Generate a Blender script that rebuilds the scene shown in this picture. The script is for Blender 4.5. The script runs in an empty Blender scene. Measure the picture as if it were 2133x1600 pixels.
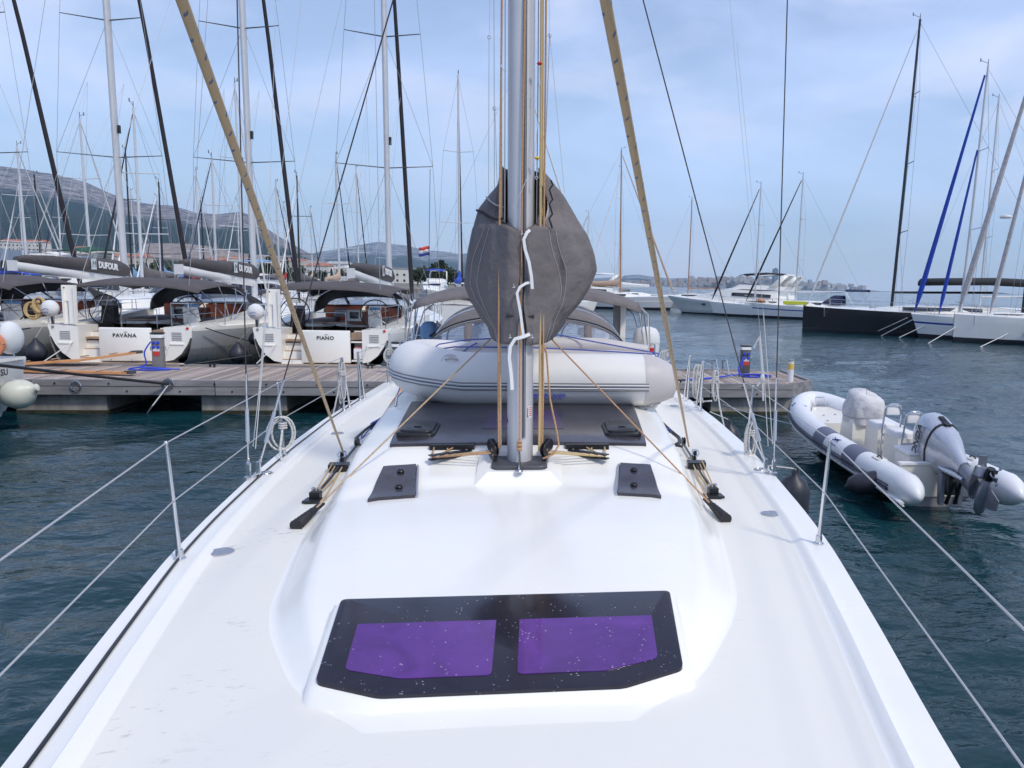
import bpy, bmesh, math, random
import numpy as np
from math import sin, cos, pi, radians, sqrt, atan2, tan
from mathutils import Matrix, Vector

random.seed(7)
scene = bpy.context.scene
COL = scene.collection

# ------------------------------------------------------------------ camera
F, CX, CY, H = 1600.0, 1311.0, 800.0, 2.95
PITCH, ROLL, YAW = radians(7.32), radians(1.26), radians(6.98)
CAM = np.array([.104, -.013, H])
cd = bpy.data.cameras.new('camera')
cam = bpy.data.objects.new('camera', cd)
COL.objects.link(cam)
scene.camera = cam
cd.sensor_fit = 'HORIZONTAL'
cd.sensor_width = 36.0
cd.lens = F / 2133.0 * 36.0
cd.shift_x = (1066.5 - CX) / 2133.0
cd.clip_start = 0.05
cd.clip_end = 60000
cam.matrix_world = (Matrix.Translation(Vector(CAM.tolist())) @ Matrix.Rotation(-YAW, 4, 'Z')
                    @ Matrix.Rotation(pi/2 - PITCH, 4, 'X') @ Matrix.Rotation(ROLL, 4, 'Z'))

# ------------------------------------------------------------------ sky, sun, exposure
SUN_EL, SUN_AZ = radians(49), radians(138)      # azimuth clockwise from +Y: to the right of the bow, slightly behind
sunv = Vector((sin(SUN_AZ)*cos(SUN_EL), cos(SUN_AZ)*cos(SUN_EL), sin(SUN_EL)))
w = bpy.data.worlds.new('World')
scene.world = w
w.use_nodes = True
nt = w.node_tree
nt.nodes.clear()
def N(tree, typ, **kw):
    n = tree.nodes.new(typ)
    for k, v in kw.items():
        setattr(n, k, v)
    return n
L = nt.links.new
out = N(nt, 'ShaderNodeOutputWorld')
bg = N(nt, 'ShaderNodeBackground')
bg.inputs['Strength'].default_value = 0.126
sky = N(nt, 'ShaderNodeTexSky', sky_type='NISHITA', sun_disc=False, sun_elevation=SUN_EL, sun_rotation=SUN_AZ,
        altitude=0, air_density=1.0, dust_density=1.0, ozone_density=2.0)
tc = N(nt, 'ShaderNodeTexCoord')
mp = N(nt, 'ShaderNodeMapping')
mp.inputs['Scale'].default_value = (1.0, 1.0, 2.6)
mp.inputs['Rotation'].default_value = (0, 0, 0.6)
n1 = N(nt, 'ShaderNodeTexNoise')
n1.inputs['Scale'].default_value = 2.3
n1.inputs['Detail'].default_value = 7
n1.inputs['Roughness'].default_value = 0.55
n1.inputs['Distortion'].default_value = 0.5
n2 = N(nt, 'ShaderNodeTexNoise')
n2.inputs['Scale'].default_value = 4.2
n2.inputs['Detail'].default_value = 6
n2.inputs['Distortion'].default_value = 0.3
r1 = N(nt, 'ShaderNodeValToRGB')
r1.color_ramp.elements[0].position = 0.40
r1.color_ramp.elements[0].color = (0.42, 0.42, 0.42, 1)
r1.color_ramp.elements[1].position = 0.68
r1.color_ramp.elements[1].color = (0.86, 0.86, 0.86, 1)
r2 = N(nt, 'ShaderNodeValToRGB')
r2.color_ramp.elements[0].position = 0.46
r2.color_ramp.elements[0].color = (0, 0, 0, 1)
r2.color_ramp.elements[1].position = 0.72
r2.color_ramp.elements[1].color = (0.75, 0.75, 0.75, 1)
mixs = N(nt, 'ShaderNodeMix', data_type='RGBA')
L(tc.outputs['Generated'], mp.inputs['Vector'])
L(mp.outputs['Vector'], n1.inputs['Vector'])
L(mp.outputs['Vector'], n2.inputs['Vector'])
L(n1.outputs['Fac'], r1.inputs['Fac'])
L(n2.outputs['Fac'], r2.inputs['Fac'])
L(r1.outputs['Color'], mixs.inputs['Factor'])
L(sky.outputs['Color'], mixs.inputs['A'])
# thin bright cloud veil, whiter and brighter towards the horizon
sxyz = N(nt, 'ShaderNodeSeparateXYZ')
L(tc.outputs['Generated'], sxyz.inputs[0])
hz = N(nt, 'ShaderNodeMapRange')
hz.inputs['From Min'].default_value = 0.0
hz.inputs['From Max'].default_value = 0.45
L(sxyz.outputs['Z'], hz.inputs['Value'])
veil = N(nt, 'ShaderNodeMix', data_type='RGBA')
veil.inputs['A'].default_value = (6.2, 7.9, 11.0, 1)
veil.inputs['B'].default_value = (3.85, 4.7, 7.6, 1)
L(hz.outputs['Result'], veil.inputs['Factor'])
L(veil.outputs['Result'], mixs.inputs['B'])
mixc = N(nt, 'ShaderNodeMix', data_type='RGBA')
L(r2.outputs['Color'], mixc.inputs['Factor'])
L(mixs.outputs['Result'], mixc.inputs['A'])
mixc.inputs['B'].default_value = (6.3, 6.7, 8.3, 1)      # soft white cloud wisps
L(mixc.outputs['Result'], bg.inputs['Color'])
L(bg.outputs['Background'], out.inputs['Surface'])

sd = bpy.data.lights.new('sun', 'SUN')
sd.energy = 2.0
sd.angle = radians(7)
sd.color = (1.0, 0.93, 0.80)
so = bpy.data.objects.new('sun', sd)
so.rotation_euler = (-sunv).to_track_quat('-Z', 'Y').to_euler()
so.location = (20, -10, 40)
COL.objects.link(so)

scene.view_settings.view_transform = 'Standard'
scene.view_settings.look = 'None'
scene.view_settings.exposure = 0.2
scene.view_settings.gamma = 1.0
scene.view_settings.use_curve_mapping = False
scene.render.engine = 'CYCLES'
scene.cycles.use_denoising = True
scene.cycles.max_bounces = 8
scene.cycles.transparent_max_bounces = 16
scene.cycles.volume_bounces = 0
scene.cycles.caustics_reflective = False
scene.cycles.caustics_refractive = False

# ------------------------------------------------------------------ surveying: photo pixel -> place
def ray(px, py):
    x, y = (px-CX)/F, -(py-CY)/F
    c, s = cos(ROLL), sin(ROLL)
    X, U = c*x - s*y, s*x + c*y
    d = (X, cos(PITCH)+U*sin(PITCH), -sin(PITCH)+U*cos(PITCH))
    c, s = cos(YAW), sin(YAW)
    return np.array([c*d[0]+s*d[1], -s*d[0]+c*d[1], d[2]])
def atz(px, py, z):
    d = ray(px, py); t = (z-H)/d[2]
    return tuple((CAM+d*t).tolist())
def aty(px, py, Y):
    d = ray(px, py); t = (Y-CAM[1])/d[1]
    return tuple((CAM+d*t).tolist())

# ------------------------------------------------------------------ materials
MATS = {}
def mat(name, col, rough=0.5, metal=0.0, var=0.0, vs=6.0, bump=0.0, bs=60.0, coat=0.0, dirt=0.0, dcol=(.25,.22,.18), ds=3.0, spec=None, bd=0.004, streak=None):
    if name in MATS: return MATS[name]
    m = bpy.data.materials.new(name); MATS[name] = m
    m.use_nodes = True
    t = m.node_tree; b = t.nodes['Principled BSDF']; l = t.links.new
    b.inputs['Base Color'].default_value = (*col, 1)
    b.inputs['Roughness'].default_value = rough
    b.inputs['Metallic'].default_value = metal
    b.inputs['Coat Weight'].default_value = coat
    b.inputs['Coat Roughness'].default_value = 0.06
    if spec is not None: b.inputs['Specular IOR Level'].default_value = spec
    tcn = N(t, 'ShaderNodeTexCoord')
    vec = tcn.outputs['Object']
    if streak:
        mpn = N(t, 'ShaderNodeMapping'); mpn.inputs['Scale'].default_value = streak
        l(vec, mpn.inputs['Vector']); vec = mpn.outputs['Vector']
    src = None
    if var > 0:
        n = N(t, 'ShaderNodeTexNoise'); n.inputs['Scale'].default_value = vs; n.inputs['Detail'].default_value = 5
        l(vec, n.inputs['Vector'])
        mr = N(t, 'ShaderNodeMapRange'); mr.inputs['From Min'].default_value = .3; mr.inputs['From Max'].default_value = .7
        mr.inputs['To Min'].default_value = 1-var; mr.inputs['To Max'].default_value = 1+var
        l(n.outputs['Fac'], mr.inputs['Value'])
        mx = N(t, 'ShaderNodeVectorMath', operation='SCALE'); mx.inputs[0].default_value = col
        l(mr.outputs['Result'], mx.inputs['Scale'])
        src = mx.outputs['Vector']; l(src, b.inputs['Base Color'])
        rr = N(t, 'ShaderNodeMapRange'); rr.inputs['To Min'].default_value = max(0.02, rough-.07); rr.inputs['To Max'].default_value = min(1, rough+.07)
        l(n.outputs['Fac'], rr.inputs['Value']); l(rr.outputs['Result'], b.inputs['Roughness'])
    if dirt > 0:
        n = N(t, 'ShaderNodeTexNoise'); n.inputs['Scale'].default_value = ds; n.inputs['Detail'].default_value = 8; n.inputs['Roughness'].default_value = .7
        l(vec, n.inputs['Vector'])
        cr = N(t, 'ShaderNodeMapRange'); cr.inputs['From Min'].default_value = .52; cr.inputs['From Max'].default_value = .75
        cr.inputs['To Max'].default_value = dirt
        l(n.outputs['Fac'], cr.inputs['Value'])
        mx = N(t, 'ShaderNodeMix', data_type='RGBA'); l(cr.outputs['Result'], mx.inputs['Factor'])
        if src: l(src, mx.inputs['A'])
        else: mx.inputs['A'].default_value = (*col, 1)
        mx.inputs['B'].default_value = (*dcol, 1)
        l(mx.outputs['Result'], b.inputs['Base Color'])
    if bump > 0:
        n = N(t, 'ShaderNodeTexNoise'); n.inputs['Scale'].default_value = bs; n.inputs['Detail'].default_value = 4
        l(vec, n.inputs['Vector'])
        bn = N(t, 'ShaderNodeBump'); bn.inputs['Strength'].default_value = bump; bn.inputs['Distance'].default_value = bd
        l(n.outputs['Fac'], bn.inputs['Height']); l(bn.outputs['Normal'], b.inputs['Normal'])
    return m

GEL = mat('gelcoat_white', (.90,.885,.835), .25, var=.015, vs=2, coat=.15, dirt=.10, dcol=(.62,.61,.60), ds=1.3)
HULLW = mat('hull_white', (.82,.81,.79), .25, var=.02, vs=2, coat=.4, dirt=.08, dcol=(.5,.48,.42), ds=1.5)
GREYHULL = mat('hull_grey', (.44,.45,.475), .25, metal=.0, var=.03, coat=.5)
GREYHULL2 = mat('hull_grey_low', (.29,.30,.325), .28, metal=.0, var=.03, coat=.4)
DARKHULL = mat('hull_black', (.008,.008,.012), .2, coat=.5)
ANTIF = mat('bottom_paint', (.02,.022,.03), .6, var=.2, dirt=.3, dcol=(.05,.07,.03))
CANV = mat('canvas_taupe', (.165,.148,.150), .85, var=.16, vs=3, bump=.9, bs=4.5, bd=.06)
CANVN = mat('canvas_charcoal', (.085,.075,.078), .85, var=.16, vs=3, bump=.6, bs=8, bd=.03)
CANVD = mat('canvas_black', (.02,.02,.023), .85, var=.2, vs=4, bump=.4, bs=12, bd=.01)
NAVY = mat('canvas_navy', (.012,.018,.07), .8, var=.15, bump=.3, bs=9, bd=.01)
BLUEC = mat('canvas_blue', (.015,.06,.42), .75, var=.12, bump=.3, bs=9, bd=.01)
WHITEC = mat('sailcloth_white', (.72,.73,.74), .7, var=.05, bump=.6, bs=7, bd=.02)
TANC = mat('sailcloth_tan', (.50,.36,.27), .8, var=.08, bump=.5, bs=5, bd=.02)
GREENC = mat('canvas_green', (.02,.09,.06), .8, var=.12)
REDC = mat('canvas_red', (.35,.03,.03), .8, var=.12)
LBLUEC = mat('canvas_pale_blue', (.20,.36,.60), .8, var=.1)
ALU = mat('mast_aluminium', (.62,.62,.64), .40, metal=.25, var=.05, vs=3)
ALUL = mat('mast_pale', (.66,.67,.69), .35, metal=.25, var=.04, vs=3)
MASTB = mat('mast_black', (.012,.012,.014), .3, coat=.3)
WOODM = mat('mast_varnished', (.40,.20,.09), .35, var=.15, vs=2, coat=.5)
STEEL = mat('stainless', (.66,.67,.70), .16, metal=1.0, var=.03)
WIRE = mat('wire_grey', (.33,.32,.33), .4, metal=.4)
WIREF = mat('wire_far', (.30,.31,.34), .5, metal=.2)
RIGB = mat('rod_dark', (.09,.075,.08), .35, metal=.5)
BLK = mat('black_plastic', (.012,.012,.014), .35, bump=.2, bs=120, bd=.001)
BLKR = mat('black_rubber', (.018,.018,.022), .55, var=.2, bump=.3, bs=30, bd=.002)
DGREY = mat('dark_grey_cast', (.085,.085,.095), .45, metal=.3, var=.1)
GREYP = mat('grey_plastic', (.26,.26,.28), .5, var=.05)
FEND = mat('fender_navy', (.022,.024,.038), .45, var=.25, vs=5, dirt=.25, dcol=(.12,.11,.11), ds=5)
FENDW = mat('fender_white', (.70,.70,.60), .4, var=.04, dirt=.3, dcol=(.4,.38,.28), ds=6)
TEAK = mat('teak', (.36,.25,.17), .6, var=.2, vs=8, streak=(1,8,1))
MAHOG = mat('mahogany', (.13,.035,.018), .35, var=.25, vs=4, coat=.4)
ORANGEW = mat('varnished_plank', (.60,.28,.11), .5, var=.2, vs=5, bump=.2, bs=20, bd=.002)
CUSH = mat('cushion_grey', (.23,.21,.23), .8, var=.08)
CLEAT = mat('satin_metal', (.5,.5,.52), .3, metal=.9)
STRAP = mat('strap_white', (.78,.79,.80), .75, var=.03, bump=.5, bs=200, bd=.001)
STITCH = mat('stitch_pale', (.45,.43,.43), .8)
CORDW = mat('cord_white', (.62,.62,.62), .75, bump=.5, bs=150, bd=.002)
CORDB = mat('cord_blue', (.07,.12,.42), .7, bump=.5, bs=150, bd=.002)
CORDG = mat('cord_grey', (.35,.34,.35), .75, bump=.4, bs=150, bd=.002)
BLUEP = mat('hose_blue', (.02,.06,.55), .4)
REDP = mat('red_plastic', (.6,.02,.015), .4)
YELP = mat('yellow_plastic', (.75,.45,.02), .4)
YELF = mat('yellow_cloth', (.65,.68,.05), .6)
ORP = mat('orange_plastic', (.65,.25,.12), .5)
INK = mat('ink_dark', (.03,.03,.045), .5)
INKB = mat('ink_blue', (.02,.04,.28), .5)
INKW = mat('ink_white', (.75,.75,.76), .6)
INKR = mat('ink_red', (.6,.05,.04), .6)
MASTCLR = mat('pvc_pale_grey', (.80,.785,.77), .42, var=.03, vs=4, dirt=.15, dcol=(.40,.39,.37), ds=4)
PVCG = mat('pvc_mid_grey', (.56,.53,.53), .5, var=.05, vs=4)
PVCW = mat('pvc_white', (.76,.77,.79), .38, var=.02, vs=4, dirt=.16, dcol=(.45,.44,.42), ds=3)
PVCD = mat('pvc_slate', (.13,.14,.20), .5, var=.06)
CREAM = mat('grp_cream', (.74,.72,.66), .3, var=.02, dirt=.12, dcol=(.5,.47,.40), ds=4)
OBM = mat('outboard_silver', (.50,.53,.60), .28, metal=.35, var=.03, coat=.6)
OBD = mat('outboard_leg_grey', (.22,.24,.29), .38, metal=.5, var=.12)

def deck_material():
    m = mat('deck_nonskid', (.80,.785,.80), .55)
    t = m.node_tree; b = t.nodes['Principled BSDF']; l = t.links.new
    tcn = N(t, 'ShaderNodeTexCoord')
    sx = N(t, 'ShaderNodeSeparateXYZ'); l(tcn.outputs['Object'], sx.inputs[0])
    # footmarks and grime: thresholded noise, thicker to port and forward where people walked
    mp_ = N(t, 'ShaderNodeMapping'); mp_.inputs['Scale'].default_value = (13, 30, 5); mp_.inputs['Rotation'].default_value = (0, 0, .5)
    l(tcn.outputs['Object'], mp_.inputs['Vector'])
    n = N(t, 'ShaderNodeTexNoise'); n.inputs['Scale'].default_value = 1.0; n.inputs['Detail'].default_value = 4; n.inputs['Roughness'].default_value = .65
    l(mp_.outputs['Vector'], n.inputs['Vector'])
    n2 = N(t, 'ShaderNodeTexNoise'); n2.inputs['Scale'].default_value = 1.6; n2.inputs['Detail'].default_value = 3
    l(tcn.outputs['Object'], n2.inputs['Vector'])
    th = N(t, 'ShaderNodeMapRange'); th.inputs['From Min'].default_value = .59; th.inputs['From Max'].default_value = .72; l(n.outputs['Fac'], th.inputs['Value'])
    th2 = N(t, 'ShaderNodeMapRange'); th2.inputs['From Min'].default_value = .48; th2.inputs['From Max'].default_value = .64; l(n2.outputs['Fac'], th2.inputs['Value'])
    side = N(t, 'ShaderNodeMapRange'); side.inputs['From Min'].default_value = 0.0; side.inputs['From Max'].default_value = -1.2
    side.inputs['To Min'].default_value = .12; side.inputs['To Max'].default_value = 1.0
    l(sx.outputs['X'], side.inputs['Value'])
    m1 = N(t, 'ShaderNodeMath', operation='MULTIPLY'); l(th.outputs['Result'], m1.inputs[0]); l(th2.outputs['Result'], m1.inputs[1])
    m2 = N(t, 'ShaderNodeMath', operation='MULTIPLY'); l(m1.outputs[0], m2.inputs[0]); l(side.outputs['Result'], m2.inputs[1])
    n3 = N(t, 'ShaderNodeTexNoise'); n3.inputs['Scale'].default_value = 2.2; n3.inputs['Detail'].default_value = 6
    l(tcn.outputs['Object'], n3.inputs['Vector'])
    mix0 = N(t, 'ShaderNodeMix', data_type='RGBA'); mix0.inputs['A'].default_value = (.815,.785,.725,1); mix0.inputs['B'].default_value = (.775,.77,.715,1)
    l(n3.outputs['Fac'], mix0.inputs['Factor'])
    mix = N(t, 'ShaderNodeMix', data_type='RGBA'); l(mix0.outputs['Result'], mix.inputs['A']); mix.inputs['B'].default_value = (.42,.38,.38,1)
    l(m2.outputs[0], mix.inputs['Factor'])
    l(mix.outputs['Result'], b.inputs['Base Color'])
    v = N(t, 'ShaderNodeTexVoronoi'); v.inputs['Scale'].default_value = 330; l(tcn.outputs['Object'], v.inputs['Vector'])
    bn = N(t, 'ShaderNodeBump'); bn.inputs['Strength'].default_value = .25; bn.inputs['Distance'].default_value = .0008
    l(v.outputs['Distance'], bn.inputs['Height']); l(bn.outputs['Normal'], b.inputs['Normal'])
    return m
DECK = deck_material()

def speck_glass(name, col, rough, speck=.5):
    m = mat(name, col, rough, coat=.0)
    t = m.node_tree; b = t.nodes['Principled BSDF']; l = t.links.new
    tcn = N(t, 'ShaderNodeTexCoord')
    v = N(t, 'ShaderNodeTexVoronoi'); v.inputs['Scale'].default_value = 50; v.inputs['Randomness'].default_value = 1
    l(tcn.outputs['Object'], v.inputs['Vector'])
    n = N(t, 'ShaderNodeTexNoise'); n.inputs['Scale'].default_value = 14; n.inputs['Detail'].default_value = 2
    l(tcn.outputs['Object'], n.inputs['Vector'])
    th = N(t, 'ShaderNodeMapRange'); th.inputs['From Min'].default_value = .20; th.inputs['From Max'].default_value = .08; l(v.outputs['Distance'], th.inputs['Value'])
    th2 = N(t, 'ShaderNodeMapRange'); th2.inputs['From Min'].default_value = .50; th2.inputs['From Max'].default_value = .60; l(n.outputs['Fac'], th2.inputs['Value'])
    m1 = N(t, 'ShaderNodeMath', operation='MULTIPLY'); l(th.outputs['Result'], m1.inputs[0]); l(th2.outputs['Result'], m1.inputs[1])
    m2 = N(t, 'ShaderNodeMath', operation='MULTIPLY'); l(m1.outputs[0], m2.inputs[0]); m2.inputs[1].default_value = speck
    n3 = N(t, 'ShaderNodeTexNoise'); n3.inputs['Scale'].default_value = 5; n3.inputs['Detail'].default_value = 7; n3.inputs['Distortion'].default_value = 1.2
    l(tcn.outputs['Object'], n3.inputs['Vector'])
    mix0 = N(t, 'ShaderNodeMix', data_type='RGBA'); mix0.inputs['A'].default_value = (*[c*.55 for c in col],1); mix0.inputs['B'].default_value = (*[min(1,c*1.55) for c in col],1)  # mottled colour, its contrast deepened to imitate reflections and fabric creases in the panes
    l(n3.outputs['Fac'], mix0.inputs['Factor'])
    mix = N(t, 'ShaderNodeMix', data_type='RGBA'); l(mix0.outputs['Result'], mix.inputs['A']); mix.inputs['B'].default_value = (.5,.48,.5,1)
    l(m2.outputs[0], mix.inputs['Factor']); l(mix.outputs['Result'], b.inputs['Base Color'])
    rr = N(t, 'ShaderNodeMapRange'); rr.inputs['To Min'].default_value = rough*.7; rr.inputs['To Max'].default_value = rough*1.5+.04
    l(n3.outputs['Fac'], rr.inputs['Value']); l(rr.outputs['Result'], b.inputs['Roughness'])
    return m
HGLASS = speck_glass('hatch_black_acrylic', (.016,.014,.024), .13, .6)
PURP = speck_glass('hatch_violet_pane', (.10,.032,.21), .05, .75)
PANELG = speck_glass('roof_panel_acrylic', (.046,.042,.054), .15, .3)
VIOLD = speck_glass('roof_panel_violet', (.062,.038,.105), .18, .2)

def rope_material(name, col, fleck, period=.05, amt=1.0):
    m = mat(name, col, .8)
    t = m.node_tree; b = t.nodes['Principled BSDF']; l = t.links.new
    uv = N(t, 'ShaderNodeUVMap')
    sp = N(t, 'ShaderNodeSeparateXYZ'); l(uv.outputs['UV'], sp.inputs[0])
    def M(op, a, bb, clamp=False):
        n = N(t, 'ShaderNodeMath', operation=op, use_clamp=clamp)
        for i, v in enumerate((a, bb)):
            if v is None: continue
            if hasattr(v, 'links') or hasattr(v, 'is_linked'): l(v, n.inputs[i])
            else: n.inputs[i].default_value = v
        return n.outputs[0]
    u = M('MULTIPLY', sp.outputs['X'], 1/period)
    ph = M('ADD', u, M('MULTIPLY', sp.outputs['Y'], 1.0))
    fu = M('FRACT', ph, None)
    fv = M('FRACT', M('ADD', M('MULTIPLY', sp.outputs['Y'], 3.0), M('MULTIPLY', u, .31)), None)
    a = M('LESS_THAN', fu, .13)
    c = M('LESS_THAN', fv, .40)
    msk = M('MULTIPLY', M('MULTIPLY', a, c), amt)
    weave = N(t, 'ShaderNodeTexWave'); weave.inputs['Scale'].default_value = 90; l(uv.outputs['UV'], weave.inputs['Vector'])
    mpw = N(t, 'ShaderNodeMix', data_type='RGBA'); mpw.inputs['A'].default_value = (*[x*.75 for x in col], 1); mpw.inputs['B'].default_value = (*[min(1,x*1.15) for x in col], 1)
    l(weave.outputs['Fac'], mpw.inputs['Factor'])
    mix = N(t, 'ShaderNodeMix', data_type='RGBA'); l(mpw.outputs['Result'], mix.inputs['A']); mix.inputs['B'].default_value = (*fleck, 1)
    l(msk, mix.inputs['Factor']); l(mix.outputs['Result'], b.inputs['Base Color'])
    bn = N(t, 'ShaderNodeBump'); bn.inputs['Strength'].default_value = .6; bn.inputs['Distance'].default_value = .001
    l(weave.outputs['Fac'], bn.inputs['Height']); l(bn.outputs['Normal'], b.inputs['Normal'])
    return m
ROPET = rope_material('rope_tan_blue_fleck', (.56,.41,.25), (.12,.15,.28), .055)
ROPEO = rope_material('rope_tan_red_fleck', (.55,.32,.17), (.14,.10,.12), .035)
ROPEB = rope_material('rope_tan_plain', (.60,.44,.22), (.35,.25,.12), .04, .5)
ROPEW = rope_material('rope_white_fleck', (.66,.65,.64), (.10,.10,.14), .04)

def glass_material(name, tint, rough=.03, trans=.85, refl=(.8,.85,.95)):
    m = bpy.data.materials.new(name); MATS[name] = m; m.use_nodes = True
    t = m.node_tree; t.nodes.clear(); l = t.links.new
    o = N(t, 'ShaderNodeOutputMaterial'); tr = N(t, 'ShaderNodeBsdfTransparent'); tr.inputs[0].default_value = (*tint, 1)
    g = N(t, 'ShaderNodeBsdfGlossy'); g.inputs['Roughness'].default_value = rough; g.inputs['Color'].default_value = (*refl, 1)
    fr = N(t, 'ShaderNodeFresnel'); fr.inputs['IOR'].default_value = 1.5
    ad = N(t, 'ShaderNodeMath', operation='ADD', use_clamp=True); ad.inputs[1].default_value = 1-trans
    mx = N(t, 'ShaderNodeMixShader')
    n = N(t, 'ShaderNodeTexNoise'); n.inputs['Scale'].default_value = 3; tcn = N(t, 'ShaderNodeTexCoord'); l(tcn.outputs['Object'], n.inputs['Vector'])
    bn = N(t, 'ShaderNodeBump'); bn.inputs['Strength'].default_value = .3; bn.inputs['Distance'].default_value = .03; l(n.outputs['Fac'], bn.inputs['Height'])
    l(bn.outputs['Normal'], g.inputs['Normal'])
    l(fr.outputs[0], ad.inputs[0]); l(ad.outputs[0], mx.inputs[0]); l(tr.outputs[0], mx.inputs[1]); l(g.outputs[0], mx.inputs[2]); l(mx.outputs[0], o.inputs['Surface'])
    return m
CLEARV = glass_material('clear_vinyl', (.86,.90,.96), .05, .84)
CLEARD = glass_material('tinted_vinyl', (.62,.68,.76), .06, .80)
GLASSD = mat('dark_window', (.02,.024,.03), .08, spec=.7)

# ------------------------------------------------------------------ mesh builder
class MB:
    def __init__(s):
        s.v = []; s.f = []; s.mi = []; s.uv = {}
        s.M = None; s.m = 0
    def P(s, p):
        if s.M is not None: p = s.M @ Vector(p)
        s.v.append((p[0], p[1], p[2])); return len(s.v)-1
    def Fc(s, idx, uv=None):
        s.f.append(tuple(idx)); s.mi.append(s.m)
        if uv: s.uv[len(s.f)-1] = uv
    def box(s, c, d, rz=0, rx=0, ry=0):
        R = Matrix.Rotation(rz, 3, 'Z') @ Matrix.Rotation(ry, 3, 'Y') @ Matrix.Rotation(rx, 3, 'X')
        ids = []
        for k in (-1, 1):
            for j in (-1, 1):
                for i in (-1, 1):
                    q = R @ Vector((i*d[0]/2, j*d[1]/2, k*d[2]/2))
                    ids.append(s.P((c[0]+q[0], c[1]+q[1], c[2]+q[2])))
        a = ids
        for q in ((0,2,3,1),(4,5,7,6),(0,1,5,4),(2,6,7,3),(0,4,6,2),(1,3,7,5)): s.Fc([a[i] for i in q])
        return s
    def rbox(s, c, d, r=.02, n=3, rz=0):
        # rounded in plan, chamfered top
        hx, hy = d[0]/2, d[1]/2
        ring = []
        for cx_, cy_, a0 in ((hx-r, hy-r, 0), (-hx+r, hy-r, pi/2), (-hx+r, -hy+r, pi), (hx-r, -hy+r, 3*pi/2)):
            for k in range(n+1):
                a = a0 + pi/2*k/n
                ring.append((cx_+r*cos(a), cy_+r*sin(a)))
        R = Matrix.Rotation(rz, 2)
        def lv(z, sc):
            o = []
            for x, y in ring:
                q = R @ Vector((x*sc[0], y*sc[1]))
                o.append((c[0]+q[0], c[1]+q[1], c[2]+z))
            return o
        ch = min(r, d[2]*.3)
        sx, sy = (hx-ch)/hx, (hy-ch)/hy
        s.loft([lv(-d[2]/2, (1,1)), lv(d[2]/2-ch, (1,1)), lv(d[2]/2-ch*.3, ((1+sx)/2+.02*0, (1+sy)/2)), lv(d[2]/2, (sx, sy))], close=True, caps=True)
        return s
    def tube(s, pts, r, n=6, caps=True, flat=None):
        pts = [Vector(p) for p in pts]
        rs = r if isinstance(r, (list, tuple)) else [r]*len(pts)
        up = None; prev = None; dist = 0; rings = []
        for i, p in enumerate(pts):
            if i == 0: t = pts[1]-p
            elif i == len(pts)-1: t = p-pts[i-1]
            else: t = (pts[i+1]-p).normalized() + (p-pts[i-1]).normalized()
            if t.length < 1e-9: t = Vector((0,0,1))
            t.normalize()
            if up is None:
                up = Vector((0,0,1)) if abs(t.z) < .9 else Vector((0,1,0))
            side = t.cross(up)
            if side.length < 1e-6: side = t.orthogonal()
            side.normalize(); u2 = side.cross(t).normalized(); up = u2
            if i: dist += (p-pts[i-1]).length
            ring = []
            for k in range(n):
                a = 2*pi*k/n
                fx = 1 if flat is None else flat
                q = p + side*(cos(a)*rs[i]) + u2*(sin(a)*rs[i]*fx)
                ring.append(s.P(q))
            rings.append((ring, dist))
        for i in range(len(rings)-1):
            (a, da), (b, db) = rings[i], rings[i+1]
            for k in range(n):
                k2 = (k+1) % n
                s.Fc((a[k], a[k2], b[k2], b[k]), [(da, k/n), (da, (k+1)/n), (db, (k+1)/n), (db, k/n)])
        if caps:
            s.Fc(rings[0][0][::-1]); s.Fc(rings[-1][0])
        return s
    def loft(s, rings, close=True, caps=False):
        ids = [[s.P(p) for p in r] for r in rings]
        n = len(ids[0])
        for a, b in zip(ids[:-1], ids[1:]):
            for k in range(n if close else n-1):
                k2 = (k+1) % n
                s.Fc((a[k], a[k2], b[k2], b[k]))
        if caps:
            s.Fc(ids[0][::-1]); s.Fc(ids[-1])
        return ids
    def grid(s, fn, nu, nv):
        ids = [[s.P(fn(u/(nu-1), v/(nv-1))) for v in range(nv)] for u in range(nu)]
        for i in range(nu-1):
            for j in range(nv-1):
                s.Fc((ids[i][j], ids[i+1][j], ids[i+1][j+1], ids[i][j+1]))
        return ids
    def lathe(s, prof, c=(0,0,0), n=16, axis='Z'):
        R = {'Z': Matrix.Identity(3), 'X': Matrix.Rotation(pi/2, 3, 'Y'), 'Y': Matrix.Rotation(-pi/2, 3, 'X')}[axis] if isinstance(axis, str) else axis
        rings = []
        for r, z in prof:
            rg = []
            for k in range(n):
                a = 2*pi*k/n
                q = R @ Vector((max(r, 1e-4)*cos(a), max(r, 1e-4)*sin(a), z))
                rg.append((c[0]+q[0], c[1]+q[1], c[2]+q[2]))
            rings.append(rg)
        s.loft(rings, True, True)
        return s
    def sphere(s, c, r, n=12, m=8, sc=(1,1,1)):
        prof = [(r*sin(pi*k/m), -r*cos(pi*k/m)) for k in range(m+1)]
        rings = []
        for rr, z in prof:
            rings.append([(c[0]+max(rr,1e-4)*cos(2*pi*k/n)*sc[0], c[1]+max(rr,1e-4)*sin(2*pi*k/n)*sc[1], c[2]+z*sc[2]) for k in range(n)])
        s.loft(rings, True, False)
        return s
    def prism(s, poly, z0, z1):
        a = [s.P((x, y, z0)) for x, y in poly]; b = [s.P((x, y, z1)) for x, y in poly]
        n = len(poly)
        for k in range(n): s.Fc((a[k], a[(k+1)%n], b[(k+1)%n], b[k]))
        s.Fc(a[::-1]); s.Fc(b)
        return s
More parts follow.
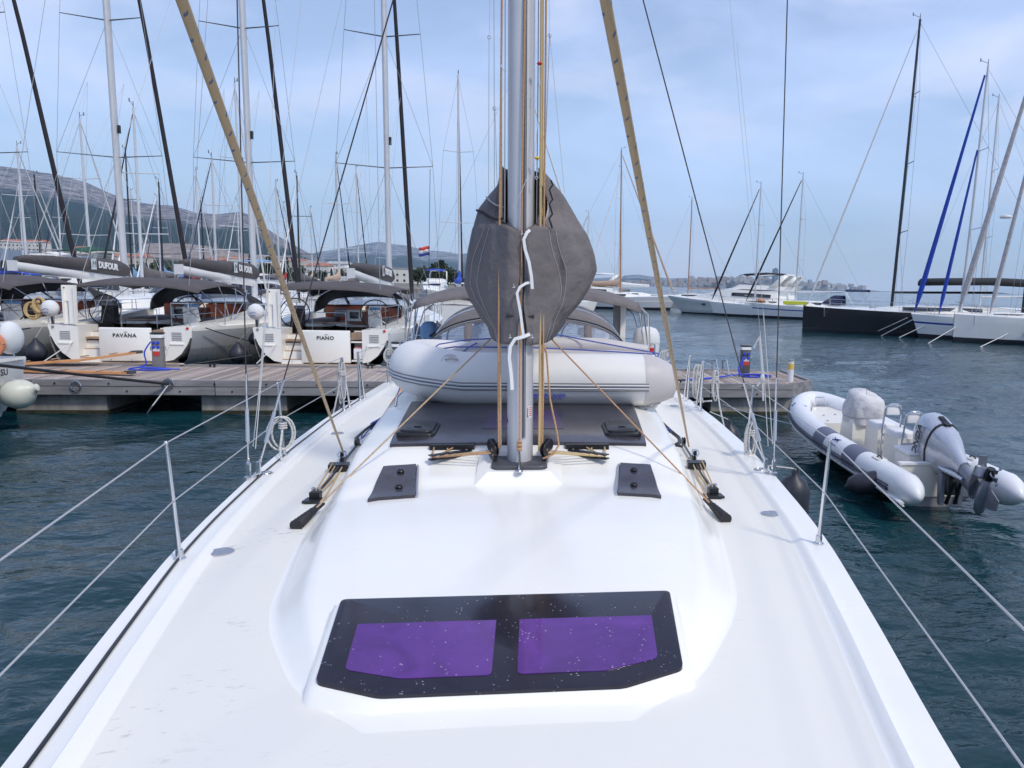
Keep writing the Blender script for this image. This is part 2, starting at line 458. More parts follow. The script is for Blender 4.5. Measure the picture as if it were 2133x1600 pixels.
    def mesh(s, name, mats, smooth=40):
        me = bpy.data.meshes.new(name)
        me.from_pydata(s.v, [], s.f)
        if not isinstance(mats, (list, tuple)): mats = [mats]
        for m in mats: me.materials.append(m)
        if len(mats) > 1: me.polygons.foreach_set('material_index', s.mi)
        if s.uv:
            ul = me.uv_layers.new(name='UVMap')
            dat = ul.data
            for p in me.polygons:
                u = s.uv.get(p.index)
                if u:
                    for k, li in enumerate(p.loop_indices): dat[li].uv = u[k]
        me.validate()
        if smooth:
            me.polygons.foreach_set('use_smooth', [True]*len(me.polygons))
            me.update()
            me.set_sharp_from_angle(angle=radians(smooth))
        me.update()
        return me
    def build(s, name, mats, parent=None, smooth=40, loc=None, rz=None):
        o = bpy.data.objects.new(name, s.mesh(name, mats, smooth)); COL.objects.link(o)
        if parent is not None: o.parent = parent
        if loc is not None: o.location = loc
        if rz is not None: o.rotation_euler = (0, 0, rz)
        return o

def tag(o, label=None, cat=None, group=None, kind=None):
    if label: o['label'] = label
    if cat: o['category'] = cat
    if group: o['group'] = group
    if kind: o['kind'] = kind
    return o
def empty(name, loc=(0,0,0), rz=0, label=None, cat=None, group=None, rot=None):
    o = bpy.data.objects.new(name, None); COL.objects.link(o)
    o.empty_display_size = .2
    o.location = loc; o.rotation_euler = rot if rot else (0, 0, rz)
    return tag(o, label, cat, group)
def inst(me, name, parent=None, loc=(0,0,0), rot=(0,0,0), scale=None):
    o = bpy.data.objects.new(name, me); COL.objects.link(o)
    o.parent = parent; o.location = loc; o.rotation_euler = rot
    if scale: o.scale = scale
    return o
def copy_tree(o, parent=None):
    c = o.copy(); COL.objects.link(c); c.parent = parent
    for ch in o.children: copy_tree(ch, c)
    return c
def text(s, size, material, loc, rot, parent, name='lettering', bold=0.0, ext=.002, align='CENTER', spacing=1.0, sx=1.0):
    cu = bpy.data.curves.new(name, 'FONT'); cu.body = s; cu.size = size; cu.extrude = ext; cu.offset = bold
    cu.align_x = align; cu.align_y = 'CENTER'; cu.space_character = spacing; cu.resolution_u = 3
    tmp = bpy.data.objects.new('tmp_text', cu)
    me = bpy.data.meshes.new_from_object(tmp)
    bpy.data.objects.remove(tmp)
    me.materials.clear(); me.materials.append(material)
    o = bpy.data.objects.new(name, me); COL.objects.link(o); o.parent = parent
    if isinstance(rot, Matrix):
        o.matrix_local = Matrix.Translation(loc) @ rot.to_4x4() @ Matrix.Scale(sx, 4, (1,0,0))
    else:
        o.location = loc; o.rotation_euler = rot; o.scale = (sx, 1, 1)
    return o
def interp(x, tab):
    if x <= tab[0][0]: return tab[0][1]
    for (a, va), (b, vb) in zip(tab[:-1], tab[1:]):
        if x <= b: return va + (vb-va)*(x-a)/(b-a)
    return tab[-1][1]
def smooth_tab(tab, step=.25, passes=2):
    xs = [tab[0][0] + i*step for i in range(int((tab[-1][0]-tab[0][0])/step)+1)] + [tab[-1][0]]
    vs = [interp(x, tab) for x in xs]
    for _ in range(passes):
        vs = [vs[0]] + [(vs[i-1]+2*vs[i]+vs[i+1])/4 for i in range(1, len(vs)-1)] + [vs[-1]]
    return list(zip(xs, vs))
def sstep(t):
    t = max(0, min(1, t)); return t*t*(3-2*t)
def arc(c, r, a0, a1, n, plane='XZ', sq=1.0):
    o = []
    for k in range(n+1):
        a = a0+(a1-a0)*k/n
        if plane == 'XZ': o.append((c[0]+r*cos(a), c[1], c[2]+r*sq*sin(a)))
        elif plane == 'XY': o.append((c[0]+r*cos(a), c[1]+r*sq*sin(a), c[2]))
        else: o.append((c[0], c[1]+r*cos(a), c[2]+r*sq*sin(a)))
    return o
def torus_pts(c, r, n, M=None):
    return [tuple((Vector(c) + (M @ Vector((r*cos(2*pi*k/n), r*sin(2*pi*k/n), 0)) if M else Vector((r*cos(2*pi*k/n), r*sin(2*pi*k/n), 0))))) for k in range(n+1)]
def hang(a, b, sag, n=10):
    a, b = Vector(a), Vector(b)
    return [tuple(a.lerp(b, k/n) - Vector((0,0,sag*4*(k/n)*(1-k/n)))) for k in range(n+1)]
# ================================================================== SETTING
# ---- water: real waves near, fading into fine relief farther out
def water_material():
    m = bpy.data.materials.new('sea_water'); m.use_nodes = True
    t = m.node_tree; b = t.nodes['Principled BSDF']; l = t.links.new
    b.inputs['Roughness'].default_value = .06
    b.inputs['IOR'].default_value = 1.333
    tcn = N(t, 'ShaderNodeTexCoord')
    n0 = N(t, 'ShaderNodeTexNoise'); n0.inputs['Scale'].default_value = .06; n0.inputs['Detail'].default_value = 3
    l(tcn.outputs['Object'], n0.inputs['Vector'])
    mx = N(t, 'ShaderNodeMix', data_type='RGBA'); mx.inputs['A'].default_value = (.003,.028,.034,1); mx.inputs['B'].default_value = (.007,.044,.058,1)
    l(n0.outputs['Fac'], mx.inputs['Factor']); l(mx.outputs['Result'], b.inputs['Base Color'])
    n0b = N(t, 'ShaderNodeTexNoise'); n0b.inputs['Scale'].default_value = .11; n0b.inputs['Detail'].default_value = 4; n0b.inputs['Distortion'].default_value = .6
    l(tcn.outputs['Object'], n0b.inputs['Vector'])
    prev = None
    for sc, st, dist, stretch in ((1.2, .65, .15, (1, 1.7, 1)), (3.6, .7, .055, (1, 1.6, 1)), (11, .5, .015, (1, 1.4, 1))):
        mp_ = N(t, 'ShaderNodeMapping'); mp_.inputs['Scale'].default_value = stretch; mp_.inputs['Rotation'].default_value = (0, 0, .22)
        l(tcn.outputs['Object'], mp_.inputs['Vector'])
        n = N(t, 'ShaderNodeTexNoise'); n.inputs['Scale'].default_value = sc; n.inputs['Detail'].default_value = 3; n.inputs['Distortion'].default_value = .4
        l(mp_.outputs['Vector'], n.inputs['Vector'])
        bn = N(t, 'ShaderNodeBump'); bn.inputs['Strength'].default_value = st; bn.inputs['Distance'].default_value = dist
        l(n.outputs['Fac'], bn.inputs['Height'])
        pm_ = N(t, 'ShaderNodeMapRange'); pm_.inputs['From Min'].default_value = .38; pm_.inputs['From Max'].default_value = .62
        pm_.inputs['To Min'].default_value = st*.45; pm_.inputs['To Max'].default_value = min(1, st*1.35)
        l(n0b.outputs['Fac'], pm_.inputs['Value']); l(pm_.outputs['Result'], bn.inputs['Strength'])
        if prev: l(prev, bn.inputs['Normal'])
        prev = bn.outputs['Normal']
    l(prev, b.inputs['Normal'])
    return m
def make_water():
    rng = np.random.default_rng(3)
    fine = np.arange(-33, 49, .2)            # degrees clockwise from +Y
    coarse = np.concatenate([np.arange(49, 327, 9.0)])
    az = np.radians(np.concatenate([fine, coarse]))
    r = [1.2]
    while r[-1] < 260: r.append(r[-1]*1.0085)
    while r[-1] < 7900: r.append(r[-1]*1.12)
    r = np.array(r)
    A, Rr = np.meshgrid(az, r)
    X = Rr*np.sin(A); Y = Rr*np.cos(A); Z = np.zeros_like(X)
    spacing = Rr*.0085
    wts = np.clip((1 - Rr/230), 0, 1)
    for k in range(46):
        lam = .28 * 10**(rng.random()*1.05)
        th = radians(-62) + rng.normal()*.55
        kk = 2*pi/lam
        amp = .0036*lam**1.0
        ph = rng.random()*2*pi
        msk = np.clip((lam/spacing - 2.6)/2, 0, 1)
        # slow patchiness of the chop
        pat = .75 + .45*np.sin(.13*X*cos(th+1)+.17*Y*sin(th+1)+ph*3)
        a = kk*(X*np.cos(th)+Y*np.sin(th)) + ph
        Z += amp*msk*pat*(np.sin(a) + .28*np.cos(2*a))
    Z *= wts
    nr, na = X.shape
    finemask = np.zeros(na); finemask[1:len(fine)-1] = 1
    Z *= finemask[None, :]
    verts = np.stack([X.ravel(), Y.ravel(), Z.ravel()], 1)
    i = np.arange(nr-1)[:, None]*na + np.arange(na)[None, :]
    j = np.arange(nr-1)[:, None]*na + (np.arange(na)[None, :]+1) % na
    quads = np.stack([i, i+na, j+na, j], -1).reshape(-1, 4)[:, ::-1]
    c = len(verts)
    verts = np.concatenate([verts, [[0, 0, 0]]])
    me = bpy.data.meshes.new('water')
    nq = len(quads)
    tri = np.stack([np.full(na, c), np.arange(na), (np.arange(na)+1) % na], 1)[:, ::-1]
    me.vertices.add(len(verts)); me.vertices.foreach_set('co', verts.ravel())
    me.loops.add(nq*4+na*3); me.loops.foreach_set('vertex_index', np.concatenate([quads.ravel(), tri.ravel()]).astype(np.int32))
    me.polygons.add(nq+na)
    me.polygons.foreach_set('loop_start', np.concatenate([np.arange(nq)*4, nq*4+np.arange(na)*3]).astype(np.int32))
    me.polygons.foreach_set('loop_total', np.concatenate([np.full(nq, 4), np.full(na, 3)]).astype(np.int32))
    me.update(calc_edges=True)
    me.polygons.foreach_set('use_smooth', np.ones(nq+na, dtype=bool))
    me.materials.append(water_material())
    me.validate()
    # make sure normals look up
    if me.polygons[0].normal.z < 0: me.flip_normals()
    o = bpy.data.objects.new('water', me); COL.objects.link(o)
    tag(o, kind='structure', label='dark teal harbour water with short wind ripples')
    return o
make_water()

# ---- mountains
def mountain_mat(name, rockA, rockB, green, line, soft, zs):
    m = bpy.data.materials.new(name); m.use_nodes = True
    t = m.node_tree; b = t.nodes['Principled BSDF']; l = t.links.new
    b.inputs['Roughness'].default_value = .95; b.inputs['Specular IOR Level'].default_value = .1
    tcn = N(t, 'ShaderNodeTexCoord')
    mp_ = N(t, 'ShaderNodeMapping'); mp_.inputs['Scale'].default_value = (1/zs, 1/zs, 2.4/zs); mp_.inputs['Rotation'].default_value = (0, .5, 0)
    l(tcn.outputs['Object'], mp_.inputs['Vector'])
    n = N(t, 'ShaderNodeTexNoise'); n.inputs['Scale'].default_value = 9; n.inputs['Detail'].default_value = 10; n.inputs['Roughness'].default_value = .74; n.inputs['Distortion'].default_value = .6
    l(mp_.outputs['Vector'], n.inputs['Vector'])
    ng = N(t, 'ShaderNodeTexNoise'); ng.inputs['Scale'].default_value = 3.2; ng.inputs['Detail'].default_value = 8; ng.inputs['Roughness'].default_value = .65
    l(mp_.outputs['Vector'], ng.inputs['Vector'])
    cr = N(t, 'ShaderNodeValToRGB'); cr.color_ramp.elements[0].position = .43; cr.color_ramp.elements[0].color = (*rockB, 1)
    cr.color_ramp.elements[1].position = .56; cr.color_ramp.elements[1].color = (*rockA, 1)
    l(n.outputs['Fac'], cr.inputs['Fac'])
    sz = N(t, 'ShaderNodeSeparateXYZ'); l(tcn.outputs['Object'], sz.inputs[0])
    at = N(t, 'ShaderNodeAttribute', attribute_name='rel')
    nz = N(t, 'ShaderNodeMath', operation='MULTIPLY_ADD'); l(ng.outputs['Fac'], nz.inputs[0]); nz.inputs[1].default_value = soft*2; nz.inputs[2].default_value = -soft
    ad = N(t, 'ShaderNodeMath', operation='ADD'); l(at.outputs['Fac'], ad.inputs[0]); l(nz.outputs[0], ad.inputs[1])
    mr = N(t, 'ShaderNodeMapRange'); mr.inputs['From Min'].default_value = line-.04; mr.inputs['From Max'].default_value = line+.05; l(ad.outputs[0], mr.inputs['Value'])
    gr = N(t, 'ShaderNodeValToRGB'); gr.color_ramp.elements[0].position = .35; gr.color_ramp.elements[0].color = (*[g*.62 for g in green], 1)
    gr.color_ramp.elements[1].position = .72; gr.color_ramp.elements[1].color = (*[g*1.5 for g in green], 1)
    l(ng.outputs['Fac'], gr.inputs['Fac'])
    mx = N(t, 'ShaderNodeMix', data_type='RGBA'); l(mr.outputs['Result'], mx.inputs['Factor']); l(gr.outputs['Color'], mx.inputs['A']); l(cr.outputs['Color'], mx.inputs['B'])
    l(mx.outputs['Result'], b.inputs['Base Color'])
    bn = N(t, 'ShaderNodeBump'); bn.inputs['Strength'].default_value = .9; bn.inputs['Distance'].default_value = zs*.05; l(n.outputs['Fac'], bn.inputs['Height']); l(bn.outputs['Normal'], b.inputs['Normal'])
    return m
def fbm(x, y, seed, octs=6, base=1.0):
    rng = np.random.default_rng(seed); v = np.zeros_like(x); a = 1.0; f = base
    for _ in range(octs):
        for _ in range(4):
            th = rng.random()*2*pi; ph = rng.random()*2*pi
            v += a*np.sin(f*(x*np.cos(th)+y*np.sin(th))+ph)
        a *= .5; f *= 2.07
    return v/4
def mountain(name, label, profile, Y, depth, material, seed, rough=.05, power=1.6, nx=260, ny=60):
    """profile: [(px, py)] of the ridge; the ridge stands at distance Y and its slope runs out towards the sea."""
    pts = [aty(px, py, Y) for px, py in profile]
    xs = np.array([p[0] for p in pts]); zs = np.array([max(p[2], 1) for p in pts])
    x0, x1 = xs[0], xs[-1]
    X = np.linspace(x0, x1, nx); ridge = np.interp(X, xs, zs)
    k = 9
    ridge_s = np.convolve(np.pad(ridge, k//2, mode='edge'), np.ones(k)/k, 'valid')
    ridge = .6*ridge + .4*ridge_s[:nx]
    hmax = zs.max()
    verts = []; rel = []
    T = np.linspace(0, 1, ny)
    GX, GT = np.meshgrid(X, T)
    GY = Y - depth*(1-GT)
    base = (GT**power)
    scale_x = GY/Y
    nse = fbm(GX/hmax*1.3, GY/hmax*1.3, seed)
    Z = ridge[None, :]*(base + rough*nse*GT*(1-GT)*2.5) + ridge[None, :]*rough*.10*fbm(GX/hmax*9, GY/hmax*9, seed+1)*GT
    Z[0, :] = -3
    back = np.stack([GX[-1], GY[-1]+depth*.5, np.full(nx, -3.)], 1)
    V = np.concatenate([np.stack([GX*scale_x, GY, Z], -1).reshape(-1, 3), back])
    n_r = ny+1
    i = np.arange(n_r-1)[:, None]*nx + np.arange(nx-1)[None, :]
    q = np.stack([i, i+1, i+1+nx, i+nx], -1).reshape(-1, 4)
    me = bpy.data.meshes.new(name); me.from_pydata(V.tolist(), [], q.tolist())
    a = me.attributes.new('rel', 'FLOAT', 'POINT')
    a.data.foreach_set('value', np.concatenate([np.clip(Z/ridge[None, :], 0, 1.2).ravel(), np.zeros(nx)]).astype(np.float32))
    me.materials.append(material); me.polygons.foreach_set('use_smooth', [True]*len(me.polygons)); me.update()
    o = bpy.data.objects.new(name, me); COL.objects.link(o)
    return tag(o, label, kind='structure')
mA = mountain_mat('karst_slope', (.42,.38,.37), (.06,.06,.075), (.020,.040,.030), .62, .20, 420)
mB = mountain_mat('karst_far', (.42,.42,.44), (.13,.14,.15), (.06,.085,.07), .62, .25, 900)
mountain('mountain', 'bare grey karst mountain with green lower slopes behind the marina',
    [(-500,330),(-300,318),(-150,325),(0,345),(50,352),(110,362),(180,380),(220,400),(260,415),(310,425),(360,428),(400,440),(450,447),(500,440),(520,447),(545,470),(580,492),(620,515),(660,538),(700,556),(760,574)],
    3600, 2500, mA, 11, rough=.06, power=1.35)
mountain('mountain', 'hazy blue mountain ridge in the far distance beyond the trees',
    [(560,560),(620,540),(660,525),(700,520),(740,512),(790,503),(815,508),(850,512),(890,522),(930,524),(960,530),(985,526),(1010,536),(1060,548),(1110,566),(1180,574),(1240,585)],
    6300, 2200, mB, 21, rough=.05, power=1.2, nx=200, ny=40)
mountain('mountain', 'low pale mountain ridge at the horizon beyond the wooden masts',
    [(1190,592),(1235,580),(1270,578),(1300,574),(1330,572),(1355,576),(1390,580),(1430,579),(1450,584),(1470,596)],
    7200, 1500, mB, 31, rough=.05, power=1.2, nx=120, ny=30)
# bare quarry terrace on the near slope and low green shore hills
mS = mountain_mat('shore_scrub', (.30,.27,.24), (.16,.15,.14), (.030,.050,.022), .80, .5, 90)
mQ = mountain_mat('quarry_terraces', (.44,.36,.31), (.24,.21,.19), (.20,.18,.15), .15, .3, 160)
mountain('quarry_slope', 'pale quarried terraces at the foot of the mountain',
    [(270,545),(300,507),(380,507),(430,512),(500,527),(560,533),(640,540),(700,552),(760,566),(800,575)],
    1500, 420, mQ, 43, rough=.08, power=.55, nx=140, ny=24)
mountain('shore_hill', 'dark green wooded shore hill behind the marina buildings',
    [(-700,500),(-300,506),(0,508),(120,522),(230,532),(300,534),(350,537),(430,545),(520,552),(600,554),(700,561),(790,571),(860,577),(960,584)],
    760, 380, mS, 41, rough=.10, power=.8, nx=220, ny=40)
mI = mountain_mat('island_scrub', (.22,.21,.19), (.12,.12,.12), (.028,.045,.030), .85, .5, 120)
def pr(L): return L
mountain('headland', 'long low built-up headland across the bay beneath the tower',
    [(1170,601),(1270,600),(1340,597),(1395,597),(1450,594),(1500,593),(1560,589),(1590,590),(1640,597),(1700,601),(1760,607),(1800,611),(1840,614)],
    5200, 900, mountain_mat('headland_scrub', (.36,.34,.33), (.20,.19,.19), (.10,.11,.09), .5, .5, 200), 51, rough=.08, power=.6, nx=160, ny=24)
mountain('island', 'low dark wooded island across the bay left of the black mast',
    [(1560,618),(1590,612),(1630,609),(1680,611),(1720,609),(1750,606),(1790,604),(1815,605),(1840,609),(1870,613),(1900,617)],
    3400, 500, mI, 61, rough=.08, power=.6, nx=120, ny=20)
mountain('island', 'flat grey island across the bay behind the bare boom',
    [(1850,618),(1920,612),(1980,608),(2020,607),(2090,610),(2105,614),(2125,615),(2150,617),(2240,618),(2320,620)],
    3800, 500, mountain_mat('island_rock', (.28,.26,.25), (.16,.15,.15), (.08,.085,.07), .5, .5, 120), 71, rough=.08, power=.6, nx=120, ny=20)

# far city: a mass of pale blocks nobody could count; its tower block stands alone
rr = random.Random(5)
CITYM = [mat('city_wall_%s' % k, c, .9) for k, c in (('a', (.50,.47,.46)), ('b', (.40,.38,.39)), ('c', (.42,.33,.29)))]
mb = MB()
for _ in range(620):
    px = rr.choice([rr.uniform(1300, 1500), rr.uniform(1450, 1720), rr.uniform(1480, 1790), rr.uniform(1440, 1620)])
    Yc = rr.uniform(4100, 5000)
    hgt = interp(px, [(1300,6),(1400,14),(1450,30),(1600,38),(1700,34),(1790,12)])
    x, _, _z = aty(px, 600, Yc)
    wd = rr.uniform(10, 36); hh = rr.uniform(8, 22)
    top = interp(px, [(1290,20),(1400,40),(1440,60),(1580,76),(1640,50),(1700,54),(1790,26)])
    zb = rr.uniform(0, max(2, top*.75)) - 4
    mb.m = rr.randrange(3)
    mb.box((x, Yc-60, zb+hh/2+2), (wd, 14, hh+4), rz=rr.uniform(-.4, .4))
tag(mb.build('city_blocks', CITYM, smooth=None), 'pale apartment blocks of the town across the bay', kind='stuff')
tw = empty('tower_block', (*aty(1613, 610, 4000)[:2], 0), .2, 'lone dark grey tower rising above the town across the bay', 'tower')
g = MB(); g.box((0,0,50), (24,20,110)); g.build('wall', mat('tower_cladding', (.13,.15,.19), .4), tw, smooth=None)
g = MB(); g.box((2,0,108), (12,12,7)); g.build('roof_plant', mat('tower_cladding', (.13,.15,.19)), tw, smooth=None)
g = MB()
for k in range(22): g.box((0,-10.3,6+k*4.6), (22,.5,1.3))
g.build('window_bands', mat('tower_glass', (.25,.30,.36), .2), tw, smooth=None)

# ---- haze: one closed box of pale air
hb_ = MB(); hb_.box((0, 0, 349), (17000, 17000, 720))
hm = bpy.data.materials.new('haze_air'); hm.use_nodes = True
t = hm.node_tree; t.nodes.clear()
o_ = N(t, 'ShaderNodeOutputMaterial'); pv = N(t, 'ShaderNodeVolumePrincipled')
pv.inputs['Color'].default_value = (.52,.76,1.0,1); pv.inputs['Density'].default_value = .000105; pv.inputs['Anisotropy'].default_value = .2
t.links.new(pv.outputs[0], o_.inputs['Volume'])
tag(hb_.build('haze', hm, smooth=None), 'pale blue summer haze over the bay', kind='stuff')
# ================================================================== OWN YACHT (the one the photographer stands on)
HB = smooth_tab([(-2.0,.0),(-1.5,.36),(-1,.62),(0,.96),(1,1.22),(2.2,1.435),(3.0,1.60),(4.06,1.80),(4.8,1.90),(5.9,2.02),(7,2.11),(8.5,2.18),(10,2.20),(12,2.20),(14.2,2.12)], .2, 1)
WR = smooth_tab([(2.2,.30),(2.42,.46),(2.56,.69),(2.80,.80),(3.05,.93),(3.36,1.05),(3.85,1.13),(4.3,1.20),(5.2,1.27),(6.6,1.35),(8.2,1.41),(10.4,1.45)], .1, 2)
RR = smooth_tab([(2.2,.0),(2.42,.0),(2.52,.022),(3.1,.105),(3.6,.145),(4.0,.17),(4.56,.188),(4.62,.184),(4.66,.216),(4.95,.26),(5.22,.335),(5.35,.365),(6.6,.43),(8,.48),(10.4,.53)], .04, 2)
def hbeam(y): return interp(y, HB)
def zedge(y): return 1.50 - .012*y
def flank(t):
    t = max(0, min(1, t)); e = .16
    if t < e: v = t*t/(2*e)
    elif t > 1-e: v = 1-e-(1-t)**2/(2*e)
    else: v = t-e/2
    return v/(1-e)
def dz(x, y):
    hb = max(hbeam(y), .05); ax = abs(x); d = hb-ax
    z = zedge(y) + .05*max(0, 1-(ax/hb)**2)
    if d < .15: z = zedge(y) + .045 if d > .012 else zedge(y)+.045 - .02*(1-d/.012)
    elif d < .215: z += .040*(1-sstep((d-.15)/.065))
    if 2.2 < y < 10.45:
        ye = y - .20*max(0, 1-(x/.95)**2)*sstep((y-4.1)/.35)*(1-sstep((y-4.92)/.3))
        wv = interp(y, WR); R = interp(ye, RR); tt = wv-ax
        rw = min(.17, .045+R*.95)
        if tt > 0: z += R*(.84*flank(tt/rw) + .16*max(0, min(1, (tt-rw*.8)/.26)))
    return z
yacht = empty('sailing_yacht', (0,0,0), 0, 'large white sailing yacht seen from its own foredeck, mast and violet hatches ahead', 'sailboat')

# deck sheet with the coachroof moulded into it
mb = MB()
ys = []
y = -1.85
while y < 14.2:
    ys.append(y); y += .022 if (4.4 < y < 5.45 or 2.3 < y < 2.75) else (.05 if (2.1 < y < 6.8) else .2)
ys.append(14.2)
rows = []
for y in ys:
    hb = hbeam(y); wv = interp(y, WR) if y > 2.2 else min(.4, hb*.5)
    offs = [0, .006, .012, .05, .10, .149, .156, .170, .185, .20, .214]
    xs = [max(hb-o, .002) for o in offs]
    inner = xs[-1]
    wv = min(wv, inner-.04) if inner > .1 else inner*.5
    a = [inner - (inner-wv)*k/4 for k in range(1, 4)] + [wv+.012]
    rwd = min(.17, .045+interp(y, RR)*.95)
    rs = [wv-rwd*k/7 for k in range(8)] + [wv-rwd-.03, wv-rwd-.07, wv-rwd-.15, wv-rwd-.24]
    rs = [max(q, .01*(20-i)/20) for i, q in enumerate(rs)]
    lst = xs + a + rs
    mid = rs[-1]
    lst += [mid*(1-k/5) for k in range(1, 5)]
    full = [-q for q in lst] + [0] + lst[::-1]
    rows.append([(q, y, dz(q, y)) for q in full])
ids = [[mb.P(p) for p in r] for r in rows]
nx = len(ids[0])
for i in range(len(ids)-1):
    for j in range(nx-1):
        k = j if j < nx//2 else nx-2-j
        yy = ys[i]
        nonskid = 10 <= k <= 13
        mb.m = 1 if nonskid else 0
        if yy < 2.3: mb.m = 1 if k >= 10 else 0
        if yy > 10.45 : mb.m = 0
        mb.Fc((ids[i][j], ids[i][j+1], ids[i+1][j+1], ids[i+1][j]))
deck = mb.build('deck', [GEL, DECK], yacht, smooth=50)
# hull sides
mb = MB()
for sgn in (-1, 1):
    rr_ = []
    for y in ys[::3] + [14.2]:
        hb = hbeam(y); ze = zedge(y)+.025
        col = []
        for t_, zz in ((1.0, ze), (1.008, ze-.04), (1.0, ze-.09), (.99, ze*.6), (.95, ze*.3), (.86, .08), (.78, -.06), (.4, -.4), (0.0, -.55)):
            col.append((sgn*hb*t_, y + (0 if y > 0 else (ze-zz)*.12), zz))
        rr_.append(col)
    mb.loft(rr_ if sgn > 0 else rr_, close=False)
mb.loft([[(-2.12,14.2,1.35),(-2.1,14.2,.8),(-1.8,14.2,.1),(0,14.2,-.4)], [(2.12,14.2,1.35),(2.1,14.2,.8),(1.8,14.2,.1),(0,14.2,-.4)]], close=False)
mb.build('hull', HULLW, yacht)

def plate(mb, poly, off, th, drop=.02):
    top = [mb.P((x, y, dz(x, y)+off+th)) for x, y in poly]
    bot = [mb.P((x, y, dz(x, y)+off-drop)) for x, y in poly]
    n = len(poly)
    cx_ = sum(p[0] for p in poly)/n; cy_ = sum(p[1] for p in poly)/n
    c = mb.P((cx_, cy_, dz(cx_, cy_)+off+th))
    for k in range(n):
        k2 = (k+1) % n
        mb.Fc((bot[k], bot[k2], top[k2], top[k])); mb.Fc((top[k], top[k2], c))
def densify(poly, m=6):
    o = []
    for a, b in zip(poly, poly[1:]+poly[:1]):
        for k in range(m): o.append((a[0]+(b[0]-a[0])*k/m, a[1]+(b[1]-a[1])*k/m))
    return o
def roundpoly(poly, r=.03, n=3):
    o = []; m = len(poly)
    for i in range(m):
        p = Vector(poly[i]); a = Vector(poly[i-1]); b = Vector(poly[(i+1) % m])
        u = (a-p).normalized(); v = (b-p).normalized()
        rr_ = min(r, (a-p).length*.4, (b-p).length*.4)
        s_, e_ = p+u*rr_, p+v*rr_
        for k in range(n+1):
            t_ = k/n
            q = s_*(1-t_)**2 + p*2*t_*(1-t_) + e_*t_**2
            o.append((q.x, q.y))
    return o
def quadplate(mb, c00, c10, c11, c01, off, th, nu=8, nv=4, drop=.02, fn=dz):
    def q(u, v):
        x = (c00[0]*(1-u)+c10[0]*u)*(1-v) + (c01[0]*(1-u)+c11[0]*u)*v
        y = (c00[1]*(1-u)+c10[1]*u)*(1-v) + (c01[1]*(1-u)+c11[1]*u)*v
        return x, y
    ids = []
    for i in range(nu+1):
        ids.append([mb.P((*q(i/nu, j/nv), fn(*q(i/nu, j/nv))+off+th)) for j in range(nv+1)])
    for i in range(nu):
        for j in range(nv): mb.Fc((ids[i][j], ids[i+1][j], ids[i+1][j+1], ids[i][j+1]))
    rim = [(i, 0) for i in range(nu+1)] + [(nu, j) for j in range(1, nv+1)] + [(i, nv) for i in range(nu-1, -1, -1)] + [(0, j) for j in range(nv-1, 0, -1)]
    low = []
    for i, j in rim:
        x, y = q(i/nu, j/nv); low.append(mb.P((x, y, fn(x, y)+off-drop)))
    for k in range(len(rim)):
        k2 = (k+1) % len(rim)
        mb.Fc((low[k], low[k2], ids[rim[k2][0]][rim[k2][1]], ids[rim[k][0]][rim[k][1]]))

# ---- foredeck double hatch
hp = [(-.415,2.485),(.415,2.485),(.64,2.57),(.675,3.08),(-.675,3.08),(-.64,2.57)]
zh = lambda x, y: 1.548 + (y-2.5)*.160
def hplate(mb, poly, off, th, drop=.03):
    o = []
    for x, y in poly: o.append((x, y))
    n = len(o)
    top = [mb.P((x, y, zh(x, y)+off+th)) for x, y in o]; bot = [mb.P((x, y, min(zh(x, y)+off-drop, dz(x, y)-.0))) for x, y in o]
    inn = [mb.P((x*.97, 2.8+(y-2.8)*.95, zh(x, y)+off+th+.004)) for x, y in o]
    for k in range(n):
        k2 = (k+1) % n
        mb.Fc((bot[k], bot[k2], top[k2], top[k])); mb.Fc((top[k], top[k2], inn[k2], inn[k]))
    mb.Fc(inn)
hp_d = densify(roundpoly(hp, .025, 3), 3)
mb = MB(); hplate(mb, hp_d, .012, .010)
hatch = mb.build('foredeck_hatch', HGLASS, yacht)
for sgn in (-1, 1):
    pl = [(.045,2.565),(.36,2.565),(.555,2.625),(.575,2.975),(.045,3.00)]
    pl = [(sgn*x, y) for x, y in (pl if sgn > 0 else pl[::-1])]
    pl = densify(roundpoly(pl, .02, 3), 2)
    mb = MB()
    top = [mb.P((x, y, zh(x, y)+.0268)) for x, y in pl]; bot = [mb.P((x, y, zh(x, y)+.020)) for x, y in pl]
    for k in range(len(pl)): mb.Fc((bot[k], bot[(k+1) % len(pl)], top[(k+1) % len(pl)], top[k]))
    mb.Fc(top)
    mb.build('pane', PURP, hatch)
# moulded white frame rim round the hatch
mb = MB()
big = densify(roundpoly([(x*1.075, 2.79+(y-2.79)*1.12) for x, y in hp], .05, 3), 2)
sm = densify(roundpoly([(x*1.0, 2.79+(y-2.79)*1.0) for x, y in hp], .025, 3), 2)
ib = [mb.P((x, y, dz(x, y)-.004)) for x, y in big]; im = [mb.P(((x+a)/2, (y+b)/2, zh(x, y)+.006)) for (x, y), (a, b) in zip(big, sm)]
it = [mb.P((x, y, zh(x, y)+.010)) for x, y in sm]
for k in range(len(big)):
    k2 = (k+1) % len(big)
    mb.Fc((ib[k], ib[k2], im[k2], im[k])); mb.Fc((im[k], im[k2], it[k2], it[k]))
mb.build('hatch_coaming', GEL, yacht, smooth=60)

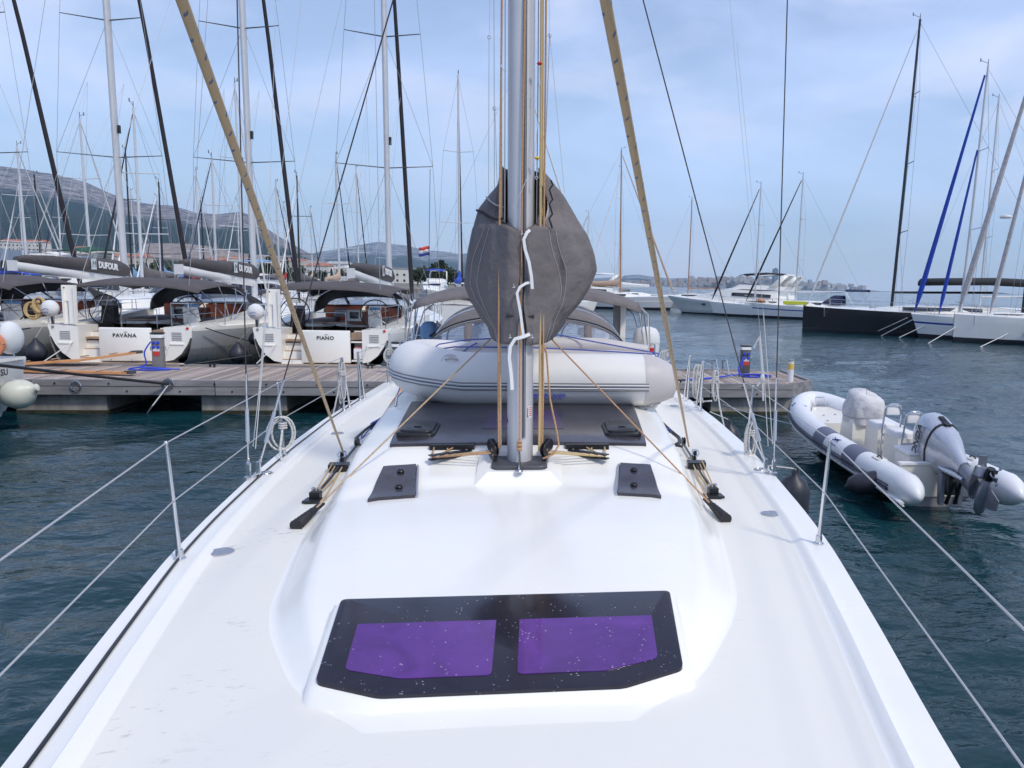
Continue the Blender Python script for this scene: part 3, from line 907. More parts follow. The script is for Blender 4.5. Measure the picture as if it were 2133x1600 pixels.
# ---- two square side hatches ahead of the mast
for sgn in (-1, 1):
    P = lambda x, y: (sgn*x, y)
    mb = MB()
    quadplate(mb, P(.605,4.53), P(.865,4.48), P(.87,4.98), P(.67,5.02), .006, .014, 6, 6)
    h_ = mb.build('side_hatch', PANELG, yacht)
    for (kx, ky) in ((.72,4.67),(.745,4.88)):
        k_ = MB(); k_.lathe([(.020,0),(.024,.008),(.020,.016),(.006,.019)], (sgn*kx, ky, dz(sgn*kx, ky)+.020), 12)
        k_.box((sgn*kx, ky, dz(sgn*kx, ky)+.040), (.030,.006,.004))
        k_.build('knob', BLK, h_)
    k_ = MB()
    k_.tube([(sgn*.595,4.53,dz(.595,4.53)+.008),(sgn*.66,5.02,dz(.66,5.02)+.008)], .008, 6)
    k_.build('hatch_trim', CLEAT, h_)

# ---- dark acrylic roof panel behind the mast with two opening ports
mb = MB(); quadplate(mb, (-.88,5.27), (.88,5.27), (.96,6.72), (-.96,6.72), .010, .012, 16, 10)
panel = mb.build('roof_panel', PANELG, yacht)
mb = MB(); quadplate(mb, (-.29,5.62), (.31,5.62), (.27,6.3), (-.25,6.3), .022, .0025, 6, 6, drop=0)
mb.build('pane', VIOLD, panel)
for sgn in (-1, 1):
    mb = MB()
    cx_, cy_ = sgn*.735, 5.60
    zc_ = dz(cx_, cy_)+.030
    mb.M = Matrix.Translation((cx_, cy_, zc_)) @ Matrix.Rotation(-sgn*.05, 4, 'Y') @ Matrix.Rotation(.03, 4, 'X')
    mb.rbox((0,0,0), (.27,.40,.028), .05, 4); mb.rbox((0,0,.020), (.225,.35,.018), .045, 4)
    mb.box((0,-.06,.033), (.05,.012,.008))
    mb.build('opening_port', BLK, panel)
# recesses under the panel's front edge where the lines disappear
for sgn in (-1, 1):
    mb = MB(); x0 = sgn*.46
    zz = dz(x0, 5.24)
    mb.box((x0, 5.235, zz+.008), (.30,.06,.035))
    mb.build('line_duct', BLK, yacht)

# ---- mast step plinth and mast
mb = MB()
mb.loft([[(-.28,4.76,dz(.28,4.76)-.004),(.28,4.76,dz(.28,4.76)-.004),(.27,5.24,dz(.27,5.24)-.004),(-.27,5.24,dz(.27,5.24)-.004)],
         [(-.20,4.82,1.757),(.20,4.82,1.757),(.215,5.24,1.80),(-.215,5.24,1.80)]], True, True)
mb.build('mast_plinth', GEL, yacht)
mb = MB(); mb.M = Matrix.Translation((0,5.045,1.775)); mb.rbox((0,0,0), (.36,.40,.028), .05, 5); mb.build('mast_step', DGREY, yacht)
def mast_ring(z, a=.085, b=.135, cy_=5.075, n=28):
    o = []
    for k in range(n):
        t_ = 2*pi*k/n
        c_, s_ = cos(t_), sin(t_)
        e = 2.3
        o.append((a*abs(c_)**(2/e)*(1 if c_ >= 0 else -1), cy_+(z-1.8)*.004 + b*abs(s_)**(2/e)*(1 if s_ >= 0 else -1), z))
    return o
mb = MB(); mb.loft([mast_ring(z) for z in (1.785, 4, 8, 12, 17, 19.5)], True, True)
mast = mb.build('mast', ALU, yacht)
mb = MB(); mb.tube([(.022,4.936,1.95),(.022,4.945,4.2),(.022,4.985,12)], .0045, 5); mb.tube([(.034,4.937,1.95),(.034,4.946,4.2),(.034,4.985,12)], .003, 5)
mb.build('halyard_slot', DGREY, mast)
mb = MB(); mb.lathe([(.001,0),(.018,.004),(.018,.05),(.001,.055)], (-.0855,5.03,2.05), 10, 'X'); mb.build('mast_gate', BLK, mast)
for sgn in (-1, 1):
    mb = MB(); mb.tube([(sgn*.02,5.07,7.2),(sgn*1.1,5.25,7.25),(sgn*1.83,5.6,7.3)], [.045,.035,.025], 6); mb.build('spreader', ALU, mast)
# warning sticker
mb = MB()
ring = mast_ring(2.2)
def on_mast(ang_deg, z, off=.002):
    t_ = radians(ang_deg); c_, s_ = cos(t_), sin(t_); e = 2.3
    return ((.085+off)*abs(c_)**(2/e)*(1 if c_ >= 0 else -1), 5.075+(z-1.8)*.004+(.135+off)*abs(s_)**(2/e)*(1 if s_ >= 0 else -1), z)
ids = [[mb.P(on_mast(a_, z_)) for a_ in (-62,-54,-46,-38,-30)] for z_ in (2.075,2.10,2.13,2.155)]
for i in range(3):
    for j in range(4): mb.Fc((ids[i][j], ids[i][j+1], ids[i+1][j+1], ids[i+1][j]))
st = mb.build('warning_sticker', INKW, mast, smooth=None)
mb = MB()
for k in range(5):
    z_ = 2.09+k*.013
    a = [mb.P(on_mast(a_, z_, .0035)) for a_ in (-50,-44,-38,-33)]; b = [mb.P(on_mast(a_, z_+.005, .0035)) for a_ in (-50,-44,-38,-33)]
    for j in range(3): mb.Fc((a[j], a[j+1], b[j+1], b[j]))
mb.build('sticker_lines', INKR, st, smooth=None)
mb = MB()
a = [mb.P(on_mast(a_, z_, .0035)) for a_, z_ in ((-60,2.082),(-53,2.082),(-56,2.10),(-55,2.148),(-59,2.148))]; mb.Fc(a)
mb.build('sticker_figure', INK, st, smooth=None)
# ring at the mast foot with shackle
mb = MB(); mb.tube(torus_pts((0,4.80,1.768), .020, 12), .0045, 6); mb.lathe([(.026,0),(.026,.006),(.010,.012)], (0,4.80,1.758), 12)
mb.tube([(0,4.80,1.775),(0.002,4.86,1.81),(0,4.92,1.86)], .006, 6); mb.tube(torus_pts((0,4.79,1.79), .014, 10, Matrix.Rotation(pi/2,3,'Y')), .004, 5)
mb.build('shackle', STEEL, yacht)
# halyards
def ropeobj(name, pts, r, m, parent, n=8):
    mb = MB(); mb.tube(pts, r, n); return mb.build(name, m, parent, smooth=70)
ropeobj('halyard', [(0,4.92,1.87),(0,4.918,2.4),(.01,4.925,3.6),(.028,4.945,5.2),(.05,4.98,12)], .0062, ROPEO, yacht)
mb = MB()
for k in range(7): mb.tube(torus_pts((0,4.915,1.875+k*.009), .012, 8, Matrix.Rotation(.4*(k%3-1),3,'X')), .0055, 6)
mb.build('rope_knot', ROPEO, yacht)
for sgn, lst in ((-1, [(-.138,4.97,ROPEO,.0062,-.105),(-.128,5.03,ROPET,.006,-.118)]), (1, [(.128,4.97,ROPEB,.0075,.118),(.150,4.99,ROPEO,.006,.150),(.140,5.05,ROPEB,.006,.128)])):
    for x, y, m_, r_, xt in lst:
        ropeobj('halyard', [(x*.98,y,1.86),(x,y,2.3),(x*.97,y+.003,3.0),((x+xt)/2,y+.006,4.2),(xt,y+.03,6.0),(xt*.8,y+.06,16)], r_, m_, yacht)
# thin grey running lines on the mast sides
ropeobj('halyard', [(-.100,5.0,3.3),(-.098,5.0,4.3),(-.095,5.02,9)], .0035, CORDG, yacht, 5)
ropeobj('halyard', [(.100,4.99,3.2),(.104,5.0,4.3),(.104,5.02,9)], .0035, CORDG, yacht, 5)
# slack loop of the spinnaker line
ropeobj('slack_line', [(.125,5.0,2.62),(.17,5.02,2.5),(.195,5.0,2.2),(.24,4.98,1.99),(.255,4.96,1.90),(.22,4.95,1.84),(.15,4.95,1.81)], .0062, ROPEO, yacht)
# coloured halyard beads
for nm, p, m_ in (('bead', (.112,4.92,4.28), REDP), ('bead', (.100,4.925,3.72), YELP)):
    mb = MB(); mb.sphere(p, .014, 10, 8, (1,1,.8)); mb.tube(torus_pts((p[0],p[1],p[2]), .012, 10), .005, 5); o_ = mb.build(nm, m_, yacht)
ropeobj('tie_cord', [(.112,4.92,4.26),(.110,4.92,4.0),(.085,4.915,3.72),(.05,4.91,3.62),(.0,4.91,3.5),(-.045,4.915,3.42)], .002, CORDW, yacht, 5)
mb = MB(); mb.tube([(.115,4.92,4.18),(.108,4.92,4.12)], .005, 6); mb.tube(torus_pts((.098,4.92,3.60), .009, 8, Matrix.Rotation(pi/2,3,'X')), .003, 5); mb.tube([(.098,4.92,3.70),(.098,4.92,3.61)], .002, 5)
mb.build('snap_hook', STEEL, yacht)
# turning blocks at the mast foot, three cheeks each side
for sgn in (-1, 1):
    for k in range(3):
        mb = MB(); cx_, cy_ = sgn*(.165+.012*k), 4.98+.07*k
        R = Matrix.Rotation(sgn*radians(62), 3, 'Z') @ Matrix.Rotation(radians(90), 3, 'X')
        cz = 1.865
        mb.M = Matrix.Translation((cx_, cy_, cz)) @ R.to_4x4()
        mb.lathe([(.042,-.016),(.046,-.012),(.046,-.007),(.030,-.004),(.030,.004),(.046,.007),(.046,.012),(.042,.016)], (0,0,0), 18)
        mb.box((0,-.045,0), (.035,.05,.026))
        b_ = mb.build('turning_block', BLK, yacht)
        m2_ = MB(); m2_.M = mb.M; m2_.lathe([(.010,-.018),(.010,.018)], (0,0,0), 10); m2_.lathe([(.006,-.018),(.006,.018)], (.018,-.03,0), 8)
        m2_.build('axle', CLEAT, b_)
# line organisers and the ropes fanning to them
for sgn in (-1, 1):
    ax_, ay_ = sgn*.585, 5.03; bx_, by_ = sgn*.335, 5.20
    mb = MB()
    za = dz(ax_, ay_)+.022; zb = dz(bx_, by_)+.022
    ang = atan2(by_-ay_, bx_-ax_); ln = sqrt((ax_-bx_)**2+(ay_-by_)**2)
    c_ = ((ax_+bx_)/2, (ay_+by_)/2, (za+zb)/2)
    mb.box((c_[0], c_[1], c_[2]+.014), (ln,.045,.006), rz=ang); mb.box((c_[0], c_[1], c_[2]-.014), (ln,.05,.008), rz=ang)
    og = mb.build('line_organiser', BLK, yacht)
    for k in range(5):
        t_ = (k+.5)/5; x_, y_ = ax_+(bx_-ax_)*t_, ay_+(by_-ay_)*t_
        m2_ = MB(); m2_.lathe([(.016,-.010),(.012,0),(.016,.010)], (x_, y_, c_[2]), 12); m2_.build('sheave', BLK, og)
        m2_ = MB(); m2_.lathe([(.008,0),(.008,.005),(.004,.008)], (x_, y_, c_[2]+.017), 10); m2_.build('bolt_head', CLEAT, og)
    for k in range(4):
        t_ = (k+.4)/5; x_, y_ = ax_+(bx_-ax_)*t_, ay_+(by_-ay_)*t_
        m_ = [ROPEO, ROPEO, ROPEB, CORDG][k] if sgn < 0 else [ROPEB, ROPEB, ROPET, CORDG][k]
        ropeobj('running_line', [(sgn*.185, 4.97+.03*k, 1.845),(sgn*.22, 4.975+.03*k, 1.84),(x_, y_-.02, c_[2]+.004),(x_+sgn*.01, y_+.05, c_[2]+.003),(sgn*(.36+.07*k) if k else sgn*.58, 5.235, dz(sgn*.45,5.235)+.016)], .0052 if k < 3 else .003, m_, yacht)

# ---- jib sheets, cars, ferrules on the side decks
for sgn in (-1, 1):
    g_ = lambda x, y, h=0: (sgn*x, y, dz(sgn*x, y)+h)
    top = (-.36,1.11,3.31) if sgn < 0 else (.19,1.04,3.32)
    base = (-1.47,6.42,dz(-1.47,6.42)+.09) if sgn < 0 else (1.46,6.60,dz(1.46,6.6)+.09)
    tv = Vector(top); bv = Vector(base); far = tv + (tv-bv)*.22
    ropeobj('jib_sheet', [tuple(bv.lerp(far, k/14)) for k in range(15)], .0080, ROPET, yacht, 10)
    # car: floating block at the end of the sheet
    mb = MB(); p = base
    R = Matrix.Rotation(atan2(-.12*sgn, 1.0), 3, 'Z')
    for q in ((1.49,6.5,.045), (1.44,6.28,.04), (1.50,7.05,.05)):
        x_, y_, z_ = g_(*q)
        mb.M = Matrix.Translation((x_, y_, z_)) @ Matrix.Rotation(radians(90), 4, 'Y')
        mb.lathe([(.034,-.018),(.040,-.012),(.040,-.006),(.026,0),(.040,.006),(.040,.012),(.034,.018)], (0,0,0), 16)
    mb.M = None
    a_, b_ = g_(1.50,7.1,.03), g_(1.44,6.25,.03)
    mb.tube([a_, b_], .011, 6)
    mb.box(g_(1.43,6.12,.035), (.15,.11,.05), rz=-.1*sgn)
    car = mb.build('sheet_car', BLK, yacht)
    mb = MB(); mb.tube(torus_pts(g_(1.47,6.36,.08), .030, 14, Matrix.Rotation(radians(70),3,'X')), .008, 6); mb.build('shackle', STEEL, car)
    # tackle forward to its deck pad
    for k, dx in enumerate((-.035,-.012,.015,.04)):
        a_ = g_(1.44+dx, 6.15, .035+.01*k); m_ = g_(1.405+dx, 5.75, .03+.012*(k%2)); b_ = g_(1.375+dx*.5, 5.32, .04)
        ropeobj('tackle_line', [a_, m_, b_], .0055 if k != 1 else .009, [ROPEB, BLKR, ROPET, ROPEB][k], yacht, 6)
    mb = MB(); x_, y_, z_ = g_(1.37,5.22,0)
    mb.M = Matrix.Translation((x_, y_, z_)); mb.box((0,0,.008), (.13,.10,.014), rz=.1*sgn); mb.box((0,.03,.035), (.07,.05,.05), rz=.1*sgn); mb.box((-.0,-.04,.016), (.10,.06,.012))
    pad = mb.build('deck_pad', BLK, yacht)
    mb = MB()
    for dx in (-.018,.018): mb.lathe([(.014,0),(.016,.02),(.008,.026)], (x_+dx, y_+.05, z_+.06), 10)
    mb.build('pad_bolt', CLEAT, pad)
    # through-deck ferrule with ribbed boot
    e_ = g_(1.305,4.60,.02); f_ = g_(1.245,4.95,.06)
    mb = MB(); ev, fv = Vector(e_), Vector(f_); dv = (fv-ev).normalized()
    pts, rs = [], []
    for k in range(13):
        pts.append(tuple(ev+dv*(.018*k))); rs.append((.040 if k % 2 == 0 else .031)*(1-.03*k))
    mb.tube(pts, rs, 14); mb.tube([tuple(ev+dv*.21), tuple(ev+dv*.33)], [.024,.012], 8)
    mb.box(tuple(ev+dv*.26), (.045,.17,.012), rz=atan2(-dv.x, dv.y), rx=.12)
    mb.build('rope_ferrule', BLKR, yacht)
    ropeobj('barber_line', [tuple(ev+dv*.24), (sgn*.19,5.48,2.58)], .0058, ROPET if sgn < 0 else ROPEO, yacht)
    ropeobj('barber_line', [tuple(ev+dv*.24), g_(1.30,5.3,.04), g_(1.40,6.1,.04)], .0055, ROPET, yacht)
    ropeobj('car_line', [g_(1.50,7.08,.05), g_(1.44,8.2,.06), g_(1.38,9.6,.2)], .004, CORDG, yacht, 5)

# ---- deck fittings
for x, y, r_ in ((-1.585,4.24,.062), (1.66,4.81,.062), (-1.86,7.81,.06), (1.90,9.77,.06)):
    mb = MB(); z_ = dz(x, y)+.006; mb.lathe([(r_,-.012),(r_,.002),(r_-.006,.005),(r_-.008,.003),(.012,.003),(.010,.001)], (x, y, z_), 24)
    mb.build('deck_cap', CLEAT, yacht)
for sgn in (-1, 1):
    x_, y_ = sgn*1.93, 5.97
    z_ = dz(x_, y_)+.004
    mb = MB(); mb.tube(torus_pts((x_, y_, z_), .045, 16), .006, 6); mb.lathe([(.018,-.004),(.02,.006),(.008,.01)], (x_, y_-.02, z_), 10); mb.build('pad_eye', STEEL, yacht)

# ---- stanchions, gates and lifelines
def stanchion(sgn, y, yt=None, lean=.035, h=.61, r_=.0135):
    x = sgn*(hbeam(y)-.075); z = dz(x, y)
    t_ = (x+sgn*lean, yt if yt else y, z+h)
    mb = MB(); mb.tube([(x, y, z), ((x+t_[0])/2, (y+t_[1])/2, z+h/2), t_], [r_, r_*.95, r_*.72], 10)
    mb.lathe([(.030,0),(.030,.006),(.019,.010),(.018,.05)], (x, y, z), 14)
    mb.sphere((t_[0], t_[1], t_[2]), r_*.85, 8, 6)
    o = mb.build('stanchion', STEEL, yacht)
    m2_ = MB(); m2_.lathe([(.0115,0),(.013,.003),(.013,.009),(.0115,.012)], ((x+t_[0])/2, (y+t_[1])/2, z+h*.49), 8); m2_.build('wire_grommet', BLK, o)
    return t_, ((x+t_[0])/2, (y+t_[1])/2, z+h*.5)
tops = {}
for sgn in (-1, 1):
    seq = []
    pts = [(1.05, None, .03), (4.06 if sgn < 0 else 4.10, None, .035), (6.64, None, .03), (9.14, None, .02)]
    for y, yt, ln in pts: seq.append(stanchion(sgn, y, yt, ln))
    for y, yt in ((9.42, 9.22), (10.02, None), (10.26, 10.06), (11.9, None), (13.6, None)): stanchion(sgn, y, yt, .02)
    # forward run to the pulpit
    fw = ((sgn*.62,-.55,2.16), (sgn*.60,-.55,1.84))
    for k in (0, 1):
        p = [fw[k]] + [s_[k] for s_ in seq]
        ropeobj('lifeline', p, .0036, mat('lifeline_wire', (.50,.50,.51), .45, metal=.3), yacht, 6)
    tops[sgn] = seq
    for a, b in ((10.04, 11.9), (11.9, 13.6)):
        for k, hh in ((0, .60), (1, .30)):
            ropeobj('lifeline', [(sgn*(hbeam(a)-.055), a, dz(sgn*(hbeam(a)-.07), a)+hh), (sgn*(hbeam(b)-.055), b, dz(sgn*(hbeam(b)-.07), b)+hh)], .003, WIRE, yacht, 5)
# ---- shrouds with turnbuckles and covers
for sgn in (-1, 1):
    ch = (sgn*1.985, 5.78, 1.50)
    for nm, topp, bx in (('shroud', (sgn*1.83,5.62,7.3), 0), ('shroud', (sgn*.03,5.15,7.15), -.07)):
        b0 = Vector((ch[0]-sgn*(-bx if False else 0)+sgn*bx, ch[1]+.04*(bx != 0), ch[2]+.10)); tp = Vector(topp); dv = (tp-b0).normalized()
        ropeobj(nm, [tuple(b0+dv*.1), tuple(tp)], .0048, RIGB, yacht, 6)
        mb = MB(); mb.tube([tuple(b0), tuple(b0+dv*.17)], .0075, 8); mb.tube(torus_pts(tuple(b0), .016, 10, Matrix.Rotation(pi/2,3,'Y')), .006, 5)
        mb.box(tuple(b0-dv*.05), (.028,.028,.09)); mb.build('turnbuckle', STEEL, yacht)
        mb = MB(); mb.tube([tuple(b0+dv*.16), tuple(b0+dv*.40)], [.015,.013], 10); mb.build('turnbuckle_cover', mat('pvc_sleeve', (.45,.50,.58), .35), yacht)
        mb = MB(); mb.tube([tuple(b0+dv*.40), tuple(b0+dv*.66)], .009, 8); mb.build('swage', STEEL, yacht)
    mb = MB(); mb.box((sgn*2.00,5.80,1.40), (.02,.10,.20)); mb.box((sgn*1.96,5.86,1.42), (.02,.05,.16)); mb.build('chainplate', STEEL, yacht)
    ropeobj('shroud', [(sgn*1.83,5.62,7.3), (sgn*1.62,5.5,13.0)], .0045, RIGB, yacht, 6)
# ---- boom, sail pack
mb = MB(); mb.loft([[(x*.09, y_, 2.66+z_*.12+ (y_-5.2)*.012) for x, z_ in [(cos(2*pi*k/14), sin(2*pi*k/14)) for k in range(14)]] for y_ in (5.25, 7, 10.6)], True, True)
mb.build('boom', ALU, yacht)
TAB = [(2.56,-.20,.21),(2.58,-.215,.23),(2.65,-.235,.285),(2.70,-.28,.305),(2.82,-.345,.41),(2.93,-.385,.47),(3.05,-.372,.505),(3.16,-.36,.485),(3.27,-.342,.455),(3.34,-.33,.425),(3.44,-.305,.37),(3.54,-.23,.305),(3.60,-.17,.25),(3.64,-.125,.20),(3.69,-.085,.13)]
zs_ = [a for a, _, _ in TAB]
def wid(z, s_):
    return interp(z, [(a, abs(l_ if s_ < 0 else r_)) for a, l_, r_ in TAB])
sailpack = empty('sail_cover_root', (0,0,0))
bpy.data.objects.remove(sailpack)
mb0 = MB(); mb0.box((0,6.3,2.95), (.02,.3,.02))
def cover_pt(sg, u, v):
    # u: 0 at the front slit .. 1 at the aft end ; v: 0 bottom .. 1 top
    z = 2.56 + v*1.13
    W_ = wid(z, sg)
    front_top = 3.325 - (.055 if sg < 0 else .02)*0
    if z > 3.31: fr = (.5 if False else 1)
    seq = []
    slit = .010 + .022*sin(v*9+1)**2*(1 if z < 2.95 else .3)
    xo = .012
    if z < 3.32:
        pts = [(xo*(1 if sg > 0 else 1)+sg*slit, 4.905), (sg*.06, 4.915), (sg*.115, 4.955), (sg*(.115+(W_-.115)*.45), 5.08), (sg*W_*.93, 5.27), (sg*W_, 5.48), (sg*W_*.97, 5.80), (sg*W_*.80, 6.4), (sg*W_*.62, 7.3), (sg*.20, 8.8), (sg*.14, 10.4)]
    else:
        k_ = min(1, (z-3.32)/.09)
        pts = [(sg*(.105+.01*k_), 4.96+.16*k_), (sg*(.112+.01*k_), 5.0+.15*k_), (sg*(.12+.012*k_), 5.05+.12*k_), (sg*(.12+(W_-.12)*.4), 5.12+.08*k_), (sg*W_*.9, 5.30+.02*k_), (sg*W_, 5.48), (sg*W_*.95, 5.80), (sg*W_*.75, 6.4), (sg*W_*.5, 7.3), (sg*.12, 8.8), (sg*.06, 10.4)]
    f = u*(len(pts)-1); i = min(int(f), len(pts)-2); t_ = f-i
    p0 = pts[max(i-1,0)]; p1 = pts[i]; p2 = pts[i+1]; p3 = pts[min(i+2, len(pts)-1)]
    def cr(a, b, c, d): return .5*((2*b)+(-a+c)*t_+(2*a-5*b+4*c-d)*t_*t_+(-a+3*b-3*c+d)*t_**3)
    x = cr(p0[0], p1[0], p2[0], p3[0]); y = cr(p0[1], p1[1], p2[1], p3[1])
    # folds
    amp = (.034 if sg > 0 else .024)*sin(pi*min(1, u*1.6))
    if sg > 0:
        fold = sin(u*26+v*5.5)*.8 + .6*sin(u*13-v*11+1) + .7*math.exp(-((u-.30-.10*v)/.035)**2)*-2.2*(1-abs(v-.5))
    else:
        fold = .5*sin(u*15+v*4) + .45*sin(u*8-v*9+2) + .5*math.exp(-((u-.36+.05*v)/.04)**2)*-1.0
    x += sg*amp*fold*.55; y += amp*fold*.75*(1-sstep((u-.45)/.2)) - amp*abs(fold)*.2
    lines_ = ((.42,-.13,.018,.020),(.37,.05,.013,.016),(.50,-.22,.018,-.018),(.33,-.10,.012,-.018),(.28,.06,.012,.012)) if sg > 0 else ((.40,-.08,.016,.012),(.34,.08,.012,-.014),(.29,-.04,.012,.010))
    rd = sum(am_*math.exp(-((u-a_-b_*v)/w_)**2)*(.25+.75*sin(pi*min(1, max(0, v*1.05)))) for a_, b_, w_, am_ in lines_)
    ov_ = Vector((x, (y-5.6)*.9)).normalized()
    x += ov_.x*rd; y += ov_.y*rd
    zz = z
    sag = (u*1.9 if u > .5 else 0)
    if u > .52: zz = z - (v*.55)*((u-.52)/.48)**.8 + (1-v)*.05*((u-.52)/.48)
    if z < 3.32: zz -= .10*sstep((v-.55)/.12)*(1-sstep(abs(x)/.12))*(.55 if v > .6 else 0)*.6
    return (x, y, zz)
cover = None
for sg in (-1, 1):
    mb = MB()
    nu, nv = 130, 48
    mb.grid(lambda u, v: cover_pt(sg, u, v), nu, nv)
    o_ = mb.build('sail_cover' , CANV, yacht, smooth=80)
    md = o_.modifiers.new('thick', 'SOLIDIFY'); md.thickness = .005; md.offset = 0
    if cover is None: cover = o_
    for du in ((.30,.335) if sg < 0 else (.33,.36)):
        pts = []
        for k in range(28):
            v = .01 + k/27*.64
            u = du - .015 + (.05*sin(v/.66*pi) if sg < 0 else -.03 + .03*cos(v/.66*pi*.9))
            p = cover_pt(sg, u, v)
            pts.append((p[0]+sg*.003, p[1]-.006, p[2]))
        m2_ = MB(); m2_.tube(pts, .0018, 4); m2_.build('seam_stitching', STITCH, o_)
# top closing panel and zip edge
mb = MB()
def topf(u, v):
    a = cover_pt(-1, .42+.58*u, 1.0); b = cover_pt(1, .42+.58*u, 1.0)
    return (a[0]+(b[0]-a[0])*v, a[1]+(b[1]-a[1])*v, a[2]+(b[2]-a[2])*v + .02*sin(pi*v))
mb.grid(topf, 24, 6); mb.build('cover_top', CANV, yacht, smooth=80)
# white mainsail showing in the open top corner
mb = MB()
mb.grid(lambda u, v: (.115+.055*sin(pi*min(1,v*1.1))+.02*u, 5.02+.35*u, 3.28+.36*v-.04*u+.004*sin(v*40)), 8, 16)
mb.grid(lambda u, v: (-.10-.02*u, 5.05+.35*u, 3.30+.28*v), 6, 8)
mb.build('mainsail', WHITEC, yacht, smooth=80)
# reinforcing tapes on the cover
for pts in ([aty(1014,411,5.30),aty(1022,420,5.2),aty(1034,428,5.12),aty(1048,432,5.06)], ):
    mb = MB(); mb.tube([(p[0], p[1]-.02, p[2]) for p in pts], .010, 6, flat=.3); mb.build('cover_tape', mat('tape_grey', (.38,.37,.36), .8), cover)
mb = MB(); mb.tube([aty(993,438,5.34),aty(1005,442,5.22),aty(1020,452,5.12),aty(1035,457,5.03),aty(1048,455,4.97)], .008, 6); mb.build('cover_tape', CANVD, cover)
mb = MB(); mb.tube([(.19+.012*sin(k*2.1), 5.0+.012*cos(k*1.7), 3.60-.03*k) for k in range(11)], .006, 6); mb.build('zip_edge', CANVD, cover)
# white webbing straps tied round the mast
def ribbon(name, pts, wdt, parent, m):
    mb = MB(); L1, L2 = [], []
    P_ = [Vector(p) for p in pts]
    rings = []
    for i, p in enumerate(P_):
        t_ = (P_[min(i+1, len(P_)-1)]-P_[max(i-1, 0)]).normalized()
        s_ = t_.cross(Vector((0,-1,0)));
        if s_.length < .01: s_ = Vector((1,0,0))
        s_.normalize(); s_ *= wdt/2; n_ = Vector((0,-.0016,0))
        rings.append([tuple(p+s_+n_), tuple(p-s_+n_), tuple(p-s_-n_), tuple(p+s_-n_)])
    mb.loft(rings, True, True)
    return mb.build(name, m, parent, smooth=60)
SY = 4.885
def pz(px, py, y=SY): return aty(px, py, y)
ribbon('strap', [pz(1104,479), pz(1098,484,4.875), pz(1091,499,4.87), pz(1094,520,4.87), pz(1102,546,4.868), pz(1107,575,4.866), pz(1109,602,4.87)], .019, cover, STRAP)
ribbon('strap', [pz(1108,588), pz(1096,590,4.87), pz(1083,598,4.865), pz(1077,611,4.865), pz(1080,628,4.868), pz(1084,650,4.87), pz(1091,705,4.87)], .017, cover, STRAP)
ribbon('strap', [pz(1104,696), pz(1091,701,4.87), pz(1073,706,4.865), pz(1063,722,4.87), pz(1061,745,4.875), pz(1065,780,4.875), pz(1067,812,4.87)], .021, cover, STRAP)
for (px, py) in ((1070,595),(1062,700),(1108,700),(1087,484)):
    mb = MB(); mb.tube([pz(px, py-4, 4.89), pz(px+1, py+5, 4.888)], .0016, 4); mb.tube([pz(px-3, py+4, 4.89), pz(px+4, py+3, 4.89)], .0016, 4); mb.build('stitch_mark', STRAP, cover)
mb = MB(); mb.tube([(k, 4.918, 2.74) for k in (-.09,-.05,0,.05,.09)], .010, 5); mb.build('mast_strop', BLK, yacht)
# lazy jacks running up from the sail pack
for a, b, r_, m_ in (((1018,405),(1019,80),.0035,CORDW), ((1030,400),(1029,0),.0025,WIRE), ((1036,395),(1031,228),.002,WIRE), ((1134,372),(1145,72),.003,WIRE), ((1176,402),(1146,78),.0022,CORDW)):
    ropeobj('lazy_jack', [aty(*a, 5.9), aty(*b, 5.9)], r_, m_, yacht, 5)
for px, py in ((1019,78),(1030,226),(1145,74)):
    p = aty(px, py, 5.9); mb = MB(); mb.tube(torus_pts(p, .012, 10, Matrix.Rotation(pi/2,3,'X')), .003, 5); mb.build('lazy_jack_ring', STEEL, yacht)
    if px != 1030: ropeobj('lazy_jack', [p, (p[0]*.6, 5.5, p[2]+3)], .0015, CORDW, yacht, 4)
# small flag-line tail left of the mast
p = aty(1044,138,4.95); mb = MB(); mb.tube([aty(1054,148,5.0), aty(1048,146,4.97), p], .0016, 4); mb.sphere(p, .006, 6, 5, (1,1,1.6)); mb.build('line_tail', CORDW, yacht)

# ---- dodger (spray hood) with clear windows, over the companionway
def hoop(y, hw, z0, z1, n=18, e=2.6):
    o = []
    for k in range(n+1):
        a = pi*k/n; c_, s_ = cos(a), sin(a)
        o.append((-hw*abs(c_)**(2/e)*(1 if c_ >= 0 else -1), y, z0+(z1-z0)*abs(s_)**(2/e)))
    return o
dodger_frame = [hoop(10.25, 1.33, 1.90, 2.50, 24), hoop(10.75, 1.33, 1.86, 2.66, 24), hoop(11.3, 1.35, 1.86, 2.70, 24)]
base = [(p[0]*1.0, 9.92 + .22*(abs(p[0])/1.36)**2, 1.93) for p in dodger_frame[0]]
mb = MB()
n_ = len(base)
def on_front(k, t_):   # from base (0) to hoop0 (1)
    a, b = Vector(base[k]), Vector(dodger_frame[0][k]); return a.lerp(b, t_)
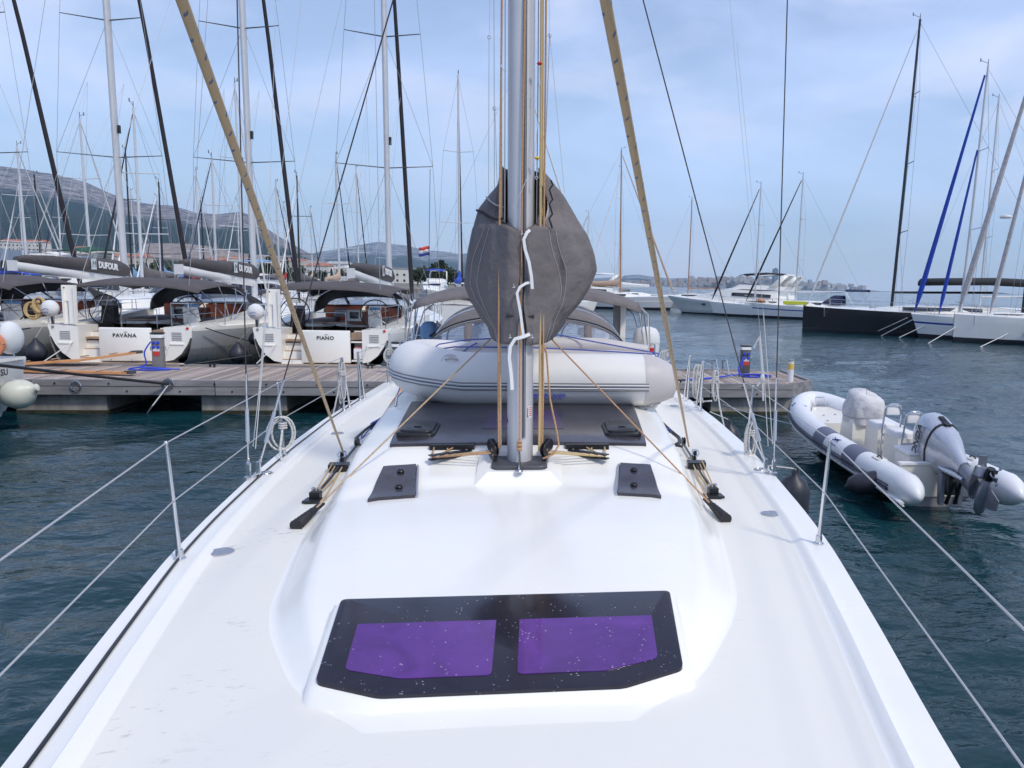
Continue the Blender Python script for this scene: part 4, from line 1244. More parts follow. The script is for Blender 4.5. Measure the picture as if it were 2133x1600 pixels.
# canvas: top from hoop0 to hoop2, plus the border strips of the front
mb.loft([dodger_frame[0], dodger_frame[1], dodger_frame[2]], False)
mb.loft([[tuple(on_front(k, .92)) for k in range(n_)], [tuple(p) for p in dodger_frame[0]]], False)
mb.loft([[tuple(on_front(k, 0)) for k in range(n_)], [tuple(on_front(k, .05)) for k in range(n_)]], False)
for kc in (8, 16):
    mb.loft([[tuple(on_front(kc, t_)+Vector((-.05,-.004,0))) for t_ in (.05,.5,.95)], [tuple(on_front(kc, t_)+Vector((.05,-.004,0))) for t_ in (.05,.5,.95)]], False)
dg = mb.build('dodger', CANV, yacht, smooth=60)
md = dg.modifiers.new('thick', 'SOLIDIFY'); md.thickness = .006
for k0, k1 in ((1, 8), (8, 16), (16, 23)):
    m2_ = MB(); m2_.loft([[tuple(on_front(k, t_)) for k in range(k0, k1+1)] for t_ in (.03,.3,.6,.94)], False)
    m2_.build('clear_window', CLEARV, dg, smooth=60)
m2_ = MB()
for h_ in dodger_frame[:1]: m2_.tube([(p[0], p[1]-.006, p[2]+.012) for p in h_], .012, 6)
m2_.build('edge_piping', CANVD, dg)
for h_ in dodger_frame:
    m2_ = MB(); m2_.tube(h_, .012, 6); m2_.build('hoop', STEEL, dg)
# ---- bimini over the cockpit
def bim(y, hw, z1, drop=.26, n=24):
    o = []
    for k in range(n+1):
        t_ = -1+2*k/n
        o.append((t_*hw, y, z1-drop*abs(t_)**3.2))
    return o
bows = [bim(11.35, 1.66, 2.74, .20), bim(11.5, 1.66, 2.86, .22), bim(12.2, 1.72, 2.93, .26), bim(13.2, 1.80, 2.88, .26), bim(13.6, 1.86, 2.78, .24)]
mb = MB(); mb.loft(bows, False)
bi = mb.build('bimini', CANV, yacht, smooth=70)
md = bi.modifiers.new('thick', 'SOLIDIFY'); md.thickness = .006
for sgn in (-1, 1):
    for (ya, za, yb, xb) in ((11.5,2.64,12.5,1.95),(12.1,2.68,12.5,1.95),(12.8,2.66,12.7,1.95),(13.5,2.56,12.9,1.98),(12.4,2.66,13.3,1.98)):
        mb = MB(); mb.tube([(sgn*1.64, ya, za), (sgn*1.80, ya*.85+yb*.15, za-.12), (sgn*1.88, (ya+yb)/2, 2.1), (sgn*xb, yb, 1.40)], .0125, 7); mb.build('bimini_tube', STEEL, bi)
# ---- cockpit: coamings, sole, seats, wheels, table
mb = MB()
for sgn in (-1, 1):
    mb.loft([[(sgn*1.45,10.3,1.4),(sgn*1.42,10.3,1.92),(sgn*1.12,10.3,1.94),(sgn*1.10,10.3,1.4)], [(sgn*1.62,12.4,1.36),(sgn*1.58,12.4,1.72),(sgn*1.2,12.4,1.75),(sgn*1.18,12.4,1.36)], [(sgn*1.75,14.1,1.34),(sgn*1.7,14.1,1.55),(sgn*1.3,14.1,1.56),(sgn*1.28,14.1,1.34)]], True, True)
mb.build('cockpit_coaming', GEL, yacht)
mb = MB(); mb.box((0,12.2,1.44), (2.2,3.4,.06)); mb.build('cockpit_sole', TEAK, yacht)
for sgn in (-1, 1):
    mb = MB(); mb.box((sgn*.95,11.6,1.60), (.42,1.7,.32)); mb.build('cockpit_seat', CUSH, yacht)
    w_ = MB(); c_ = (sgn*.92,12.75,2.02)
    M_ = Matrix.Rotation(pi/2-.2, 3, 'X')
    w_.tube(torus_pts(c_, .42, 28, M_), .014, 6)
    wh = w_.build('steering_wheel', BLK, yacht)
    for k in range(6):
        a = pi/3*k; v_ = M_ @ Vector((.42*cos(a), .42*sin(a), 0)); w_ = MB(); w_.tube([c_, tuple(Vector(c_)+v_)], .007, 5); w_.build('spoke', STEEL, wh)
    w_ = MB(); w_.loft([[(c_[0]+dx, c_[1]-.12+dy, 1.45) for dx, dy in ((-.13,-.1),(.13,-.1),(.13,.14),(-.13,.14))], [(c_[0]+dx, c_[1]-.14+dy, 2.15) for dx, dy in ((-.10,-.1),(.10,-.1),(.10,.08),(-.10,.08))]], True, True)
    w_.rbox((c_[0],c_[1]-.2,2.19), (.30,.20,.12), .05); w_.build('pedestal', GEL, yacht)
# companionway hatch and instruments on the roof, grab rails
mb = MB(); mb.rbox((0,8.6,1.98), (.85,1.5,.08), .06); mb.build('companionway_hatch', GEL, yacht)
for sgn in (-1, 1):
    mb = MB(); pts = []
    for k in range(13):
        y_ = 6.9+k*.22; pts.append((sgn*1.12, y_, dz(sgn*1.12, y_)+.07))
    mb.tube([(sgn*1.12,6.85,dz(sgn*1.12,6.85))]+pts+[(sgn*1.12,9.6,dz(sgn*1.12,9.6))], .011, 6); mb.build('grab_rail', STEEL, yacht)
# stern pushpit
mb = MB()
for sgn in (-1, 1):
    mb.tube([(sgn*2.05,12.6,1.40),(sgn*2.06,12.6,1.98),(sgn*2.05,14.0,1.98),(sgn*1.2,14.15,1.98),(sgn*1.2,14.15,1.4)], .013, 6)
    mb.tube([(sgn*2.06,12.6,1.70),(sgn*2.05,14.0,1.70),(sgn*1.2,14.15,1.70)], .011, 6); mb.tube([(sgn*2.05,13.95,1.4),(sgn*2.05,13.95,1.98)], .012, 6)
mb.build('pushpit', STEEL, yacht)
# black jackline webbing stretched along the port side deck
jl = MB(); pts = []
for y_ in [x*.25 for x in range(5, 42)]:
    hb_y = hbeam(y_); off = .078 + .008*sin((y_-1.2)*1.3)
    x_ = -(hb_y-off); pts.append((x_, y_, dz(x_, y_)+.006))
jl.tube(pts, .0085, 6, flat=.5)
tag(jl.build('jackline', BLK), 'black webbing jackline stretched along the port side deck', 'jackline')
# ================================================================== THINGS ON THE DECK
# ---- inflatable dinghy, upside down behind the mast
dn = empty('inflatable_dinghy', (.12, 7.22, 1.895), 0, 'pale grey inflatable dinghy lashed upside down on the coachroof behind the mast', 'dinghy')
TR = .232
path = []
for x in (1.02, .95, .8, .4, 0, -.4, -.62): path.append((x, -.52, .22))
for k in range(1, 12):
    a = -pi/2 - pi*k/12
    path.append((-.62+.50*cos(a)*1.0, .52*sin(a)*1.0+.02*0, .22+.10*(-cos(a))*.6))
for x in (-.62, -.4, 0, .4, .8, .95, 1.02): path.append((x, .60, .22))
path2 = []
for p in path: path2.append(p)
def dtube(sel, mats, name, r=TR):
    mb = MB(); mb.tube(sel, r, 22, caps=True); return mb.build(name, mats, dn, smooth=60)
dtube(path[1:-1], MASTCLR, 'tube')
for (y_, s_) in ((-.52, -1), (.60, 1)):
    mb = MB(); mb.tube([(.92,y_,.22),(.95,y_,.22),(1.05,y_,.217),(1.14,y_,.21),(1.20,y_,.205),(1.21,y_,.205)], [TR+.002,TR+.003,TR-.022,TR-.06,TR-.095,TR-.125], 22)
    mb.build('tube_cone', PVCG if s_ < 0 else MASTCLR, dn, smooth=60)
# rubbing strake: dark, white, dark
for dzv, rr_, m_ in ((.026,.006,GREYP),(.010,.008,INKW),(-.005,.006,PVCD),(-.018,.008,INKW),(-.034,.007,GREYP)):
    pts = []
    n_ = len(path2)
    for i in range(1, n_-1):
        a = Vector(path2[i-1]); b = Vector(path2[i+1]); t_ = (b-a).normalized()
        o_ = Vector((t_.y, -t_.x, 0)) * -1
        o_ = Vector((-(-t_.y), -t_.x, 0)) if False else o_
        c_ = Vector(path2[i])
        outward = Vector((c_.x+.1, c_.y-.04, 0)) if i not in (0,) else o_
        nrm = Vector((t_.y, -t_.x, 0))
        if nrm.dot(Vector((c_.x-.2, c_.y-.04, 0))) < 0: nrm = -nrm
        nrm.normalize(); ang = asin_ = dzv-.03
        q = c_ + nrm*(TR*cos(ang/TR)) + Vector((0,0,TR*sin(ang/TR)))
        pts.append(tuple(q))
    mb = MB(); mb.tube(pts, rr_, 6); mb.build('rubbing_strake', m_, dn, smooth=60)
# hull bottom (inflated floor seen from below)
mb = MB()
def bott(u, v):
    x = -.98 + 2.05*u; yw = interp(u, [(0,.02),(.06,.22),(.15,.38),(.3,.48),(1,.50)]); y_ = .04 + (v*2-1)*yw
    q = 1-abs(v*2-1)
    z_ = .34 + .13*q**.8*interp(u, [(0,.5),(.2,1),(.8,.95),(1,.7)]) - .10*(1-min(1,u*5))
    z_ -= .02*abs(sin(v*pi*4))*.5
    return (x, y_, z_)
mb.grid(bott, 24, 25); mb.build('inflated_floor', PVCG, dn, smooth=70)
mb = MB(); mb.tube([(-.9,.04,.36),(-.6,.04,.455),(-.1,.04,.49),(.6,.04,.485),(1.04,.04,.44)], [.02,.06,.07,.07,.05], 10); mb.build('keel', PVCG, dn, smooth=60)
mb = MB(); mb.box((1.06,.04,.22), (.035,.74,.36)); mb.build('transom', MAHOG, dn)
for x_, y_ in ((-.72,-.50),):
    mb = MB(); mb.lathe([(.075,0),(.07,.012),(.03,.016)], (x_-.02, y_-.15, .385), 16, Matrix.Rotation(radians(48),3,'X')); mb.tube([(x_-.06,y_-.17,.405),(x_,y_-.185,.415),(x_+.05,y_-.17,.405)], .009, 6); mb.build('grab_patch', PVCG, dn)
for x_ in (-.38, .38, 1.0):
    mb = MB(); mb.tube(arc((x_,-.60,.025), .045, pi, 2*pi, 8), .012, 6); mb.tube(torus_pts((x_,-.61,.02), .035, 12, Matrix.Rotation(pi/2,3,'X')), .008, 6); mb.build('rope_ring', PVCG, dn)
text('ARIMAR', .085, INKB, (.24, -.52-TR*cos(.48)-.006, .22-TR*sin(.48)), (pi/2+.48, pi, 0), dn, 'lettering', bold=.002, sx=1.15, align='LEFT')
mb = MB(); q0 = (.20, -.52-TR*cos(.75)-.006, .22-TR*sin(.75))
mb.tube([(.24,q0[1]+.012,.145),(.19,q0[1]+.004,.115),(.10,q0[1]+.002,.098),(-.02,q0[1]+.004,.105)], .006, 5); mb.build('swoosh_mark', INKB, dn)
DX, DY, DZ = .12, 7.22, 1.895
def gt(x, y, z): return (x+DX, y+DY, z+DZ)
# white grab line hung along the dinghy's lower side
mb = MB(); mb.tube(hang(gt(-.38,-.62,.0), gt(.38,-.62,.0), .03, 8) + hang(gt(.38,-.62,.0), gt(1.0,-.62,.0), .03, 8)[1:] + [gt(1.08,-.58,.03)], .007, 6)
tag(mb.build('grab_line', CORDG), 'slack grey grab line looped along the lower side of the upturned dinghy', 'rope')
# blue lashing line
def over(x0, x1, y0, y1, lift, n=14):
    o = []
    for k in range(n+1):
        t_ = k/n; o.append(gt(x0+(x1-x0)*t_, y0+(y1-y0)*t_, .44+lift*sin(pi*t_)))
    return o
ls = empty('lashing_line', (0,0,0), 0, 'blue lashing line crossing over the upturned dinghy', 'rope')
for pts in (
    [gt(-.95,-.48,.33), gt(-1.0,-.2,.40), gt(-.92,.1,.47), gt(-.7,.25,.50), gt(-.3,.20,.535), gt(.2,.05,.575), gt(.5,-.1,.53), gt(1.1,-.30,.44), gt(1.05,-.46,.42)],
    [gt(-1.02,-.42,.32), gt(-1.02,-.10,.42), gt(-.75,-.18,.47), gt(-.5,-.22,.475), gt(0,-.24,.475), gt(.5,-.28,.46), gt(1.05,-.36,.44), gt(1.05,-.46,.42)],
    [gt(-.70,-.60,.41), gt(-.69,-.52,.435), gt(-.66,-.40,.44), gt(-.62,-.20,.47), gt(-.55,.05,.50), gt(-.5,.3,.49), gt(-.5,.62,.44)],
    [gt(-1.02,-.40,.33), gt(-1.12,-.34,.26), gt(-1.0,-.56,.33), gt(-.88,-.60,.37), gt(-.76,-.62,.40)]):
    mb = MB(); mb.tube(pts, .0062, 6); mb.build('line_turn', CORDB, ls)
# ---- long-handled tool with orange grip and black hook, tied down with blue cord
hk = empty('boat_hook', (0,0,0), 0, 'boat hook with orange wooden shaft and black hook lying beside the dinghy', 'boat hook')
a = (-1.40,7.02,dz(-1.40,7.02)+.06); b_ = (-1.30,8.35,dz(-1.30,8.35)+.10)
mb = MB(); mb.tube([a, b_], [.020,.024], 8); mb.build('shaft', ORANGEW, hk)
mb = MB(); mb.tube([(-1.475,6.92,a[2]+.02),(-1.50,7.0,a[2]+.03),(-1.47,7.25,a[2]+.06),(-1.42,7.6,a[2]+.09),(-1.37,8.1,a[2]+.10)], .013, 6); mb.tube([(-1.475,6.92,a[2]+.02),(-1.43,6.88,a[2]-.01)], .010, 6); mb.build('hook', BLK, hk)
mb = MB(); mb.tube([(-1.41,6.98,a[2]),(-1.44,6.85,a[2]-.03)], [.022,.006], 8); mb.build('tip', STEEL, hk)
mb = MB()
for k in range(7): mb.tube(torus_pts((-1.42+.004*k,7.45+.03*k,a[2]+.055), .048, 10, Matrix.Rotation(pi/2+.2*(k%3-1),3,'X')), .007, 5)
mb.tube([(-1.42,7.45,a[2]+.10),(-1.52,7.40,a[2]+.02),(-1.50,7.2,a[2]-.02),(-1.44,7.3,a[2]+.06)], .006, 5)
mb.tube([(-1.39,7.6,a[2]+.08),(-1.34,7.9,a[2]+.16),(-1.22,8.0,2.02)], .006, 5)
tag(mb.build('cord_lashing', CORDB), 'bundle of blue cord tied round the boat hook', 'rope')
hk2 = empty('folding_anchor', (0,0,0), 0, 'small black folding anchor hanging below the stern end of the dinghy', 'anchor')
z_ = dz(1.32,6.8)
mb = MB(); mb.tube([(1.30,7.25,z_+.14),(1.36,7.05,z_+.09),(1.42,6.88,z_+.05),(1.40,6.72,z_+.035),(1.35,6.64,z_+.03)], .018, 7); mb.build('shank', BLK, hk2)
mb = MB(); mb.tube([(1.30,6.70,z_+.03),(1.40,6.60,z_+.025)], .012, 6); mb.tube([(1.24,7.12,z_+.06),(1.33,7.0,z_+.05)], .011, 6); mb.build('fluke', BLK, hk2)
mb = MB(); mb.tube([(1.22,7.4,z_+.12),(1.28,7.15,z_+.10),(1.34,7.0,z_+.11),(1.37,6.95,z_+.10),(1.30,7.05,z_+.03),(1.18,7.3,z_+.06)], .006, 5)
tag(mb.build('cord_lashing', CORDB), 'blue cord holding the black folding anchor', 'rope')
# ---- coiled white mooring ropes on stanchions and rails
def coil(name, top, n, drop, wdt, r, m, label, tail=None, seed=1, ax='x'):
    rg = random.Random(seed); mb = MB()
    for k in range(n):
        dd = drop*(.8+.3*rg.random()); ww = wdt*(.7+.5*rg.random()); ox = rg.uniform(-.02,.02); oy = rg.uniform(-.03,.03)
        pts = []
        for q in range(17):
            t_ = q/16*2*pi
            pts.append((top[0]+ox+ww/2*sin(t_)*(1 if ax == 'x' else .25), top[1]+oy+ww/2*sin(t_)*(.3 if ax == 'x' else 1), top[2]-dd/2+dd/2*cos(t_)))
        mb.tube(pts, r, 6)
    for k in range(3): mb.tube(torus_pts((top[0], top[1], top[2]-drop*.22-.02*k), .030, 8), r, 5)
    if tail: mb.tube([(top[0],top[1],top[2]-drop*.3)]+tail, r, 6)
    return tag(mb.build(name, m), label, 'rope', 'mooring ropes coiled on the rails')
T = tops[-1][2][0]
coil('rope_coil', (-2.00,6.62,1.80), 2, .26, .16, .009, ROPEW, 'white rope looped round the port stanchion beside the shrouds', [(-1.99,6.5,1.55),(-1.93,6.35,1.44),(-1.80,6.2,1.42),(-1.70,6.35,1.42)], 2)
coil('rope_coil', (-2.13,9.14,2.0), 3, .50, .06, .009, ROPEW, 'white rope hung in long loops on the first port gate post', [(-2.2,9.1,1.5),(-2.3,9.1,1.1)], 3)
coil('rope_coil', (-2.11,11.9,1.92), 5, .20, .14, .009, ROPEW, 'bundle of white rope on the port rail beside the pontoon', None, 4)
coil('rope_coil', (2.12,9.42,1.98), 3, .42, .07, .009, ROPEW, 'white rope doubled over the first starboard gate post', [(2.2,9.4,1.5)], 5)
coil('rope_coil', (2.27,9.05,1.95), 3, .36, .06, .010, ROPEW, 'white rope hanging straight down above the small dark fender', [(2.31,8.95,1.5),(2.36,8.8,1.2)], 6)
coil('rope_coil', (2.03,6.60,1.76), 4, .36, .10, .008, ROPEW, 'tangle of white rope round the starboard stanchion and shrouds', [(2.05,6.3,1.5),(2.03,6.05,1.47)], 7)
coil('rope_coil', (2.14,11.9,1.95), 3, .22, .16, .009, ROPEW, 'white rope knotted on the starboard rail near the pontoon', None, 8)
# white cords rising beside the shrouds
for nm, pts, lab in (('cord', [aty(527,930,5.75), aty(541,800,5.8), aty(556,600,5.9), aty(575,0,6.0)], 'thin white flag cord running up beside the port shroud'),
                     ('cord', [aty(532,935,5.7), aty(545,780,5.75), aty(560,590,5.8), aty(628,0,5.85)], 'second white flag cord slanting away from the port shroud'),
                     ('cord', [aty(1600,930,5.8), aty(1592,790,5.8), aty(1583,690,5.8), aty(1520,0,5.9)], 'white cord with a knot rising ahead of the starboard shroud'),
                     ('cord', [aty(1609,925,5.7), aty(1601,800,5.7), aty(1590,650,5.75), aty(1535,90,5.8)], 'pale cord running close along the starboard shroud')):
    far_ = 'cord' 
    mb = MB(); mb.tube(pts[:3] , .0035, 5); mb.tube(pts[2:], .0014, 4)
    if 'knot' in lab:
        k = aty(1588,788,5.8); mb.sphere(k, .02, 8, 6, (1,1,1.8)); mb.tube([k, aty(1577,805,5.8)], .008, 5); mb.tube([k, aty(1590,835,5.8)], .008, 5); mb.tube([aty(1583,700,5.8), aty(1576,712,5.8), aty(1570,725,5.8)], [.004,.006,.010], 6); mb.tube([aty(1582,702,5.8), aty(1589,790,5.8)], .008, 5)
    tag(mb.build(nm, CORDW), lab, 'cord')
# ---- fenders hung over the sides
def fender(name, c, r, h, m, label, tilt=(0,0), rope_to=None, n=16):
    e = empty(name, c, 0, label, 'fender', 'dark cylinder fenders over the sides'); e.rotation_euler = (tilt[0], tilt[1], 0)
    mb = MB(); mb.lathe([(.02,-h/2-.03),(.035,-h/2),(r*.75,-h/2+.04),(r,-h/2+.13),(r*1.02,0),(r,h/2-.13),(r*.75,h/2-.04),(.035,h/2),(.03,h/2+.05)], (0,0,0), n); mb.build('body', m, e, smooth=60)
    mb = MB(); mb.tube(torus_pts((0,0,h/2+.05), .02, 8, Matrix.Rotation(pi/2,3,'X')), .008, 5); mb.build('eye', m, e)
    if rope_to:
        inv = e.matrix_basis.inverted() if False else (Matrix.Translation(c) @ e.rotation_euler.to_matrix().to_4x4()).inverted()
        mb = MB(); mb.tube([(0,0,h/2+.06), tuple(inv @ Vector(rope_to))], .006, 5); mb.build('lanyard', ROPEW, e)
    return e
fender('fender', (2.24,6.05,.93), .135, .95, FEND, 'large dark fender hanging below the starboard shrouds', (.04,.03), (2.02,6.0,1.5))
fender('fender', (2.36,8.55,1.0), .12, .75, FEND, 'shiny dark fender seen aft of the starboard stanchions', (.05,-.08), (2.2,9.0,1.45))
fender('fender', (-2.34,9.8,1.0), .12, .75, FEND, 'dark fender half hidden outside the port gate', (.05,.04), (-2.15,9.8,1.45))
# ---- at the stern: outboard under a white cover, gangway board, life ring cover
ob = empty('covered_outboard', (1.99,13.1,1.92), .3, 'small outboard motor under a white cover on the starboard stern rail', 'outboard motor')
mb = MB(); mb.M = None
mb.loft([[(x*s_, y*s_*.8, z_) for x, y in [(cos(2*pi*k/12)*.24, sin(2*pi*k/12)*.24) for k in range(12)]] for z_, s_ in ((-.34,.82),(-.2,.9),(.1,1.02),(.22,.95),(.30,.7),(.33,.25))], True, True)
mb.build('cover', WHITEC, ob, smooth=50)
mb = MB(); mb.box((.0,-.20,-.18), (.09,.05,.32)); mb.build('red_lanyard', REDP, ob)
mb = MB(); mb.tube([(0,0,-.3),(0,.05,-.9)], .04, 8); mb.build('shaft', BLK, ob)
gp = empty('gangway_board', (1.50,12.9,1.9), 0, 'folded grey gangway standing upright beside the starboard helm', 'gangway')
mb = MB(); mb.box((.045,0,.28), (.09,.06,1.0), rz=.2); mb.build('board', MASTCLR, gp); mb = MB(); mb.box((-.055,.03,.28), (.10,.05,1.0), rz=.2); mb.build('side_rail', GREYP, gp)
om = empty('outboard_motor', (-1.62,12.7,1.95), 0, 'black outboard motor with pale blue cowl on the port stern rail', 'outboard motor')
mb = MB(); mb.rbox((0,0,.22), (.24,.38,.26), .07); mb.build('cowl', LBLUEC, om); mb = MB(); mb.rbox((0,0,-.15), (.2,.3,.5), .05); mb.tube([(0,0,-.3),(0,.05,-.9)], .05, 8); mb.tube([(0,-.1,.1),(.15,-.4,.2)], .02, 6); mb.build('leg', BLK, om)

# ================================================================== PONTOON
PL_M = [mat('plank_%s' % k, (c[0]*1.25, c[1]*1.18, c[2]*1.08), .85, var=.28, vs=5, bump=.5, bs=30, bd=.004, dirt=.35, dcol=(.11,.095,.09), ds=4, streak=(5,.5,5)) for k, c in (('grey', (.30,.265,.255)), ('brown', (.25,.215,.20)), ('pale', (.36,.325,.315)), ('dark', (.20,.175,.17)))]
BEAM = mat('beam_timber', (.26,.25,.26), .8, var=.3, vs=3, bump=.5, bs=20, bd=.005, dirt=.4, dcol=(.10,.09,.09), ds=2, streak=(.4,3,3))
CONC = mat('float_concrete', (.30,.285,.265), .9, var=.25, vs=2, bump=.6, bs=25, bd=.01, dirt=.75, dcol=(.12,.105,.09), ds=2.2, streak=(2.2,2.2,.6))
WEED = mat('weed_dark', (.035,.036,.018), .8, var=.5, vs=8, bump=.8, bs=20, bd=.02)
PX0, PX1, PY0, PY1, PZ = -17.5, 6.75, 17.25, 20.25, .70
pont = empty('floating_pontoon', (0,0,0), 0, 'long floating pontoon of weathered grey planks on concrete floats', 'pontoon')
rg = random.Random(9)
mb = MB(); mb.box((0,0,0), (.132,2.98,.036)); pm = [mb.mesh('plank', m_, 30) for m_ in PL_M]
x = PX0+.08; k = 0
while x < PX1-.06:
    yoff = rg.uniform(-.008,.008)
    sc = None
    cut = 0
    if x > PX1-.75: cut = (x-(PX1-.75))*.9
    o = inst(rg.choices(pm, (5,3,3,2))[0], 'plank', pont, (x, (PY0+PY1)/2+yoff+cut/2, PZ-.018+rg.uniform(-.004,.004)), (rg.uniform(-.0015,.0015), rg.uniform(-.01,.01), 0), (1, 1-cut/2.98, 1))
    x += .146; k += 1
for yy in (PY0+.02, PY1-.02):
    for (z_, h_, t_) in ((PZ-.02, .13, .10), (PZ-.185, .17, .12)):
        x = PX0
        while x < PX1-.7:
            ln = min(3.6, PX1-.7-x)
            mb = MB(); mb.box((0,0,0), (ln-.02, t_, h_)); o = mb.build('edge_beam', BEAM, pont, loc=(x+ln/2, yy+(-.06 if yy < 18 else .06)*(1 if h_ < .15 else .85), z_))
            x += ln
mb = MB(); mb.box((PX1+.02,(PY0+.8+PY1)/2,PZ-.1), (.10,2.2,.30)); mb.build('edge_beam', BEAM, pont)
mb = MB(); mb.box((PX1-.35,PY0+.36,PZ-.1), (.98,.10,.30), rz=.74); mb.build('edge_beam', BEAM, pont)
bm_ = MB(); bm_.lathe([(.018,0),(.018,.012),(.008,.016)], (0,0,0), 8, Matrix.Rotation(pi/2,3,'X')); bmesh_ = bm_.mesh('bolt', BLK)
x = PX0+.3
while x < PX1-.9:
    inst(bmesh_, 'bolt', pont, (x, PY0-.095, PZ-.03), (0,0,0)); inst(bmesh_, 'bolt', pont, (x+.35, PY0-.095, PZ-.19)); x += 1.05
for (xa, xb) in ((-14.6,-12.4),(-10.72,-8.95),(-7.05,-5.3),(-3.4,-1.5),(.4,2.4),(4.15,6.1)):
    mb = MB(); n_ = 5
    mb.loft([[(xa+.05,PY0+.18,-.45),(xb-.05,PY0+.18,-.45),(xb-.05,PY1-.2,-.45),(xa+.05,PY1-.2,-.45)], [(xa+.02,PY0+.1,-.05),(xb-.02,PY0+.1,-.05),(xb-.02,PY1-.15,-.05),(xa+.02,PY1-.15,-.05)],
             [(xa,PY0+.08,.06),(xb,PY0+.08,.06),(xb,PY1-.13,.06),(xa,PY1-.13,.06)], [(xa,PY0+.08,.42),(xb,PY0+.08,.42),(xb,PY1-.13,.42),(xa,PY1-.13,.42)]], True, True)
    f_ = mb.build('float', CONC, pont, smooth=None)
    mb = MB(); mb.box(((xa+xb)/2,(PY0+PY1)/2-.02,.035), (xb-xa+.02,PY1-PY0-.18,.075)); mb.build('weed_band', WEED, f_, smooth=None)
mb = MB(); mb.box(((PX0+PX1)/2-.3,(PY0+PY1)/2,.50), (PX1-PX0-.9,2.6,.05)); mb.build('under_frame', mat('steel_frame_dark', (.06,.06,.06), .7), pont)
for (px, py) in ((157,804),(350,799)):
    c = aty(px, py, PY0-.13); mb = MB(); mb.tube(torus_pts(c, .10, 18, Matrix.Rotation(pi/2,3,'X')), .014, 6); mb.tube([(c[0],c[1]+.06,c[2]+.10),(c[0],c[1]-.01,c[2]+.10)], .018, 6); mb.build('mooring_ring', STEEL, pont)
# black line and chain on the ring
c = aty(352,800,PY0-.14)
mb = MB(); mb.tube([c, aty(180,782,16.3), aty(0,761,15.0), aty(-90,748,14.4)], .030, 7); tag(mb.build('mooring_line', BLKR), 'thick black mooring line from the pontoon ring to the white boat at the edge', 'rope')
mb = MB(); mb.tube([c, aty(318,845,16.9), (atz(303,861,.0)[0], atz(303,861,0)[1], -.05)], .014, 6); tag(mb.build('mooring_line', CORDW), 'pale rope slanting from the pontoon ring into the water', 'rope')
def hornc(x, y, rz=0):
    mb = MB(); mb.M = Matrix.Translation((x, y, PZ)) @ Matrix.Rotation(rz, 4, 'Z')
    mb.tube([(-.16,0,.10),(-.08,0,.085),(.08,0,.085),(.16,0,.10)], [.014,.022,.022,.014], 7); mb.box((-.05,0,.04), (.03,.05,.09)); mb.box((.05,0,.04), (.03,.05,.09)); mb.build('cleat', BLK, pont)
for x_, y_ in ((-12.6,PY1-.15),(-7.9,PY1-.15),(-4.1,PY1-.15),(-1.7,PY0+.2),(2.2,PY0+.2),(3.4,PY0+.25)): hornc(x_, y_, rg.uniform(-.3,.3))
# service pedestals
def pedestal(loc, label, h, blue, full, rz=0):
    e = empty('service_pedestal', loc, rz, label, 'power pedestal', 'electricity and water pedestals on the pontoon')
    mb = MB(); mb.rbox((0,0,h*.42), (.23,.20,h*.84), .02); mb.build('column', DGREY if not full else mat('pedestal_grey', (.20,.19,.19), .5), e)
    mb = MB(); mb.rbox((0,0,h*.90), (.26,.23,h*.11), .03); mb.build('lamp_head', INKW, e)
    mb = MB(); mb.rbox((0,0,h*.975), (.27,.24,h*.035), .03); mb.build('cap', BLK, e)
    mb = MB(); mb.rbox((0,-.0,h*.84), (.25,.22,.02), .03); mb.build('collar', BLK, e)
    if blue:
        for i in range(2):
            for j in range(2):
                mb = MB(); mb.lathe([(.035,0),(.035,.03),(.012,.035)], (-.05+.1*i, -.10, h*.72-j*.11), 10, Matrix.Rotation(pi/2,3,'X')); mb.build('socket', BLUEP, e)
        mb = MB(); mb.box((0,-.105,h*.42), (.15,.01,.10)); mb.build('notice', INKR, e)
        mb = MB(); mb.box((0,-.105,h*.53), (.15,.01,.08)); mb.build('meter_window', INKW, e)
    else:
        mb = MB(); mb.box((0,-.105,h*.48), (.06,.01,.07)); mb.build('notice', INKW, e); mb = MB(); mb.lathe([(.035,0),(.035,.025)], (0,-.10,h*.44), 12, Matrix.Rotation(pi/2,3,'X')); mb.build('emblem', INKR, e)
    for s_ in (-1, 1):
        mb = MB(); mb.tube([(s_*.12,0,h*.6),(s_*.17,0,h*.6),(s_*.18,0,h*.5)], .012, 5); mb.build('tap', CLEAT, e)
    return e
pedestal((-8.98,19.75,PZ), 'grey pedestal with red notice and blue hose in front of the PAVANA transom', .88, True, True)
pedestal((-3.22,19.0,PZ), 'plain dark grey pedestal between the PIANO transom and the dinghy', .78, False, False)
pedestal((5.43,19.15,PZ), 'pedestal with four blue sockets standing alone near the pontoon end', .80, True, False)
# blue hoses
def hose(pts, lab, r=.018, m=BLUEP):
    mb = MB(); P_ = [Vector(p) for p in pts]; out_ = []
    for i in range(len(P_)-1):
        p0, p1, p2, p3 = P_[max(i-1,0)], P_[i], P_[i+1], P_[min(i+2,len(P_)-1)]
        for k in range(5):
            t_ = k/5; out_.append(tuple(.5*((2*p1)+(-p0+p2)*t_+(2*p0-5*p1+4*p2-p3)*t_*t_+(-p0+3*p1-3*p2+p3)*t_**3)))
    out_.append(tuple(P_[-1])); mb.tube(out_, r, 6)
    return tag(mb.build('water_hose' if m is BLUEP else 'rope', m), lab, 'hose' if m is BLUEP else 'rope')
z0 = PZ+.02
hose([(-9.12,19.7,1.35),(-9.25,19.65,1.1),(-9.22,19.6,.80),(-9.5,19.4,z0),(-9.0,19.2,z0),(-8.6,19.35,z0),(-8.75,19.6,z0),(-9.3,19.5,z0+.03),(-9.0,19.3,z0+.03),(-8.4,19.5,z0)], 'blue hose coiled at the foot of the pedestal by the PAVANA transom')
